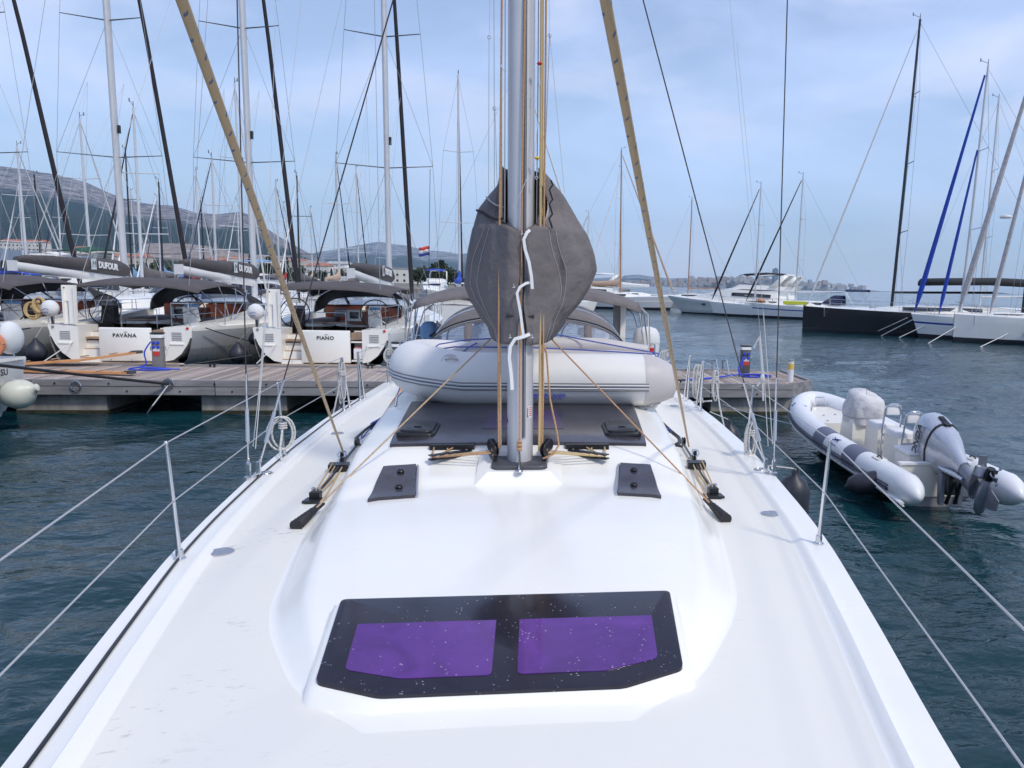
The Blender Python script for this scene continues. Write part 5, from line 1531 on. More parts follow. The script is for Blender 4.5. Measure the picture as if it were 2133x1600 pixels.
hose([(5.35,19.0,1.2),(5.2,18.9,.9),(5.3,18.85,z0),(5.7,18.8,z0),(5.95,18.95,z0),(5.5,19.05,z0+.02),(5.2,18.9,z0+.04),(4.2,18.3,z0),(3.2,17.8,z0),(2.9,17.5,z0),(2.6,17.6,z0),(2.75,17.35,z0+.03),(3.1,17.25,z0-.02),(3.0,17.1,z0-.15),(2.7,17.12,z0-.1)], 'blue hose trailing across the pontoon planks from the far pedestal')
hose([(5.35,19.0,1.1),(5.25,18.9,.8),(5.4,18.8,z0),(5.9,18.7,z0+.02),(6.0,18.85,z0+.03),(5.4,18.95,z0+.05),(4.3,18.45,z0),(3.4,18.0,z0),(3.1,17.7,z0)], 'second blue hose lying beside the first on the planks')
mb = MB()
for k in range(5): mb.tube(torus_pts((2.35+.03*k,17.02,.55-.02*k), .17+.015*k, 16, Matrix.Rotation(pi/2,3,'X')), .022, 6)
mb.tube([(2.3,17.1,.66),(1.9,17.6,z0+.02),(1.6,17.9,z0+.02),(.5,18.2,z0+.02)], .03, 6)
tag(mb.build('rope_coil', BLKR), 'black rope coil hanging on the pontoon edge behind the starboard rail', 'rope', 'mooring ropes coiled on the rails')
ps = empty('marker_post', (6.28,18.05,PZ-.1), 0, 'white post with a yellow band at the pontoon end', 'post')
mb = MB(); mb.lathe([(.075,0),(.075,.62)], (0,0,0), 18); mb.build('shaft', INKW, ps); mb = MB(); mb.lathe([(.0765,.40),(.0765,.54)], (0,0,0), 18); mb.build('band', mat('reflective_yellow', (.75,.52,.12), .5), ps); mb = MB(); mb.lathe([(.078,.60),(.078,.63),(.03,.64)], (0,0,0), 18); mb.build('cap', GREYP, ps)
for (pts, w_, lab) in ((((-12.25,20.0,.73),(-10.9,20.1,.83),(-9.9,20.6,.98)), .30, 'orange varnished gangplank leaning from the pontoon onto the PAVANA platform'), (((-12.2,18.75,.735),(-10.4,18.5,.735),(-8.95,18.3,.74)), .22, 'orange varnished plank with dark ends lying along the pontoon')):
    e = empty('gangplank', (0,0,0), 0, lab, 'gangplank')
    mb = MB(); rings = []
    P_ = [Vector(p) for p in pts]
    for i, p in enumerate(P_):
        t_ = (P_[min(i+1,len(P_)-1)]-P_[max(i-1,0)]).normalized(); s_ = t_.cross(Vector((0,0,1))).normalized()*w_/2
        rings.append([tuple(p-s_), tuple(p+s_), tuple(p+s_+Vector((0,0,.045))), tuple(p-s_+Vector((0,0,.045)))])
    mb.loft(rings, True, True); mb.build('board', ORANGEW, e)
    for t_ in (.05,.3,.55,.8,.97):
        q = P_[0].lerp(P_[2], t_); mb = MB(); mb.box((q.x,q.y+.0,q.z+.05+.02*(1-t_)), (.05,w_*1.02,.02)); mb.build('cross_batten', TEAK, e)
    q = P_[2]; mb = MB(); mb.box((q.x+.02,q.y,q.z+.035), (.16,w_*.8,.07), rz=-.15); mb.build('end_fitting', DGREY, e)
# ladder rail near the right pedestal
mb = MB()
for dx in (0,.28): mb.tube([(4.75+dx,19.9,PZ-.3),(4.75+dx,19.9,PZ+.32),(4.78+dx,19.6,PZ+.36),(4.82+dx,19.45,PZ)], .02, 6)
tag(mb.build('ladder_rail', STEEL), 'steel swimming ladder rails at the far pontoon edge', 'ladder')
# ================================================================== NEIGHBOUR YACHTS, sterns to the pontoon
NB = smooth_tab([(0,1.72),(1.5,1.98),(3.5,2.2),(6,2.28),(9,2.10),(11.5,1.58),(13.5,.88),(14.7,.34),(15.25,.03)], .4, 1)
NS = [(0,1.62),(3,1.56),(7,1.55),(11,1.62),(15.25,1.78)]
def nsec(y):
    b, zs = interp(y, NB), interp(y, NS)
    k = min(1, y/5.0)
    A = [(1.0,zs),(1.0,zs-.09),(.985,zs-.30),(.955,zs-.55),(.90-.0*k, .78*(1-k)+.50*k),(.74+.16*k,.58*(1-k)+.10*k),(.52+.22*k,.47*(1-k)-.08*k),(.0,.38*(1-k)-.40*k)]
    ov = max(0, (y-12)/3.25)
    return [(b*f, y - ov*(zs-z_)*.15, z_) for f, z_ in A]
def teardrop(name, c, r, label, line_to=None):
    e = empty(name, c, 0, label, 'fender', 'round black fenders between the yachts')
    mb = MB(); mb.lathe([(.02,-r*1.05),(r*.6,-r*.85),(r*.95,-r*.35),(r,0),(r*.9,r*.4),(r*.62,r*.85),(r*.3,r*1.2),(r*.16,r*1.45),(.02,r*1.5)], (0,0,0), 18); mb.build('body', FEND, e, smooth=60)
    mb = MB(); mb.tube([(0,0,r*1.45),(line_to[0]-c[0], line_to[1]-c[1], line_to[2]-c[2])], .008, 5); mb.build('lanyard', CORDW, e)
def neighbour(X, Y, nm, label, hullmats, cover_logo=True, tw=0.0, board=True):
    e = empty('moored_yacht', (X, Y, 0), tw, label, 'sailboat', 'charter yachts moored stern-to along the pontoon')
    hi, lo = hullmats
    ysn = [0,.6,1.4,2.4,3.6,5,6.5,8,9.5,11,12.3,13.4,14.2,14.8,15.25]
    for sg in (-1, 1):
        mb = MB(); rows = [[(sg*p[0], p[1], p[2]) for p in nsec(y)] for y in ysn]
        ids = [[mb.P(p) for p in r] for r in rows]
        for i in range(len(ids)-1):
            for j in range(7):
                mb.m = 0 if j == 0 else (1 if j < 3 else (2 if j < 5 else 3))
                mb.Fc((ids[i][j], ids[i][j+1], ids[i+1][j+1], ids[i+1][j]))
        mb.build('hull_side', [GEL, hi, lo, ANTIF], e, smooth=60)
        mb = MB()
        for yy in (3.3, 7.6):
            pass
        b_ = interp(4.4, NB)*.968
        mb.loft([[(sg*(interp(y, NB)*.985+.012), y, 1.30-.015*(y-3.6)), (sg*(interp(y, NB)*.958+.012), y, 1.06-.015*(y-3.6))] for y in (3.4, 4.2, 5.0)], False)
        mb.build('hull_window', GLASSD, e, smooth=60)
    # deck and coachroof
    mb = MB(); rows = []
    for y in ysn[2:]:
        b = interp(y, NB); zs = interp(y, NS)
        wv = min(b-.5, 1.35) if 5.0 < y < 12.4 else .05
        hr = .50*sstep((12.6-y)/3.2)*sstep((y-4.6)/.5) if 4.6 < y < 12.6 else 0
        wv = max(wv, .04)
        ln = [b, b-.08, wv+.12 if wv+.12 < b-.1 else b*.6, wv, max(wv-.15, .02), 0]
        zz = [zs, zs+.01, zs+.03, zs+.05+hr*.75, zs+.06+hr, zs+.09+hr]
        rows.append([(-l, y, z_) for l, z_ in zip(ln, zz)] + [(l, y, z_) for l, z_ in zip(ln[::-1][1:], zz[::-1][1:])])
    mb.loft(rows, False); mb.build('deck', GEL, e, smooth=45)
    mb = MB(); mb.loft([[(-1.2,5.02,1.6),(-1.2,5.02,2.05),(1.2,5.02,2.05),(1.2,5.02,1.6)], [(-1.2,5.2,1.6),(-1.2,5.2,2.12),(1.2,5.2,2.12),(1.2,5.2,1.6)]], True, True); mb.build('companionway_bulkhead', MAHOG, e)
    # coachroof windows
    for sg in (-1, 1):
        mb = MB(); mb.loft([[(sg*1.37, y, 1.84), (sg*1.34, y, 2.0)] for y in (5.4,7,8.6)] , False); mb.build('cabin_window', GLASSD, e)
    # transom: quarter panels, folding centre door, steps, locker opening
    for sg in (-1, 1):
        poly = [(1.02,.74),(1.22,.78),(1.42,.94),(1.58,1.18),(1.68,1.42),(1.725,1.62),(1.70,1.66),(1.02,1.62)]
        mb = MB(); a = [mb.P((sg*x, 0, z_)) for x, z_ in poly]; b = [mb.P((sg*x*.99, .9, z_)) for x, z_ in poly]
        mb.Fc(a); mb.Fc(b[::-1])
        for k in range(len(poly)): mb.Fc((a[k], a[(k+1) % 8], b[(k+1) % 8], b[k]))
        q = mb.build('quarter_panel', GEL, e, smooth=30)
        for k in range(5):
            m2_ = MB(); m2_.box((sg*1.33, -.006, 1.30+.045*k), (.24,.012,.018)); m2_.build('vent_slat', GREYP, q)
        m2_ = MB(); m2_.rbox((sg*1.33,-.012,1.20), (.34,.02,.05), .008); m2_.build('vent_lip', GEL, q)
        m2_ = MB(); m2_.lathe([(.035,0),(.035,.02)], (sg*1.60,.0,1.60), 8, Matrix.Rotation(pi/2,3,'X')); m2_.build('stern_light', REDP if sg > 0 else GREYP, q)
    mb = MB(); mb.rbox((0,0,0), (1.24,.86,.07), .02); o_ = mb.build('transom_door', GEL, e); o_.rotation_euler = (pi/2,0,0); o_.location = (.10,-.01,1.17)
    text(nm, .135, INK, (.10+.0, -.055, 1.40), (pi/2,0,0), e, 'boat_name', bold=.0022, spacing=1.12)
    mb = MB(); mb.tube([(.08,-.052,1.475),(.12,-.052,1.50),(.18,-.052,1.495)], .004, 4); mb.tube([(.10,-.052,1.485),(.15,-.052,1.475)], .003, 4); mb.build('name_flourish', GREYP, e)
    for k in range(4):
        mb = MB(); mb.box((-.76,.10+.20*k,.80+.21*k-.10), (.54,.24,.22)); st_ = mb.build('transom_step', GEL, e)
        m2_ = MB(); m2_.box((-.76,.09+.20*k,.80+.21*k+.016), (.50,.20,.012)); m2_.build('step_tread', TEAK, st_)
    mb = MB(); mb.box((.92,.50,1.12), (.40,.04,.9)); mb.box((.92,.26,1.30), (.36,.5,.04)); mb.box((.92,.26,.80), (.36,.5,.04)); mb.build('locker_recess', GEL, e)
    mb = MB(); mb.box((.92,.25,1.45), (.36,.45,.18)); mb.build('locker_seat', TEAK, e)
    mb = MB(); mb.rbox((.92,.18,.99), (.27,.3,.30), .03); lk = mb.build('liferaft_case', INKW, e)
    mb = MB(); mb.box((.92,.02,1.16), (.20,.01,.02)); mb.build('case_label', REDP, lk)
    mb = MB(); mb.rbox((-.02,-.30,.66), (3.1,.62,.09), .12); pf = mb.build('swim_platform', GEL, e)
    mb = MB(); mb.rbox((-.02,-.30,.712), (2.85,.46,.014), .08); mb.build('platform_teak', TEAK, pf)
    mb = MB(); mb.tube([(-.1,-.62,.665),(.28,-.62,.665),(.28,-.62,.64),(-.1,-.62,.64)], .010, 5); mb.build('ladder_handle', BLK, pf)
    for k in range(4): mb = MB(); mb.lathe([(.014,0),(.014,.01)], (-.75+.5*k,-.05,.78), 8, Matrix.Rotation(pi/2,3,'X')); mb.build('drain', GREYP, e)
    # cockpit
    mb = MB(); mb.box((0,2.7,1.30), (3.0,4.8,.05)); mb.build('cockpit_sole', TEAK, e)
    for sg in (-1, 1):
        mb = MB(); mb.loft([[(sg*1.70,.02,1.64),(sg*1.25,.02,1.64),(sg*1.25,.02,1.35),(sg*1.7,.02,1.35)], [(sg*1.95,2.6,1.72),(sg*1.45,2.6,1.74),(sg*1.45,2.6,1.35),(sg*1.95,2.6,1.35)], [(sg*2.1,5.0,1.86),(sg*1.5,5.0,1.95),(sg*1.5,5.0,1.35),(sg*2.1,5.0,1.35)]], True, True); mb.build('coaming', GEL, e)
        mb = MB(); mb.rbox((sg*1.0,3.9,1.66), (.55,2.0,.12), .05); mb.build('seat_cushion', CUSH, e)
        mb = MB(); mb.box((sg*1.0,3.9,1.48), (.55,2.1,.26)); mb.build('seat_base', GEL, e)
        c_ = (sg*1.08, 1.42, 1.99); M_ = Matrix.Rotation(pi/2-.12, 3, 'X')
        mb = MB(); mb.tube(torus_pts(c_, .40, 26, M_), .016, 5); wh = mb.build('steering_wheel', BLK, e)
        for k in range(3):
            v_ = M_ @ Vector((.4*cos(pi/3*k+.3), .4*sin(pi/3*k+.3), 0)); mb = MB(); mb.tube([tuple(Vector(c_)-v_), tuple(Vector(c_)+v_)], .008, 4); mb.build('spoke', STEEL, wh)
        mb = MB(); mb.loft([[(sg*1.08+dx, 1.62+dy, 1.34) for dx, dy in ((-.18,-.16),(.18,-.16),(.18,.16),(-.18,.16))], [(sg*1.08-.05*sg+dx, 1.55+dy, 2.1) for dx, dy in ((-.15,-.1),(.15,-.1),(.15,.14),(-.15,.14))]], True, True); mb.build('helm_pedestal', BLK if sg < 0 else GEL, e)
        mb = MB(); mb.rbox((sg*1.05,1.60,2.14), (.34,.24,.09), .05); mb.build('instrument_pod', LBLUEC if sg > 0 else GREYP, e)
        # push pit and lifelines
        mb = MB(); mb.tube([(sg*1.66,1.6,1.66),(sg*1.70,1.6,2.24),(sg*1.60,.10,2.24),(sg*1.22,.02,2.24),(sg*1.22,.02,1.62)], .013, 6); mb.tube([(sg*1.69,1.6,1.95),(sg*1.58,.10,1.95),(sg*1.22,.02,1.95)], .010, 5); mb.tube([(sg*1.62,.1,1.64),(sg*1.61,.1,2.24)], .012, 5); mb.build('pushpit', STEEL, e)
        pts = []
        for y in (1.6,3.6,5.4,7.3,9.2,11.1,13,14.6):
            x_ = sg*(interp(y, NB)-.07); z_ = interp(y, NS)
            mb = MB(); mb.tube([(x_, y, z_), (x_+sg*.02, y, z_+.62)], .012, 5); mb.build('stanchion', STEEL, e); pts.append((x_+sg*.02, y, z_+.61))
        mb = MB(); mb.tube(pts, .005, 4); mb.build('lifeline', WIRE, e); mb = MB(); mb.tube([(p[0], p[1], p[2]-.3) for p in pts], .005, 4); mb.build('lifeline', WIRE, e)
    mb = MB(); mb.tube([(-.55,1.15,1.36),(-.55,1.15,2.02),(.35,1.15,2.02),(.35,1.15,1.36)], .014, 6); mb.tube([(-.55,1.15,1.75),(.35,1.15,1.75)], .010, 5); mb.build('cockpit_rail', STEEL, e)
    mb = MB(); mb.box((.25,3.6,1.66), (.42,1.5,.66)); mb.build('cockpit_table', MAHOG, e)
    mb = MB(); mb.rbox((0,0,0), (.44,.34,.05), .03); o_ = mb.build('plotter_housing', INKW, e); o_.rotation_euler = (pi/2,0,0); o_.location = (.20,2.82,1.88)
    mb = MB(); mb.rbox((0,0,0), (.26,.20,.05), .01); o2 = mb.build('plotter_screen', GLASSD, o_); o2.location = (0,0,.006)
    mb = MB(); mb.rbox((-.45,4.6,1.86), (.7,.5,.20), .1); mb.build('backrest_cushion', CUSH, e)
    # spray hood
    fr = [hoop(6.0, 1.42, 2.0, 2.42, 18), hoop(5.3, 1.45, 1.92, 2.66, 18), hoop(4.75, 1.48, 1.86, 2.70, 18)]
    bs_ = [(p[0]*1.0, 6.75-.25*(abs(p[0])/1.42)**2, 2.08) for p in fr[0]]
    lf = lambda k, t_: Vector(bs_[k]).lerp(Vector(fr[0][k]), t_)
    mb = MB(); mb.loft(fr, False)
    mb.loft([[tuple(lf(k, .84)) for k in range(19)], [tuple(lf(k, 1.0)) for k in range(19)]], False)
    for kc in (6, 12): mb.loft([[tuple(lf(kc, t_)+Vector((-.05,0,.01))) for t_ in (0,.5,1)], [tuple(lf(kc, t_)+Vector((.05,0,.01))) for t_ in (0,.5,1)]], False)
    sh = mb.build('spray_hood', CANVD, e, smooth=60); md = sh.modifiers.new('thick', 'SOLIDIFY'); md.thickness = .008
    for k0, k1 in ((0,6),(6,12),(12,18)):
        mb = MB(); mb.loft([[tuple(lf(k, t_)) for k in range(k0, k1+1)] for t_ in (0,.5,.85)], False); mb.build('clear_window', CLEARD, sh)
    mb = MB(); mb.tube([(p[0], p[1]-.01, p[2]) for p in fr[2]], .014, 5); mb.build('hoop', STEEL, sh)
    # bimini
    def bb(y, hw, z1, dr): return [(hw*(-1+2*k/18), y, z1-dr*abs(-1+2*k/18)**2.8) for k in range(19)]
    mb = MB(); mb.loft([bb(.45,1.72,2.66,.17), bb(.62,1.72,2.76,.18), bb(1.8,1.78,2.88,.20), bb(3.1,1.74,2.86,.20), bb(3.9,1.66,2.76,.20), bb(4.05,1.6,2.68,.17)], False)
    bm2 = mb.build('bimini', CANVN, e, smooth=60); md = bm2.modifiers.new('thick', 'SOLIDIFY'); md.thickness = .012
    for sg in (-1, 1):
        for (ya, za, yb) in ((.62,2.56,1.9),(1.8,2.70,2.1),(3.0,2.68,2.2),(3.95,2.54,2.4)):
            mb = MB(); mb.tube([(sg*1.70,ya,za),(sg*1.82,ya*.7+yb*.3,2.3),(sg*1.86,yb,1.74)], .013, 5); mb.build('bimini_tube', STEEL, bm2)
    # boom with stacked sail and cover
    mb = MB(); mb.loft([[(.10*cos(2*pi*k/12), y, z_+.15*sin(2*pi*k/12)) for k in range(12)] for y, z_ in ((3.45,3.12),(9.35,2.76))], True, True); bo = mb.build('boom', MASTCLR, e)
    mb = MB(); mb.box((0,3.40,3.13), (.22,.10,.30)); mb.build('boom_end', INKW, bo)
    rows = []
    rg2 = random.Random(int(abs(X)*10))
    for i in range(15):
        t_ = i/14; y = 3.6+5.9*t_; zb = 3.24-.36*t_; hh = interp(t_, [(0,.16),(.06,.24),(.3,.34),(.75,.50),(.95,.56),(1,.45)]); ww = interp(t_, [(0,.09),(.3,.15),(.9,.26),(1,.22)])
        r_ = []
        for k in range(14):
            a = 2*pi*k/14; rad = 1+.06*sin(3*a+i*1.1)+rg2.uniform(-.03,.03)
            r_.append((ww*cos(a)*rad, y, zb+hh*.5+hh*.5*sin(a)*rad - (.06*(1-abs(cos(a))) if sin(a) < 0 else 0)))
        rows.append(r_)
    mb = MB(); mb.loft(rows, True, True); cv = mb.build('sail_cover', CANVN, e, smooth=70)
    tz = lambda y: 3.24-.36*(y-3.6)/5.9
    M_ = Matrix(((0,0,1),(1,0,0),(0,1,0))) # text x -> +y, y -> +z, normal -> +x
    text('DUFOUR', .30, INKW, (.275, 7.95, tz(8.0)+.24), M_ @ Matrix.Rotation(-.06,3,'Z'), cv, 'lettering', bold=.010, ext=.006)
    mb = MB(); mb.box((.262,7.08,tz(7.1)+.24), (.012,.30,.36)); lg = mb.build('emblem', mat('emblem_pale', (.55,.62,.66), .6), cv)
    mb = MB(); mb.tube([(.272,7.0,tz(7)+.12),(.272,7.02,tz(7)+.34),(.272,7.1,tz(7)+.22),(.272,7.18,tz(7)+.34),(.272,7.17,tz(7)+.12)], .012, 4); mb.build('emblem_mark', CANV, lg)
    # mast, spreaders and rig
    mb = MB(); mb.loft([[(.10*cos(2*pi*k/14), 9.55+.16*sin(2*pi*k/14)-(z_-2)*.012, z_) for k in range(14)] for z_ in (2.05,8,14,20.5)], True, True); ms = mb.build('mast', ALU, e)
    my = lambda z_: 9.55-(z_-2)*.012
    for z_, hw, dy in ((7.12,1.74,-.45),(11.8,1.34,-.38),(16.0,.95,-.3)):
        for sg in (-1, 1):
            mb = MB(); mb.tube([(sg*.06,my(z_),z_),(sg*hw,my(z_)+dy,z_+.05)], [.045,.028], 6, flat=.45); mb.build('spreader', DGREY, ms)
    for sg in (-1, 1):
        t1 = (sg*1.74,my(7.12)-.45,7.17); t2 = (sg*1.34,my(11.8)-.38,11.85); t3 = (sg*.95,my(16)-.3,16.05); ch = (sg*2.0,9.1,1.62)
        for pts in ([ch,t1,t2,t3,(0,my(20.3),20.3)], [(sg*1.96,8.9,1.62),(sg*.05,my(7),7.0)], [t1,(sg*.05,my(11.7),11.7)], [(sg*1.45,.3,1.66),(sg*.3,6.2,13.6),(0,my(20.4)-.2,20.4)]):
            mb = MB(); mb.tube(pts, .0075, 4); mb.build('stay', WIREF, e, smooth=None)
        for k, yy in enumerate((4.6,6.0,7.4)):
            mb = MB(); mb.tube([(sg*.18,yy,tz(yy)+.35),(sg*.6,my(9.5)-.4,9.6)], .004, 3); mb.build('lazy_jack', WIREF, e, smooth=None)
    mb = MB(); mb.tube([(0,15.1,1.75),(0,15.0,2.0),(0,14.8,2.8),(0,12.2,12),(0,9.75,19.6)], [.03,.05,.10,.075,.04], 8); mb.build('furled_genoa', mat('furled_dark', (.035,.030,.036), .8, var=.2), e)
    mb = MB(); mb.box((.14,my(8.1),8.1), (.08,.10,.28)); mb.build('deck_light', BLK, ms)
    # bits on the stern
    mb = MB(); mb.sphere((-1.62,-.02,2.06), .205, 14, 10, (1,.8,1.02)); ck = mb.build('engine_cover', WHITEC, e)
    mb = MB(); mb.tube([(-1.64,.05,1.9),(-1.64,.08,1.5)], .03, 6); mb.build('bracket', DGREY, ck)
    mb = MB(); mb.tube([(-1.70,-.215,2.02),(-1.62,-.225,2.06),(-1.55,-.215,2.03)], .008, 4); mb.tube([(-1.68,-.21,1.96),(-1.57,-.21,1.97)], .006, 4); mb.build('cover_mark', INKB, ck)
    if board:
        mb = MB(); mb.box((-1.18,.05,2.16), (.30,.05,.98), rx=-.03); bd = mb.build('folding_gangway', GEL, e)
        mb = MB(); mb.box((-1.31,-.0,2.16), (.03,.07,.98)); mb.build('gangway_rail', GEL, bd); mb = MB(); mb.box((-1.05,-.0,2.16), (.03,.07,.98)); mb.build('gangway_rail', GEL, bd)
        mb = MB(); mb.lathe([(.02,0),(.02,.01)], (-1.26,-.03,2.58), 8, Matrix.Rotation(pi/2,3,'X')); mb.build('gangway_hole', BLK, bd)
    for sg in (-1, 1):
        mb = MB(); mb.tube([(sg*1.15,0,1.22),(sg*1.35,-.9,.80)], .012, 5); mb.build('stern_line', CORDW, e)
    return e
WH = (HULLW, HULLW)
pav = neighbour(-10.42, 21.0, 'PAVANA', 'grey hulled yacht with a white transom lettered PAVANA', (GREYHULL, GREYHULL2))
pia = neighbour(-5.50, 21.0, 'PIANO', 'white yacht with the name PIANO across its transom', (HULLW, GREYHULL))
n0 = neighbour(-14.95, 21.0, 'OPERA', 'grey hulled yacht cut by the frame edge with a life ring beside its covered engine', (GREYHULL, GREYHULL2))
for c in list(n0.children):
    if c.name.startswith(('boat_name', 'name_flourish')): bpy.data.objects.remove(c)
n1 = neighbour(-19.55, 21.3, 'X', 'outermost yacht of the row, only its rig and furled dark sail in view', (HULLW, GREYHULL))
for c in list(n1.children):
    if c.name.startswith(('boat_name', 'name_flourish')): bpy.data.objects.remove(c)
teardrop('fender', (-12.45,21.0,.95), .24, 'shiny black teardrop fender between the first grey yacht and PAVANA', (-12.2,21.0,1.7))
teardrop('fender', (-7.75,21.4,.90), .23, 'round black fender between PAVANA and PIANO', (-7.3,21.2,1.65))
teardrop('fender', (-7.85,22.9,1.2), .16, 'smaller black fender squeezed higher up between PAVANA and PIANO', (-7.9,22.6,1.6))
fender('fender', (-3.30,22.6,1.25), .14, .85, FEND, 'pointed dark fender standing up at the starboard quarter of PIANO', (0,0), (-3.3,22.6,1.8))
fender('fender', (-3.05,25.2,1.2), .14, .85, FEND, 'dark fender amidships on the starboard side of PIANO', (0,0), (-3.15,25.2,1.7))
# courtesy flag under the starboard spreader of PIANO
fl = empty('courtesy_flag', (0,0,0), 0, 'small red, white and blue flag under the starboard spreader of PIANO', 'flag')
p0 = aty(896,352,30.0); p1 = aty(893,600,30.0)
mb = MB(); mb.tube([p0, aty(894,512,30.0), p1], .010, 4); mb.build('halyard', RIGB, fl)
for (ya, yb, m_) in ((513,519.5,INKR),(519.5,526,INKW),(526,532,INKB)):
    a = aty(895, ya, 30.0); b = aty(895, yb, 30.0)
    mb = MB()
    def ff(u, v): return (a[0]-.40*u, 30.0+.04*sin(u*7), a[2]+(b[2]-a[2])*v - .05*u + .02*sin(u*6))
    mb.grid(ff, 8, 3); o_ = mb.build('flag_stripe', m_, fl); md = o_.modifiers.new('thick', 'SOLIDIFY'); md.thickness = .004
a = aty(888, 520, 29.97); mb = MB()
for i in range(3):
    for j in range(3):
        if (i+j) % 2 == 0: mb.box((a[0]+.04*i-.09, 29.93, a[2]-.04*j+.03), (.036,.006,.036))
mb.build('flag_shield', INKR, fl)
# tan rope hanks on the quarter of the first grey yacht
for (px, py, w_) in ((68,650,.30),(80,640,.24)):
    c = aty(px, py, 20.95); coil('rope_coil', (c[0],c[1],c[2]+.25), 6, .42, w_, .016, ROPEB, 'hank of tan rope on the rail of the first grey yacht' if px == 68 else 'second tan rope hank hung beside the first on the grey yacht', None, px)
# dark mooring lines crossing between the pontoon and the hulls
for a_, b_, lab in (((-8.7,20.2,.72),(-5.0,22.8,1.35),'dark line slanting across the grey side of PAVANA to the pontoon'), ((-8.5,21.3,1.6),(-7.9,24.5,.9),'pair of dark lines hanging down the grey side of PAVANA'), ((-12.6,21.1,1.55),(-14.6,20.3,1.25),'dark line slanting across the first grey hull')):
    mb = MB(); mb.tube(hang(a_, b_, .05, 6), .016, 5); tag(mb.build('mooring_line', BLKR), lab, 'rope')

# ---- white boat cut by the frame edge, with ball fender and covered engine
wb = empty('moored_yacht', (-11.55, 15.7, 0), 0, 'white boat end at the frame edge carrying a cream ball fender', 'sailboat')
mb = MB()
mb.loft([[(x*1.0, y_, z_) for x, z_ in ((-1.9,1.30),(-1.86,.9),(-1.6,.3),(0,-.2),(1.6,.3),(1.86,.9),(1.9,1.30))] for y_ in (-9,-4,-1)] + [[(x*.97, .12+ (z_-.2)*.25, z_) for x, z_ in ((-1.9,1.30),(-1.86,.9),(-1.6,.3),(0,.0),(1.6,.3),(1.86,.9),(1.9,1.30))]], False)
mb.build('hull', GREYHULL if False else HULLW, wb, smooth=50)
mb = MB(); mb.box((0,-4.4,1.32), (3.84,9.3,.05)); mb.build('deck', GEL, wb)
mb = MB(); mb.loft([[(-1.8,.15,1.28),(1.8,.15,1.28),(1.5,.05,.2),(-1.5,.05,.2)],[(-1.8,.35,1.30),(1.8,.35,1.30),(1.5,.1,.2),(-1.5,.1,.2)]], True, True); mb.build('transom', GEL, wb)
text('SU', .17, INK, (1.905, -.35, 1.10), Matrix(((0,0,1),(1,0,0),(0,1,0))), wb, 'registration', bold=.003)
mb = MB(); mb.tube([(1.8,-1.6,1.32),(1.82,-1.6,1.95),(1.80,.12,1.95),(1.2,.3,1.95)], .014, 6); mb.tube([(1.81,-1.6,1.65),(1.80,.12,1.65)], .011, 5); mb.tube([(1.80,.12,1.32),(1.80,.12,1.95)], .014, 6); mb.build('pushpit', STEEL, wb)
mb = MB(); mb.sphere((1.86,-.05,1.72), .27, 14, 10, (.75,.95,1.15)); ec = mb.build('engine_cover', WHITEC, wb); mb = MB(); mb.tube(arc((1.70,-.32,1.62), .20, 0, 2*pi, 16), .045, 8); mb.build('life_ring', ORP, wb)
bf = empty('ball_fender', aty(38,820,15.45), 0, 'cream ball fender hanging at the end of the white boat', 'fender')
mb = MB(); mb.M = Matrix.Rotation(radians(70), 4, 'Y'); mb.lathe([(.02,-.30),(.17,-.24),(.27,-.10),(.29,.02),(.25,.14),(.15,.25),(.07,.31),(.07,.36),(.03,.38)], (0,0,0), 20); mb.build('body', FENDW, bf, smooth=60)
mb = MB(); mb.tube([(-.25,0,.12),(-.35,-.1,.6)], .01, 5); mb.build('lanyard', CORDW, bf)

# ================================================================== RIB WITH OUTBOARD
rib = empty('rigid_inflatable_boat', (5.60, 9.80, .03), radians(-1.5), 'white rigid inflatable boat with slate tube bands and covered console', 'motorboat')
RT = .235
def ribline(sg, off=0, zoff=0, s0=-.75, bowpt=True):
    P_ = [(.80,-.62,.40),(.80,0,.40),(.81,1.0,.405),(.82,2.0,.42),(.81,3.0,.45),(.76,3.9,.50),(.62,4.7,.57),(.40,5.3,.64),(.18,5.58,.68),(0,5.66,.69)]
    return [(sg*x, y, z_) for x, y, z_ in P_]
def cat(pts, n=4):
    P_ = [Vector(p) for p in pts]; o = []
    for i in range(len(P_)-1):
        p0, p1, p2, p3 = P_[max(i-1,0)], P_[i], P_[i+1], P_[min(i+2,len(P_)-1)]
        for k in range(n):
            t_ = k/n; o.append(tuple(.5*((2*p1)+(-p0+p2)*t_+(2*p0-5*p1+4*p2-p3)*t_*t_+(-p0+3*p1-3*p2+p3)*t_**3)))
    o.append(tuple(P_[-1])); return o
full = cat(ribline(-1), 4)[:-1] + cat(ribline(1), 4)[::-1]
mb = MB(); mb.tube(full, RT, 24, caps=True)
mb.build('tube', PVCW, rib, smooth=60)
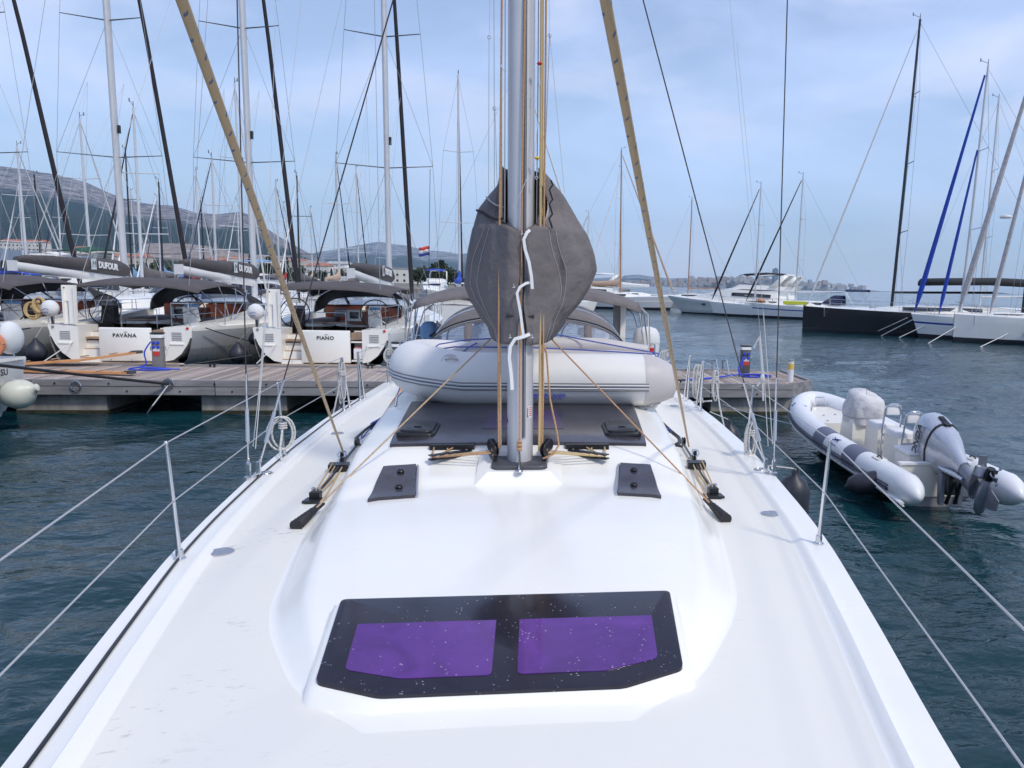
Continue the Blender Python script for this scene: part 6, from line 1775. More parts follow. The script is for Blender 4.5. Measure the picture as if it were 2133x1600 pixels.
for sg in (-1, 1):
    mb = MB(); mb.tube([(sg*.80,-.60,.40),(sg*.80,-.66,.40),(sg*.80,-.80,.398),(sg*.80,-.92,.39),(sg*.80,-1.0,.38),(sg*.80,-1.04,.375)], [RT+.001,RT+.004,RT-.03,RT-.09,RT-.16,.02], 24); mb.build('tube_end', PVCW, rib, smooth=60)
    for (ya, yb) in ((.72,1.32),(2.15,2.75)):
        pts = [p for p in cat(ribline(sg), 24) if ya <= p[1] <= yb]
        mb = MB(); mb.tube(pts, RT+.004, 24, caps=False); mb.build('tube_band', PVCD, rib, smooth=60)
    # navy rubbing strake with pale lip below
    for ang, rr_, m_, y0 in ((-.12,.050,mat('strake_navy',(.018,.02,.05),.5),-.85), (.10,.028,mat('strake_navy',(.018,.02,.05),.5),-.85), (-.46,.040,PVCW,-1.0), (-.66,.022,MASTCLR,-.9)):
        base_ = cat([(sg*.80,-.95,.385)]+ribline(sg), 5)
        if ang > -.3: base_ = [p for p in base_ if p[1] > -.62]
        pts = []
        for i in range(len(base_)):
            a = Vector(base_[max(i-1,0)]); b = Vector(base_[min(i+1,len(base_)-1)]); t_ = (b-a).normalized()
            nrm = Vector((t_.y, -t_.x, 0)).normalized()
            if nrm.x*sg < 0: nrm = -nrm
            if i == len(base_)-1: nrm = Vector((0,1,0))
            pts.append(tuple(Vector(base_[i]) + nrm*(RT*cos(ang)) + Vector((0,0,RT*sin(ang)))))
        mb = MB(); mb.tube(pts, rr_, 6, flat=.45 if m_ is not PVCW else .6); mb.build('rubbing_strake', m_, rib, smooth=60)
    mb = MB(); mb.tube(arc((sg*.80,.30,.40+RT-.01), .09, 0, pi, 8, 'YZ', .45), .012, 6); gh = mb.build('grab_handle', BLKR, rib); mb = MB(); mb.rbox((sg*.80,.30,.40+RT-.004), (.17,.30,.012), .05); mb.build('handle_patch', CREAM, gh)
# bottom
mb = MB(); rows = []
for y, hw, zk in ((0,.70,-.18),(1.5,.72,-.2),(3,.70,-.18),(4.2,.55,-.05),(5.0,.32,.2),(5.5,.08,.45)):
    rows.append([(-hw,y,.32 if y < 4 else .45),(-hw*.9,y,.10+max(0,(y-3.5)*.1)),(0,y,zk),(hw*.9,y,.10+max(0,(y-3.5)*.1)),(hw,y,.32 if y < 4 else .45)])
mb.loft(rows, False); mb.loft([rows[0], [(x,0,.34) for x in (-.7,-.5,0,.5,.7)]], False); mb.build('hull', GREYP, rib)
mb = MB(); mb.box((0,2.0,.27), (1.34,3.9,.04)); mb.build('floor', CREAM, rib)
mb = MB(); n_ = 0
mb.loft([[(-.60,3.7,.30),(.60,3.7,.30),(.60,3.7,.56),(-.60,3.7,.56)], [(-.46,4.5,.32),(.46,4.5,.32),(.46,4.5,.60),(-.46,4.5,.60)], [(-.18,5.15,.4),(.18,5.15,.4),(.18,5.15,.66),(-.18,5.15,.66)]], True, True)
bd = mb.build('bow_locker', CREAM, rib, smooth=30)
for k, (x_, y_) in enumerate(((-.3,3.9),(.15,3.95),(-.2,4.4),(.1,4.5))):
    mb = MB(); mb.lathe([(.025,0),(.025,.006)], (x_, y_, .565+.05*(y_-3.7)), 10); mb.build('fitting', GREYP, bd)
mb = MB(); mb.tube([(-.12,5.15,.68),(-.10,5.2,.86),(.10,5.2,.86),(.12,5.15,.68)], .014, 6); mb.build('bow_rail', STEEL, rib)
# console and its cloth cover
mb = MB(); mb.loft([[(-.34,2.50,.28),(.34,2.50,.28),(.32,3.20,.28),(-.32,3.20,.28)], [(-.32,2.55,1.0),(.32,2.55,1.0),(.29,3.10,1.0),(-.29,3.10,1.0)]], True, True); mb.build('console', CREAM, rib, smooth=30)
mb = MB()
def cov(u, v):
    a = u*2*pi; r_ = interp(v, [(0,1.04),(.15,1.10),(.45,1.08),(.75,.92),(.92,.62),(1,.02)])
    sq = lambda c_: abs(c_)**.72*(1 if c_ >= 0 else -1)
    wr = 1+.045*sin(5*a+v*5)*(1-v*.5)+.03*sin(9*a-v*8)
    z_ = interp(v, [(0,.74),(.15,.90),(.45,1.06),(.75,1.24),(.92,1.31),(1,1.32)]) + .03*sin(3*a+1)*v*(1-v)*3
    return (.33*sq(cos(a))*r_*wr, 2.83+.36*sq(sin(a))*r_*wr - .10*v, z_ + (.06*(cos(a-2.2)) if v > .6 else 0))
mb.grid(cov, 49, 18); cc_ = mb.build('console_cover', mat('cover_cloth', (.62,.61,.62), .75, var=.06, bump=1.0, bs=4, bd=.06), rib, smooth=80)
# console cover skirt cord
mb = MB(); mb.tube([tuple(Vector(cov(k/40, .12))*1.0 + Vector((0,0,0))) for k in range(41)], .008, 4); mb.build('drawcord', GREYP, cc_)
# two jockey seats with steel backrests
for k, yy in enumerate((1.98, 1.20)):
    s_ = empty('seat', (0,yy,0)); s_.parent = rib
    bpy.data.objects.remove(s_)
    mb = MB(); mb.loft([[(-.20,yy-.30,.28),(.20,yy-.30,.28),(.20,yy+.30,.28),(-.20,yy+.30,.28)], [(-.18,yy-.24,.80),(.18,yy-.24,.80),(.18,yy+.28,.80),(-.18,yy+.28,.80)]], True, True)
    st_ = mb.build('jockey_seat', CREAM, rib, smooth=30)
    mb = MB(); mb.rbox((0,yy+.03,.85), (.35,.50,.10), .07); mb.build('seat_pad', INKW, st_, smooth=50)
    mb = MB(); mb.tube([(-.17,yy-.34,.32),(-.17,yy-.36,.70),(-.16,yy-.42,1.16),(-.13,yy-.43,1.24),(-.06,yy-.435,1.28),(.06,yy-.435,1.28),(.13,yy-.43,1.24),(.16,yy-.42,1.16),(.17,yy-.36,.70),(.17,yy-.34,.32)], .017, 7); mb.build('backrest_frame', STEEL, st_)
    mb = MB(); mb.rbox((0,yy-.385,1.17), (.27,.07,.15), .03); mb.build('backrest_pad', INKW, st_, smooth=50)
    mb = MB(); mb.box((0,yy-.36,.74), (.34,.03,.04)); mb.box((0,yy-.34,.42), (.34,.03,.04)); mb.build('backrest_bar', STEEL, st_)
# cool box, aft well, transom
mb = MB(); mb.rbox((0.0,.55,.48), (.62,.52,.40), .03); cb = mb.build('cool_box', CREAM, rib, smooth=40)
mb = MB(); mb.rbox((0.0,.55,.705), (.65,.55,.05), .03); mb.build('box_lid', INKW, cb, smooth=40); mb = MB(); mb.box((.05,.27,.66), (.05,.02,.08)); mb.build('latch', BLK, cb)
mb = MB(); mb.box((0,.02,.36), (1.16,.07,.50)); tr_ = mb.build('transom', CREAM, rib); mb = MB(); mb.box((0,.02,.62), (1.20,.12,.03)); mb.build('transom_cap', INKW, tr_)
mb = MB(); mb.lathe([(.03,0),(.03,.015)], (-.40,-.016,.45), 10, Matrix.Rotation(pi/2,3,'X')); mb.build('drain', CLEAT, tr_)
Mx = Matrix(((0,-1,0),(-1,0,0),(0,0,1)))
text('2237 V', .16, INKB, (-.80-.02, 4.52, .82), Matrix.Rotation(radians(-72),3,'Z') @ Matrix.Rotation(.55,3,'X'), rib, 'registration', bold=.003)
for q in rib.children:
    if q.name.startswith('registration'): q.location = (-.62-.08,4.62,.57+RT*.80)
# bird emblem on the tube
mb = MB()
def ontube(y, ang, off=.004): return (-.815-(RT+off)*cos(ang), y, .425+(RT+off)*sin(ang))
for pts in ([(1.62,1.15),(1.72,1.02),(1.80,.98),(1.92,1.12)], [(1.72,1.02),(1.70,.86),(1.62,.78)], [(1.74,1.0),(1.84,.86),(1.95,.82)]):
    mb.tube([ontube(*p) for p in pts], [.003,.012,.010,.003][:len(pts)] if len(pts) == 4 else [.012,.008,.002], 5)
mb.build('bird_emblem', INKB, rib)
mb = MB()
for k in range(6): mb.tube([ontube(1.64+.05*k, .60), ontube(1.65+.05*k, .48+.04*(k%2))], .005, 4)
mb.tube([ontube(1.62, .48), ontube(1.90, .48)], .003, 4)
mb.build('maker_mark', INKB, rib)
fender('fender', (4.68,9.85,.33), .145, .62, FEND, 'dark cylinder fender floating tied to the side of the inflatable boat', (radians(20),radians(72)), None)
# outboard, tilted up
ob = empty('outboard_motor', (5.66, 9.62, .55), radians(-1.5), 'big silver outboard motor tilted up on the inflatable, black engine lettering', 'outboard motor')
TL = Matrix.Rotation(radians(-70), 4, 'X')
def obx(mb): mb.M = TL; return mb
def ring(z, hx, y0, y1, n=20, e=2.6, shift=0):
    o = []
    for k in range(n):
        a = 2*pi*k/n; c_, s_ = cos(a), sin(a)
        yy = (y0+y1)/2 + (y1-y0)/2*abs(s_)**(2/e)*(1 if s_ >= 0 else -1)
        taper = 1-.28*max(0, (yy-(y0+y1)/2)/((y1-y0)/2))
        o.append((hx*abs(c_)**(2/e)*(1 if c_ >= 0 else -1)*taper, yy, z))
    return o
# aft is -y: cowl leans back over the transom
mb = obx(MB()); mb.loft([ring(.30,.205,-.52,.22), ring(.36,.225,-.55,.26), ring(.52,.232,-.55,.28), ring(.68,.215,-.52,.26), ring(.80,.170,-.44,.18), ring(.86,.115,-.34,.08), ring(.875,.05,-.24,-.02)], True, True)
cw = mb.build('cowl', OBM, ob, smooth=32)
mb = obx(MB()); mb.loft([ring(.285,.228,-.556,.262), ring(.30,.232,-.56,.266), ring(.312,.228,-.556,.262)], True, True); mb.build('cowl_seal', BLK, cw)
mb = obx(MB()); mb.loft([ring(.285,.215,-.54,.24), ring(.16,.20,-.54,.20), ring(-.02,.15,-.50,.06), ring(-.20,.10,-.42,-.06), ring(-.36,.075,-.36,-.08)], True, True); mb.build('lower_cowl', OBM, ob, smooth=32)
mb = obx(MB()); mb.box((0,-.552,.36), (.075,.035,.24)); mb.box((0,-.566,.42), (.05,.02,.10)); mb.build('latch', BLK, cw)
mb = obx(MB()); mb.box((0,.05,.872), (.15,.05,.012)); mb.build('air_vent', BLK, cw)
mb = obx(MB()); mb.loft([ring(-.34,.070,-.34,-.06), ring(-.62,.060,-.32,-.08), ring(-.70,.055,-.30,-.08)], True, True); lg = mb.build('leg', OBD, ob, smooth=40)
mb = obx(MB()); mb.loft([ring(-.705,.12,-.56,-.04,16,2.2), ring(-.73,.12,-.56,-.04,16,2.2)], True, True); mb.box((0,-.60,-.69), (.10,.14,.03), rx=-.3); mb.build('anti_ventilation_plate', OBD, lg)
mb = obx(MB()); mb.lathe([(.02,-.28),(.065,-.22),(.082,-.08),(.080,.10),(.05,.22),(.01,.27)], (0,-.22,-.90), 16, Matrix.Rotation(pi/2,3,'X')); mb.loft([[(-.025,-.36,-.72),(.025,-.36,-.72),(.025,-.10,-.72),(-.025,-.10,-.72)],[(-.03,-.34,-.88),(.03,-.34,-.88),(.03,-.10,-.88),(-.03,-.10,-.88)]], True, True)
mb.loft([[(-.014,-.40,-.95),(.014,-.40,-.95),(.014,-.08,-.95),(-.014,-.08,-.95)],[(-.006,-.36,-1.22),(.006,-.36,-1.22),(.006,-.22,-1.22),(-.006,-.22,-1.22)]], True, True)
mb.build('gearcase', OBD, lg, smooth=40)
mb = obx(MB()); mb.lathe([(.055,0),(.062,.05),(.05,.16),(.035,.16)], (0,-.46,-.90), 14, Matrix.Rotation(pi/2,3,'X')); pr_ = mb.build('propeller_hub', BLK, ob, smooth=40)
for k in range(3):
    a = 2*pi*k/3+.5; mb = obx(MB())
    pts = []
    def bl(u, v):
        r_ = .05+.13*u; aa = a + (v-.5)*1.15*sin(pi*min(1,.25+u*.75))**.6
        return (r_*cos(aa), -.54+(v-.5)*.12, -.90+r_*sin(aa))
    mb.grid(bl, 6, 6); o_ = mb.build('blade', OBD, pr_, smooth=60); md = o_.modifiers.new('thick', 'SOLIDIFY'); md.thickness = .008
# clamp bracket, tilt rams, hoses
for sg in (-1, 1):
    mb = MB(); mb.loft([[(sg*.10,-.06,.05),(sg*.16,-.06,.05),(sg*.16,-.10,-.42),(sg*.10,-.10,-.42)],[(sg*.10,-.20,-.02),(sg*.16,-.20,-.02),(sg*.16,-.17,-.45),(sg*.10,-.17,-.45)]], True, True); mb.build('clamp_bracket', OBD, ob)
    mb = MB(); mb.tube([(sg*.06,-.16,-.42),(sg*.05,-.30,-.10)], [.030,.020], 8); mb.build('tilt_ram', BLK, ob)
    mb = obx(MB()); mb.tube([(sg*.12,-.05,-.02),(sg*.13,-.16,-.30),(sg*.08,-.2,-.52)], [.03,.035,.025], 6); mb.build('swivel_arm', OBM, ob)
mb = MB(); mb.rbox((0,-.14,-.12), (.22,.18,.34), .04); mb.tube([(-.05,.0,.12),(-.12,.22,.18),(-.1,.5,-.1)], .028, 7); mb.build('rigging_tube', BLK, ob)
tm = TL.to_3x3()
M1 = tm @ Matrix(((0,0,-1),(0,-1,0),(-1,0,0)))
text('HONDA', .165, INK, tm @ Vector((-.252,-.12,.50)), tm @ Matrix(((0,0,-1),(-1,0,0),(0,1,0))) @ Matrix.Rotation(0,3,'Z'), cw, 'lettering', bold=.003, ext=.003)
text('100', .10, INK, tm @ Vector((0,-.42,.800)), tm @ Matrix.Rotation(radians(33),3,'X'), cw, 'lettering', bold=.002, ext=.003)
rib.scale = (.86,.92,.92)
# painter from the pontoon to the inflatable and stern line to the yacht
for a_, b_, lab in ((aty(1505,842,16.9), (5.22,13.2,.42), 'pale line from the concrete float to the bow of the inflatable'), ((2.19,8.9,1.60),(2.2,17.1,.35),'thin pale line running from the yacht rail to the pontoon float')):
    mb = MB(); mb.tube(hang(a_, b_, .04, 6), .010, 5); tag(mb.build('mooring_line', CORDW), lab, 'rope')
# ================================================================== FAR BOATS
def far_sail(loc, az, label, L=12, mh=16, hull=None, stripe=None, cover=None, furl=None, mast=None, hood=None, group=None, bimini=None, boot=None, rake=.012, boomless=False, wire=.009, spread=2, furl_r=.09, furl2=None, name='moored_sailboat', boomcol=None, detail=True, plumb=False, mt=.58, bw=.155):
    """origin amidships at the waterline, bow towards local +y; az turns it"""
    hull = hull or HULLW; stripe = stripe or INKB; mast = mast or ALUL
    e = empty(name, (loc[0], loc[1], 0), az, label, 'sailboat', group)
    B = L*bw; fb = .75+L*.045
    def hbm(t_): return B*interp(t_, [(0,.72),(.2,.92),(.45,1.0),(.7,.80),(.88,.42),(1,.02)])
    def yy(t_): return (t_-.5)*L
    ts = [0,.12,.3,.45,.6,.75,.88,.95,1]
    sheer = lambda t_: fb*(1-.10*sin(pi*t_)+.14*t_)
    rows = []
    mb = MB()
    for t_ in ts:
        b, z_ = hbm(t_), sheer(t_); ov = max(0, (t_-.85)/.15)*(.0 if plumb else .045)*L
        sec = [(b,z_),(b*1.0,z_*.93),(b*.985,z_*.70),(b*.97,z_*.62),(b*.93,z_*.18),(b*.90,.06),(b*.6,-.3)]
        rows.append([(x, yy(t_)-ov*(1-z2/z_), z2) for x, z2 in sec])
    for sg in (1, -1):
        ids = [[mb.P((sg*p[0], p[1], p[2])) for p in r] for r in rows]
        for i in range(len(ids)-1):
            for j in range(6):
                mb.m = {0:0, 1:0, 2:1 if stripe is not hull else 0, 3:0, 4:2, 5:2}[j]
                mb.Fc((ids[i][j], ids[i][j+1], ids[i+1][j+1], ids[i+1][j]))
    r0 = rows[0]; mb.m = 0
    mb.Fc([mb.P(p) for p in r0] + [mb.P((-p[0], p[1], p[2])) for p in r0[::-1]])
    mb.build('hull', [hull, stripe, boot or ANTIF], e, smooth=50)
    mb = MB(); rr_ = []
    for t_ in ts:
        b, z_ = hbm(t_), sheer(t_); c = .46*sstep((t_-.26)/.05)*sstep((.80-t_)/.25)
        rr_.append([(-b,yy(t_),z_),(-b*.62,yy(t_),z_+.04),(-b*.5,yy(t_),z_+.05+c),(0,yy(t_),z_+.08+c*1.1),(b*.5,yy(t_),z_+.05+c),(b*.62,yy(t_),z_+.04),(b,yy(t_),z_)])
    mb.loft(rr_, False); mb.build('deck', GEL, e, smooth=40)
    zc_ = sheer(.5)
    for sg in (-1, 1):
        mb = MB(); mb.loft([[(sg*(B*.575), yy(t_), zc_+.17), (sg*(B*.525), yy(t_), zc_+.40)] for t_ in (.36,.5,.64)], False); mb.build('cabin_window', GLASSD, e)
    my = yy(mt); zt = mh
    mb = MB(); mr = .045+.0035*L
    mb.tube([(0,my,zc_+.4),(0,my-rake*(zt*.5),zt*.5),(0,my-rake*zt,zt)], [mr,mr*.95,mr*.7], 8); m_ = mb.build('mast', mast, e)
    mb = MB(); mb.tube([(0,my-rake*zt,zt),(0,my-rake*zt,zt+.35)], .02, 4); mb.tube([(0,my-rake*zt,zt+.1),(.0,my-rake*zt+.45,zt+.3)], .015, 4); mb.tube([(0,my-rake*zt+.45,zt+.22),(0,my-rake*zt+.45,zt+.42)], .03, 4); mb.build('wind_vane', DGREY, m_)
    tips = []
    for k in range(spread):
        z_ = zc_ + (zt-zc_)*(.36+.31*k if spread == 2 else (.28+.235*k if spread == 3 else .5)); hw = B*.72*(1-.24*k)
        for sg in (-1, 1):
            mb = MB(); mb.tube([(0,my-rake*z_,z_),(sg*hw,my-rake*z_-.3,z_+.05)], .028, 4); mb.build('spreader', DGREY if mast is MASTB else ALUL, m_)
        tips.append((hw, my-rake*z_-.3, z_+.05))
    mb = MB()
    top = (0,my-rake*zt,zt-.2)
    for sg in (-1, 1):
        mb.tube([(sg*B*.93,my-.2,sheer(.55))]+[(sg*a, b, c) for a, b, c in tips]+[top], wire, 3, caps=False)
        mb.tube([(sg*B*.9,my-.5,sheer(.55)),(0,tips[0][1]+.3,tips[0][2])], wire, 3, caps=False)
    mb.tube([(0,yy(.01),sheer(0)+.1),top], wire, 3, caps=False)
    mb.build('standing_rigging', WIREF, e, smooth=None)
    bow = (0,yy(.985),sheer(1)+.1)
    if furl:
        mb = MB(); tv = Vector((0,my-rake*zt+.15,zt*.965)); bv = Vector(bow)
        mb.tube([bow]+[tuple(bv.lerp(tv, q)) for q in (.03,.08,.4,1)], [.02,furl_r*.6,furl_r*1.25,furl_r,furl_r*.45], 6); mb.build('furled_sail', furl, e)
    else:
        mb = MB(); mb.tube([bow, top], wire, 3); mb.build('forestay', WIREF, e, smooth=None)
    if furl2:
        mb = MB(); bv = Vector((0,yy(.87),sheer(.9)+.1)); tv = Vector((0,my-rake*zt*.7+.1,zt*.70)); mb.tube([tuple(bv.lerp(tv, q)) for q in (0,.1,.4,1)], [.03,furl_r*.9,furl_r*.8,furl_r*.4], 6); mb.build('furled_sail', furl2, e)
    bz = zc_+1.35; bl = L*.36
    if not boomless:
        mb = MB(); mb.tube([(0,my-.1,bz),(0,my-bl,bz+.12)], .09, 6); mb.build('boom', boomcol or mast, e)
        if cover:
            mb = MB(); mb.loft([[(w_*cos(2*pi*k/8), y_, z_+h_*sin(2*pi*k/8)) for k in range(8)] for y_, z_, w_, h_ in ((my-.05,bz+.75,.10,.50),(my-.5,bz+.42,.22,.34),(my-bl*.5,bz+.33,.20,.24),(my-bl,bz+.28,.12,.16))], True, True); mb.build('sail_cover', cover, e, smooth=60)
    if hood:
        h0 = [(x, y_, z_) for x, y_, z_ in hoop(yy(.36), B*.55, zc_+.35, zc_+.42, 8)]; h1 = hoop(yy(.28), B*.62, zc_+.25, zc_+1.15, 8); h2 = hoop(yy(.20), B*.62, zc_+.25, zc_+1.15, 8)
        mb = MB(); mb.loft([h0, h1, h2], False); o_ = mb.build('spray_hood', hood, e, smooth=60)
        mb = MB(); mb.loft([[tuple(Vector(h0[k]).lerp(Vector(h1[k]), .25)+Vector((0,.02,.03))) for k in range(1,8)], [tuple(Vector(h0[k]).lerp(Vector(h1[k]), .8)+Vector((0,.02,.03))) for k in range(1,8)]], False); mb.build('clear_window', GLASSD, o_)
    if bimini:
        mb = MB(); mb.loft([[(B*.75*(-1+2*k/8), yy(t_), zc_+1.75-.2*abs(-1+k/4)**3) for k in range(9)] for t_ in (.02,.10,.18)], False); o_ = mb.build('bimini', bimini, e, smooth=60); md = o_.modifiers.new('thick', 'SOLIDIFY'); md.thickness = .03
        mb = MB()
        for sg in (-1, 1):
            for t_ in (.02,.18): mb.tube([(sg*B*.74,yy(t_),zc_+1.55),(sg*B*.8,yy(.1),sheer(.1))], .016, 4)
        mb.build('bimini_frame', STEEL, o_)
    if detail:
        mb = MB()
        for sg in (-1, 1):
            pts = []
            for t_ in (.02,.2,.38,.56,.74,.9):
                x_, y_, z_ = sg*(hbm(t_)-.05), yy(t_), sheer(t_)
                mb.tube([(x_, y_, z_), (x_, y_, z_+.6)], .016, 4); pts.append((x_, y_, z_+.6))
            mb.tube(pts+[(sg*.3,yy(.985),sheer(1)+.7)], .009, 3); mb.tube([(p[0],p[1],p[2]-.28) for p in pts], .008, 3)
        mb.tube([(-.3,yy(.985),sheer(1)+.7),(0,yy(1.0),sheer(1)+.72),(.3,yy(.985),sheer(1)+.7)], .018, 4)
        mb.build('guard_rail', STEEL, e, smooth=None)
    return e
def ry(px, Y): return aty(px, 600, Y)[0]
def ztop(px, py, Y): return aty(px, py, Y)[2]
# ---- yachts across the open water to the right, each lying with its bow towards the left
def place(bowpt, dirv, L): # centre of a boat whose bow is at bowpt and whose stern lies along dirv
    return (bowpt[0]+dirv[0]*L/2, bowpt[1]+dirv[1]*L/2), atan2(dirv[0], -dirv[1])
d1 = Vector((.95,-.31)).normalized()
c, a = place((18.75,52.5), d1, 18)
bk = far_sail(c, a, 'long black racing yacht with a black mast and a yellow mat on its bow', L=18, mh=20.7, plumb=True, mt=.67, bw=.125, hull=DARKHULL, stripe=DARKHULL, boot=ANTIF, mast=MASTB, furl=WHITEC, spread=3, cover=None, furl_r=.07, wire=.012, boomcol=MASTB, rake=.03)
# its big awning, deck fittings and the yellow mat
mb = MB(); mb.loft([[(1.5*(-1+2*k/8), y, 3.75+.0*y-.25*abs(-1+k/4)**2.5-.1*abs(y+3)*.35) for k in range(9)] for y in (1.2,-.5,-3.5,-6.5,-7.6)], False); aw = mb.build('boom_awning', mat('awning_black', (.016,.018,.020), .8), bk, smooth=60); md = aw.modifiers.new('thick', 'SOLIDIFY'); md.thickness = .25
mb = MB(); mb.box((0,9.6,1.98), (1.5,1.6,.22)); tag(mb.build('bow_mat', YELF, bk), None)
mb = MB(); mb.tube([(.3,9.0,.25),(1.1,7.5,.3),(1.6,4,.2),(1.92,0,.12),(1.8,-5,.12)], .03, 4); mb.build('waterline_stripe', MASTCLR, bk)
d2 = Vector((.95,-.31)).normalized()
c, a = place((24.15,47.3), d2, 13)
md_ = far_sail(c, a, 'white cruising ketch with double navy stripe and bright blue furled sails', L=13, mh=16.8, hull=HULLW, stripe=INKB, mast=ALUL, furl=BLUEC, furl2=BLUEC, plumb=False, mt=.77, hood=CANVD, bimini=CANVD, furl_r=.14, wire=.011, rake=.03, cover=None, boomless=True)
mb = MB(); mb.lathe([(.3,0),(.36,.08),(.3,.18),(.1,.22)], (0,1.3,7.6), 12); mb.build('radar_dome', INKW, md_)
c, a = place((25.0,43.6), Vector((.985,-.17)), 16)
wh = far_sail(c, a, 'large white yacht at the frame edge with square hull windows and a black mast', L=16, mh=20, hull=HULLW, stripe=HULLW, boot=ANTIF, plumb=True, mt=.75, mast=MASTB, furl=mat('furled_grey', (.42,.40,.42), .7, var=.2), furl2=mat('furled_grey', (.42,.40,.42), .7), furl_r=.15, wire=.011, rake=.02, cover=None, boomless=False, boomcol=MASTB)
for y_ in (4.3, 3.6):
    mb = MB(); b_ = 16*.155*interp(.5+y_/16, [(0,.72),(.2,.92),(.45,1.0),(.7,.80),(.88,.42),(1,.02)])*.99
    mb.box((b_*0+0,0,0), (.03,.5,.28)); o_ = mb.build('hull_window', GLASSD, wh, loc=(-b_-.0, y_, .72)); o_.rotation_euler = (0,0,.24)
    o2 = inst(o_.data, 'hull_window', wh, (b_, y_, .72), (0,0,-.24))
far_sail((36.5,58), atan2(.9,.44), 'white yacht with blue awning and long bare boom behind the black mast', L=13, mh=18, furl=None, cover=None, bimini=BLUEC, hood=BLUEC, boomcol=INKW, wire=.010)
d3 = Vector((.86,-.51)).normalized()
c, a = place((18.6,80.3), d3, 11); far_sail(c, a, 'white sloop with black furled genoa beside the flybridge motor yacht', L=11.5, mh=13.4, furl=CANVD, cover=None, stripe=HULLW, furl_r=.09, boomcol=INKW)
c, a = place((21.5,77.3), d3, 12); far_sail(c, a, 'white sloop with navy bimini, orange ring on deck and black furled genoa', L=12.5, mh=14.0, furl=CANVD, cover=None, stripe=INKB, bimini=NAVY, hood=NAVY, furl_r=.09, boomcol=INKW)
c = aty(1521,627,80); mb = MB(); mb.tube(arc((0,0,0),.35,0,2*pi,14,'XY'), .12, 7); o_ = mb.build('life_ring', ORP, loc=(c[0]+2.2,76.3,1.75)); tag(o_, 'orange life ring lying on the foredeck of a white sloop', 'life ring')
# flat mooring lines from the bows down into the water
for (a_, b_, k) in (((1890,662),(1812,696),1),((1905,664),(1834,699),9),((1955,665),(1870,703),2),((1990,682),(1933,714),3),((2100,695),(2040,722),4),((1700,642),(1672,688),5),((1717,643),(1716,690),6),((2030,657),(2028,712),7),((2100,655),(2130,640),8)):
    q0 = atz(*b_, 0.0); 
    Yb = {9:47.2, 1:47.2,2:46.6,3:43.4,4:42.0,5:52.2,6:50.8,7:42.4,8:42.0}[k]
    q1 = aty(*a_, Yb); mb = MB(); mb.tube([q1, (q0[0], q0[1], -.05)], .028, 4)
    gname = None
    lab = {9:'second pale line close beside the first at the navy striped bow', 1:'pale mooring line fanning from the bow of the navy striped yacht', 2:'pale line lower on the bow of the navy striped yacht', 3:'mooring line running left from the stem of the large white yacht', 4:'mooring line under the hull windows of the large white yacht', 5:'slanting line hanging at the bow of the black yacht', 6:'upright line hanging down the black hull', 7:'upright line hanging down the large white hull', 8:'short line high on the large white hull'}[k]
    o_ = mb.build('mooring_line', CORDW); tag(o_, lab, 'rope', 'mooring lines of the yachts across the water')
# dark breakwater and quay behind them
qy = MB(); qy.box((0,0,.45), (70,2.2,.9)); q_ = qy.build('quay_deck', mat('quay_concrete', (.33,.30,.27), .9, var=.2, vs=.5)); q_.location = (58,56,0); q_.rotation_euler = (0,0,-.46)
tag(q_, 'low floating quay behind the black yacht', 'pontoon')
qy = MB(); qy.box((0,0,.4), (60,2.4,.8)); q_ = qy.build('quay_deck', mat('quay_concrete', (.33,.30,.27), .9)); q_.location = (40,100,0); q_.rotation_euler = (0,0,-.5)
tag(q_, 'distant floating quay behind the flybridge motor yacht', 'pontoon')

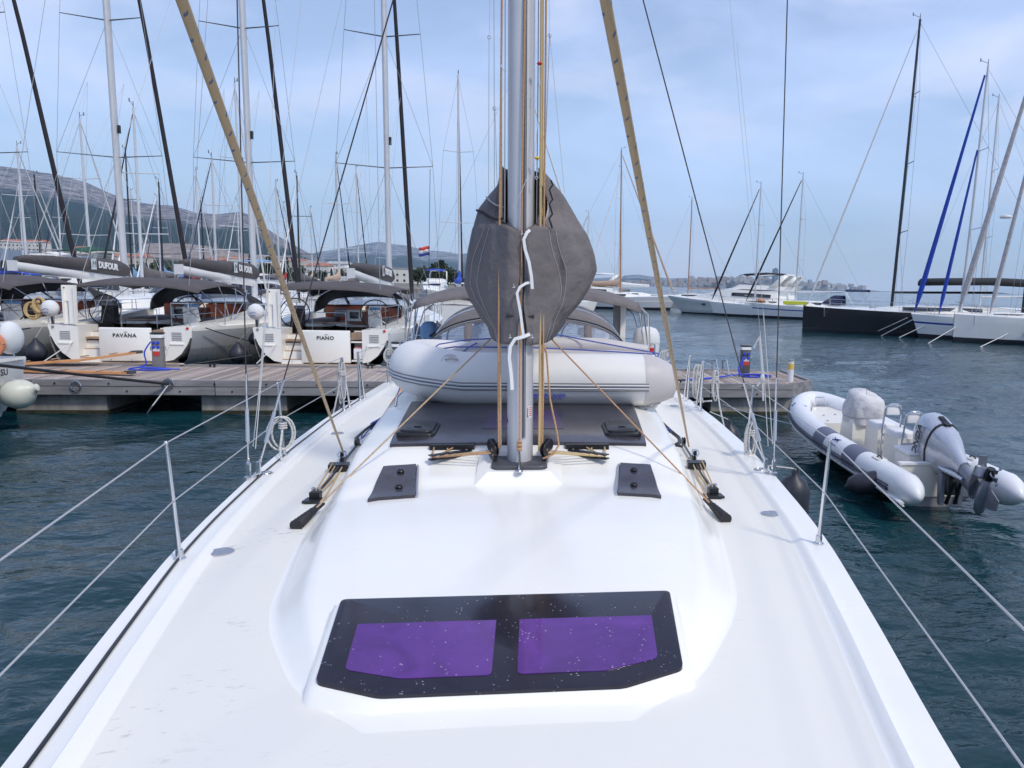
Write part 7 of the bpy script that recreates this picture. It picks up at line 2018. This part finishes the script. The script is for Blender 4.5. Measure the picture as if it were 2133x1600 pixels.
# ---- motor yachts
def motor_yacht(loc, az, label, L=14, fly=True, group=None, canopy=CANVD, hull=None, dark=None):
    e = empty('motor_yacht', (loc[0], loc[1], 0), az, label, 'motorboat', group); hull = hull or HULLW
    B = L*.155; yy = lambda t_: (t_-.5)*L
    hbm = lambda t_: B*interp(t_, [(0,.9),(.3,1.0),(.6,.96),(.8,.66),(.93,.28),(1,.02)])
    sh = lambda t_: 1.15+.75*t_**1.6
    ts = [0,.2,.4,.55,.7,.82,.92,1]
    mb = MB(); rows = []
    for t_ in ts:
        b, z_ = hbm(t_), sh(t_); ov = max(0,(t_-.6)/.4)*.12*L
        rows.append([(x, yy(t_)-ov*(1-z2/z_), z2) for x, z2 in ((b,z_),(b*1.01,z_*.86),(b*.98,z_*.82),(b*.90,z_*.35),(b*.84,.12),(b*.5,-.3))])
    for sg in (1, -1):
        ids = [[mb.P((sg*p[0], p[1], p[2])) for p in r] for r in rows]
        for i in range(len(ids)-1):
            for j in range(5): mb.m = 1 if j == 4 else 0; mb.Fc((ids[i][j], ids[i][j+1], ids[i+1][j+1], ids[i+1][j]))
    r0 = rows[0]; mb.m = 0; mb.Fc([mb.P(p) for p in r0]+[mb.P((-p[0],p[1],p[2])) for p in r0[::-1]])
    mb.build('hull', [hull, ANTIF], e, smooth=45)
    mb = MB(); mb.loft([[(-hbm(t_),yy(t_),sh(t_)),(0,yy(t_),sh(t_)+.12),(hbm(t_),yy(t_),sh(t_))] for t_ in ts], False); mb.build('deck', GEL, e)
    for sg in (-1, 1):
        for t_ in (.66,.54): 
            mb = MB(); mb.box((0,0,0), (.04,.42,.16)); mb.build('porthole', GLASSD, e, loc=(sg*(hbm(t_)*.975), yy(t_), sh(t_)*.70))
    mb = MB(); rr_ = []
    for t_, h_, w_ in ((.12,.0,.8),(.14,1.35,.78),(.50,1.40,.78),(.66,.75,.62),(.80,.12,.35)):
        z0_ = sh(t_)
        rr_.append([(-B*w_,yy(t_),z0_),(-B*w_*.86,yy(t_),z0_+h_),(0,yy(t_),z0_+h_*1.08+.02),(B*w_*.86,yy(t_),z0_+h_),(B*w_,yy(t_),z0_)])
    mb.loft(rr_, False); mb.build('superstructure', GEL, e, smooth=35)
    for sg in (-1, 1):
        mb = MB(); mb.loft([[(sg*B*.755,yy(t_),sh(t_)+a_),(sg*B*.715,yy(t_),sh(t_)+b_)] for t_, a_, b_ in ((.18,.72,1.08),(.34,.70,1.12),(.46,.72,1.06))], False); mb.build('side_window', GLASSD, e)
    mb = MB(); mb.loft([[(-B*.58,yy(.535),sh(.53)+1.26),(0,yy(.55),sh(.53)+1.30),(B*.58,yy(.535),sh(.53)+1.26)],[(-B*.56,yy(.64),sh(.64)+.86),(0,yy(.655),sh(.64)+.92),(B*.56,yy(.64),sh(.64)+.86)]], False); mb.build('windscreen', GLASSD, e)
    if fly:
        mb = MB(); mb.loft([[(-B*.62,yy(.10),2.75),(B*.62,yy(.10),2.75),(B*.6,yy(.08),3.15),(-B*.6,yy(.08),3.15)],[(-B*.62,yy(.40),2.8),(B*.62,yy(.40),2.8),(B*.5,yy(.42),3.3),(-B*.5,yy(.42),3.3)],[(-B*.4,yy(.50),2.75),(B*.4,yy(.50),2.75),(B*.3,yy(.47),3.0),(-B*.3,yy(.47),3.0)]], True, True); fb_ = mb.build('flybridge', GEL, e, smooth=35)
        for sg in (-1, 1):
            mb = MB(); mb.loft([[(sg*B*.62,yy(.14),3.1),(sg*B*.62,yy(.20),3.1)],[(sg*B*.55,yy(.07),4.3),(sg*B*.55,yy(.11),4.3)]], False); o_ = mb.build('radar_arch', GEL, fb_); md = o_.modifiers.new('thick','SOLIDIFY'); md.thickness = .12
        mb = MB(); mb.box((0,yy(.09),4.35), (B*1.12,.4,.12)); mb.build('arch_top', GEL, fb_)
        mb = MB(); mb.loft([[(-B*.6,yy(t_),z_),(0,yy(t_),z_+.14),(B*.6,yy(t_),z_)] for t_, z_ in ((.12,4.40),(.25,4.5),(.40,4.35),(.42,4.25))], False); o_ = mb.build('canopy', canopy, fb_); md = o_.modifiers.new('thick','SOLIDIFY'); md.thickness = .06
    else:
        mb = MB(); mb.loft([[(-B*.6,yy(.12),2.55),(B*.6,yy(.12),2.55)],[(-B*.6,yy(.16),2.8),(B*.6,yy(.16),2.8)]], False); mb.tube([(-B*.75,yy(.15),1.4),(-B*.66,yy(.12),3.2),(B*.66,yy(.12),3.2),(B*.75,yy(.15),1.4)], .09, 6); mb.build('radar_arch', GEL, e)
    mb = MB(); pts = []
    for sg in (-1, 1):
        pts = [(sg*(hbm(t_)-.05), yy(t_), sh(t_)+.6) for t_ in (.5,.6,.7,.8,.9)]+[(0,yy(1),sh(1)+.62)]
        mb.tube(pts, .018, 4)
        for p in pts: mb.tube([(p[0],p[1],p[2]-.6),p], .014, 4)
    mb.build('bow_rail', STEEL, e, smooth=None)
    return e
c, a = place((15.0,87.6), Vector((.83,-.56)), 15.5); motor_yacht(c, a, 'white flybridge motor yacht with a black canopy and long dark side window', 15.5)
c, a = place((19.2,92), Vector((.83,-.56)), 14); motor_yacht(c, a, 'smaller white motor yacht half hidden behind the flybridge yacht', 13.5, True, canopy=WHITEC)
# big classic sailing yachts with varnished masts, grouped left of them
c, a = place((13.3,94.8), Vector((-.9,.3)), 15)
far_sail((9.3,97.5), atan2(-.9,-.3)+pi*0, 'pale grey classic yacht whose tan sail is bundled round a varnished wooden mast', L=17, mh=19.5, hull=mat('hull_pale_grey', (.52,.55,.60), .3), stripe=HULLW, mast=WOODM, furl=TANC, cover=TANC, furl_r=.12, wire=.013, boomcol=WOODM)
far_sail((24.5,118), atan2(.9,.3), 'distant yacht with a slim varnished wooden mast behind the motor yacht', L=14, mh=16.3, mast=WOODM, furl=None, cover=None, wire=.013)
motor_yacht((6.0,112), 1.2, 'white trawler yacht with a row of square cabin windows behind the pale classic yacht', 15, True, canopy=WHITEC)
far_sail((1.5,104), 1.9, 'white yacht with a tall white mast and navy cover behind the dark canvas bimini', L=15, mh=18.6, mast=INKW, cover=NAVY, furl=WHITEC, wire=.013)
far_sail((5.2,124), 1.7, 'red hulled yacht low behind the end of the bimini', L=12, mh=16.0, hull=mat('hull_red', (.30,.02,.02), .3), stripe=HULLW, cover=CANVD, furl=WHITEC, wire=.013)
far_sail((8.5,118), 2.0, 'yacht with a slender grey mast and tan bagged sail beside the red hull', L=12, mh=13.6, cover=TANC, furl=TANC, wire=.012)
far_sail((14.0,122), 1.6, 'yacht with the tallest pale mast left of the varnished mast', L=14, mh=21.0, cover=WHITEC, furl=WHITEC, wire=.013)

# ---- the crowded marina behind the neighbour yachts
covers = [(NAVY,'navy'),(GREENC,'green'),(CANV,'taupe'),(BLUEC,'bright blue'),(CANVD,'black'),(TANC,'tan'),(REDC,'dark red'),(LBLUEC,'pale blue'),(WHITEC,'white')]
stripes = [(INKB,'blue stripe'),(HULLW,'plain hull'),(REDC,'red stripe'),(CANVD,'black stripe'),(LBLUEC,'pale blue stripe'),(GREYP,'grey stripe')]
furls = [(WHITEC,'white'),(MASTCLR,'pale grey'),(WHITEC,'white'),(MASTCLR,'pale grey'),(NAVY,'navy'),(CANVD,'black')]
rm = random.Random(21)
special = [ # px of the mast, py of its top, Y
 (172,240,52,'white',ALUL),(465,340,58,'grey',ALU),(702,322,66,'grey',ALU),(956,150,60,'grey',ALU),(352,430,74,'black',MASTB),(420,452,88,'black',MASTB),(575,400,70,'grey',ALU),(40,300,60,'white',ALUL)]
rowname = {0:'nearest marina row', 1:'middle marina row', 2:'farthest marina row'}
# boats lie bow towards us or away in rows roughly parallel to the pontoon
used_combo = set()
def pick():
    for _ in range(200):
        c_ = rm.randrange(len(covers)); f_ = rm.randrange(len(furls)); s_ = rm.randrange(len(stripes))
        if (c_, furls[f_][1], s_) not in used_combo:
            used_combo.add((c_, furls[f_][1], s_)); return covers[c_], furls[f_], stripes[s_]
def crowd(px, py, Y, mcol, row, L=None, away=None):
    (cm, cn), (fm, fn), (sm, sn) = pick()
    x = ry(px, Y); away = rm.random() < .5 if away is None else away
    L = L or rm.uniform(10, 13.5)
    z_ = ztop(px, py, Y)
    mh = max(11, z_)
    lab = 'white sloop with %s cover, %s furled sail, %s, %s' % (cn, fn, sn, rowname[row])
    az = (0 if away else pi) + rm.uniform(-.05,.05)
    sgn_ = 1 if away else -1
    far_sail((x, Y-.58*0), az, lab, L=L, mh=mh, stripe=sm, cover=cm, furl=fm, furl_r=.055, mast=mcol, hood=rm.choice([NAVY,CANVD,None,CANV]), bimini=rm.choice([NAVY,CANV,None,BLUEC]) if not away else None, group='sloops packed in the marina rows', wire=.011 if Y < 70 else .013, detail=Y < 75)
for px, py, Y, n_, mm in special:
    crowd(px, py, Y, mm, 0 if Y < 68 else 1, L=13)
for Y, row, step, p0_, p1_ in ((50,0,190,-60,560),(72,1,112,-40,830),(104,2,76,-20,930)):
    px = p0_
    while px < p1_:
        pxx = px+rm.uniform(-14,14)
        if not any(abs(pxx-s_[0]) < 20 and abs(Y-s_[2]) < 14 for s_ in special):
            if rm.random() < (.30 if row == 0 else .16):
                lab = None
                (cm, cn), (fm, fn), (sm, sn) = pick()
                motor_yacht((ry(pxx, Y), Y+rm.uniform(-1,1)), rm.choice([0,pi])+rm.uniform(-.1,.1), 'white motor cruiser with %s canopy and %s, %s' % (cn, sn, rowname[row]), rm.uniform(10,13), rm.random() < .6, group='motor cruisers among the sloops', canopy=cm)
            else:
                top = rm.uniform(11, 15.5) if row < 2 else rm.uniform(11, 14.5)
                hpx = proj_y = None
                # pick the masthead height directly
                (cm, cn), (fm, fn), (sm, sn) = pick()
                away = rm.random() < .5
                far_sail((ry(pxx, Y), Y+rm.uniform(-1.2,1.2)), (0 if away else pi)+rm.uniform(-.06,.06), 'white sloop with %s cover, %s furled sail, %s, %s' % (cn, fn, sn, rowname[row]), L=rm.uniform(10,13), mh=top, stripe=sm, cover=cm, furl=fm, furl_r=.055, mast=rm.choice([ALUL,ALUL,ALU,ALU,INKW,MASTB]), hood=rm.choice([NAVY,CANVD,None,CANV]), bimini=None if away else rm.choice([NAVY,CANV,None,BLUEC]), group='sloops packed in the marina rows', wire=.010 if row == 0 else .013, detail=row < 2)
        px += step
for Y, x0, x1 in ((61,-46,-7),(88,-56,-8),(125,-66,-6)):
    mb = MB(); mb.box(((x0+x1)/2, Y, .35), (x1-x0, 2.4, .7)); tag(mb.build('floating_jetty', mat('jetty_concrete', (.30,.28,.26), .9, var=.2, vs=.4)), {61:'nearest concrete jetty behind the grey hulled yachts',88:'middle concrete jetty across the crowded marina',125:'farthest concrete jetty below the shore trees'}[Y], 'pontoon')
far_sail((-2.2,62), -1.35, 'high white bow seen between the dodger and bimini, deep navy bagged sail on its boom', L=15, mh=20, hull=HULLW, stripe=HULLW, cover=NAVY, furl=WHITEC, mast=ALUL, wire=.011)
from mathutils.bvhtree import BVHTree
_hills = []
for o_ in list(COL.objects):
    if o_.name.startswith(('shore_hill','quarry_slope','mountain')):
        _hills.append(BVHTree.FromPolygons([v.co for v in o_.data.vertices], [p.vertices for p in o_.data.polygons]))
def ground(x, y, base=1.3):
    z = base
    for b_ in _hills:
        h_ = b_.ray_cast(Vector((x, y, 3000)), Vector((0,0,-1)))
        if h_[0] is not None: z = max(z, h_[0].z)
    return z
# ---- shore: quay, long terminal, sheds, houses, trees
sh_ = MB(); sh_.loft([[(-400,60,-1),(-70,60,-1),(-82,150,-1),(20,190,-1),(40,330,-1),(-400,500,-1)],[(-400,60,1.0),(-70,60,1.0),(-82,150,1.0),(20,190,1.3),(40,330,1.3),(-400,500,1.3)]], True, True)
tag(sh_.build('shore_ground', mat('shore_ground', (.20,.18,.15), .95, var=.3, vs=.05)), 'low quay ground behind the marina', kind='structure')
tb = empty('terminal_building', (-83,128,.2), radians(103), 'long low terminal with a blue grey roof band and glass front behind the yachts', 'building')
mb = MB(); mb.box((0,4,2.3), (68,9,4.2)); mb.build('wall', mat('terminal_wall', (.16,.17,.19), .4), tb)
mb = MB(); mb.box((0,2.5,5.2), (74,14,1.7)); mb.build('roof_band', mat('terminal_roof', (.30,.36,.46), .45, var=.08, vs=.3), tb)
mb = MB(); mb.box((0,0,0), (1.7,.1,3.6)); pmesh = mb.mesh('glass_panel', mat('terminal_glass', (.20,.24,.30), .12, spec=.8)); mb = MB(); mb.box((0,0,0), (.25,.5,4.3)); cmesh = mb.mesh('column', mat('terminal_column', (.45,.45,.46), .6))
for k in range(32): inst(pmesh, 'glass_panel', tb, (-33+2.1*k, -.62, 2.4)); inst(cmesh, 'column', tb, (-34+2.1*k, -1.4, 2.3))
mb = MB(); mb.box((40,-2,1.6), (26,6,.5)); mb.box((40,-2,.5), (24,5,1.8)); mb.build('terrace', mat('terminal_deck', (.40,.44,.50), .6), tb)
mb = MB(); mb.tube([(28,-5,2.9),(53,-5,2.9)], .05, 4)
for k in range(13): mb.tube([(28+2.05*k,-5,1.8),(28+2.05*k,-5,2.9)], .04, 4)
mb.build('terrace_railing', INKW, tb)
HW = [mat('house_white', (.72,.69,.64), .9), mat('house_cream', (.58,.50,.42), .9), mat('house_grey', (.45,.44,.44), .9)]; TILE = mat('roof_tiles', (.40,.16,.10), .9, var=.2, vs=2)
def house(px, Y, w_, h_, label, red=True, z0=1.3, k=0, flat=False):
    h_ = max(3.2, h_*.7); w_ *= .8
    x_ = ry(px, Y); z0 = ground(x_, Y) if Y > 200 else z0
    e = empty('house', (x_, Y, z0), rm.uniform(-.3,.3), label, 'house', 'houses along the shore')
    mb = MB(); mb.box((0,0,h_/2), (w_,8,h_)); mb.build('wall', HW[k], e, smooth=None)
    mb = MB()
    if flat: mb.box((0,0,h_+.2), (w_+.8,8.8,.4))
    else: mb.loft([[(-w_/2-.4,-4.4,h_),(0-w_*0,0,h_+w_*.0+2.0)][:1]+[(-w_/2-.4,4.4,h_),(-w_/2+.8,0,h_+2.0)], [(w_/2+.4,-4.4,h_),(w_/2+.4,4.4,h_),(w_/2-.8,0,h_+2.0)]], True, True)
    mb.build('roof', TILE if red else HW[2], e, smooth=None)
    n_ = max(2, int(w_/3))
    for r in range(max(1, int(h_/3))):
        for c_ in range(n_):
            mb = MB(); mb.box((-w_/2+w_*(c_+.5)/n_, -4.03, 1.5+3*r), (1.0,.1,1.2)); mb.build('window', GLASSD, e, smooth=None)
house(60,640,42,10,'long white house with reddish roof above the terminal')
house(280,520,26,7,'pink roofed pavilion at the right end of the terminal', k=1)
house(455,600,16,6,'small cream house under the quarry between the second and third masts', k=1)
house(560,560,30,5,'long low white shed roof left of the third yacht', red=False, flat=True)
house(640,420,46,6,'long white boat shed among the masts', red=False, flat=True)
house(708,620,22,9,'white house with gable on the slope beside the boat shed', red=False)
house(742,660,18,8,'grey house on the slope above the boat shed', k=2)
house(838,420,26,11,'tall white apartment house beside the black furled sail', red=False, flat=True)
house(930,460,20,5,'low white kiosk beyond the shore pines', red=False, flat=True)
house(620,690,18,8,'cream house high on the wooded slope', k=1)
house(500,700,16,7,'white house high on the wooded slope under the terraces')
house(668,560,20,7,'white house with red roof low on the slope behind the shed', k=0)
house(790,600,20,7,'cream roofed house left of the tall white apartment house', k=1)
house(180,690,14,6,'small white house on the slope behind the white mast', k=0)
# trees with separate leaf clumps
LEAF = [mat('leaf_dark', (.018,.034,.014), .9, var=.3, vs=1), mat('leaf_mid', (.034,.056,.020), .9, var=.3, vs=1), mat('leaf_olive', (.07,.085,.030), .9, var=.3, vs=1)]
BARK = mat('bark', (.10,.075,.055), .95)
def tree_meshes(seed, kind):
    r_ = random.Random(seed); mb = MB()
    for _ in range(420 if kind != 'cypress' else 260):
        if kind == 'pine':
            a = r_.uniform(0, 2*pi); t_ = r_.random()**.6; rad = 3.0*t_*(1+.25*sin(3*a+seed)); z_ = 4.6+r_.gauss(0,.9)*(1.25-t_)+.8*sin(2*a)
            p = (rad*cos(a), rad*sin(a), z_+1.2*(1-t_*t_))
        elif kind == 'cypress':
            z_ = r_.uniform(.8, 8.5); w_ = .75*sin(pi*min(1,(z_+.5)/9.6))**.6; a = r_.uniform(0,2*pi); p = (w_*cos(a)*r_.random()**.4, w_*sin(a)*r_.random()**.4, z_)
        else:
            a = r_.uniform(0,2*pi); u = r_.uniform(-1,1); rr2 = 2.6*r_.random()**.35*(1+.22*sin(4*a+3*u+seed)); q = sqrt(1-u*u); p = (rr2*q*cos(a), rr2*q*sin(a), 3.9+rr2*u*.85)
        s_ = r_.uniform(.35,.75); n_ = Vector((r_.gauss(0,1),r_.gauss(0,1),r_.gauss(.5,1))).normalized(); a1 = n_.orthogonal().normalized()*s_; a2 = n_.cross(a1)*r_.uniform(.5,1)
        mb.m = r_.choice((0,0,1,1,2)) if kind != 'cypress' else r_.choice((0,0,1))
        P_ = Vector(p); mb.Fc([mb.P(P_+a1), mb.P(P_+a2), mb.P(P_-a1*.9), mb.P(P_-a2*1.1)])
    crown = mb.mesh('crown', LEAF, None)
    mb = MB(); mb.tube([(0,0,-.3),(.1,.05,2),(-.05,0,4.2)], [.30,.22,.10], 7)
    for k in range(4): a = k*1.7; mb.tube([(0,0,2.4+.3*k),(1.5*cos(a),1.5*sin(a),4.2+.2*k)], [.10,.04], 5)
    return crown, mb.mesh('trunk', BARK)
TM = {('pine', 0): tree_meshes(1,'pine'), ('round', 0): tree_meshes(2,'round'), ('round', 1): tree_meshes(3,'round'), ('cypress', 0): tree_meshes(4,'cypress')}
tn = 0
whereabouts = ['behind the terminal', 'between the second and third masts', 'beside the white boat shed', 'left of the courtesy flag', 'right of the courtesy flag']
def tree(px, Y, sc, kind, var, lab, z0=1.3):
    global tn
    x_ = ry(px, Y)
    e = empty('%s_tree' % {'pine':'pine','round':'shore','cypress':'cypress'}[kind], (x_, Y, ground(x_, Y)-.2), rm.uniform(0,6), lab, 'tree', 'trees along the marina shore'); sc *= .46; e.scale = (sc,sc,sc)
    cr_, tr_2 = TM[(kind, var)]
    inst(cr_, 'crown', e); inst(tr_2, 'trunk', e)
for i, px in enumerate(range(285, 345, 14)): tree(px, 215+6*(i%3), 1.5+.2*(i%2), 'round', i%2, ['round dark tree at the right end of the terminal','leafy dark tree just right of the terminal terrace','low dark tree between the terminal and the second boom','dark bushy tree left of the second boom','dark tree touching the end of the second boom'][i])
for i, px in enumerate(range(525, 600, 12)): tree(px, 215+9*(i%3), 1.9-.1*(i%3), ['cypress','round','pine'][i%3], 0, 'dark %s in the clump behind the second furled sail, %s' % (['cypress','round tree','pine'][i%3], ['outer edge towards the boom','beside a mast','at the shed corner'][min(2,i//3)]))
for i, px in enumerate(range(612, 830, 20)): tree(px, 300+14*(i%3), 1.4+.25*(i%2), ['round','cypress','pine'][i%3], 0, 'small dark %s on the shore behind the masts, %s' % (['round tree','cypress','pine'][i%3], ['left of the boat shed','behind the boat shed','right of the boat shed','beside the tall white house'][min(3,i//3)]))
for i, (px, sc, kd) in enumerate(((870,2.0,'round'),(885,2.3,'round'),(900,2.2,'round'),(918,2.5,'pine'),(932,2.2,'round'),(948,1.7,'round'))): tree(px, 260+5*(i%2), sc, kd, 0, ['round tree left of the courtesy flag halyard','dark tree below the courtesy flag','dark tree right of the flag halyard','olive green pine beyond the bimini','olive tree beside the pine beyond the bimini','small tree at the end of the shore clump'][i])
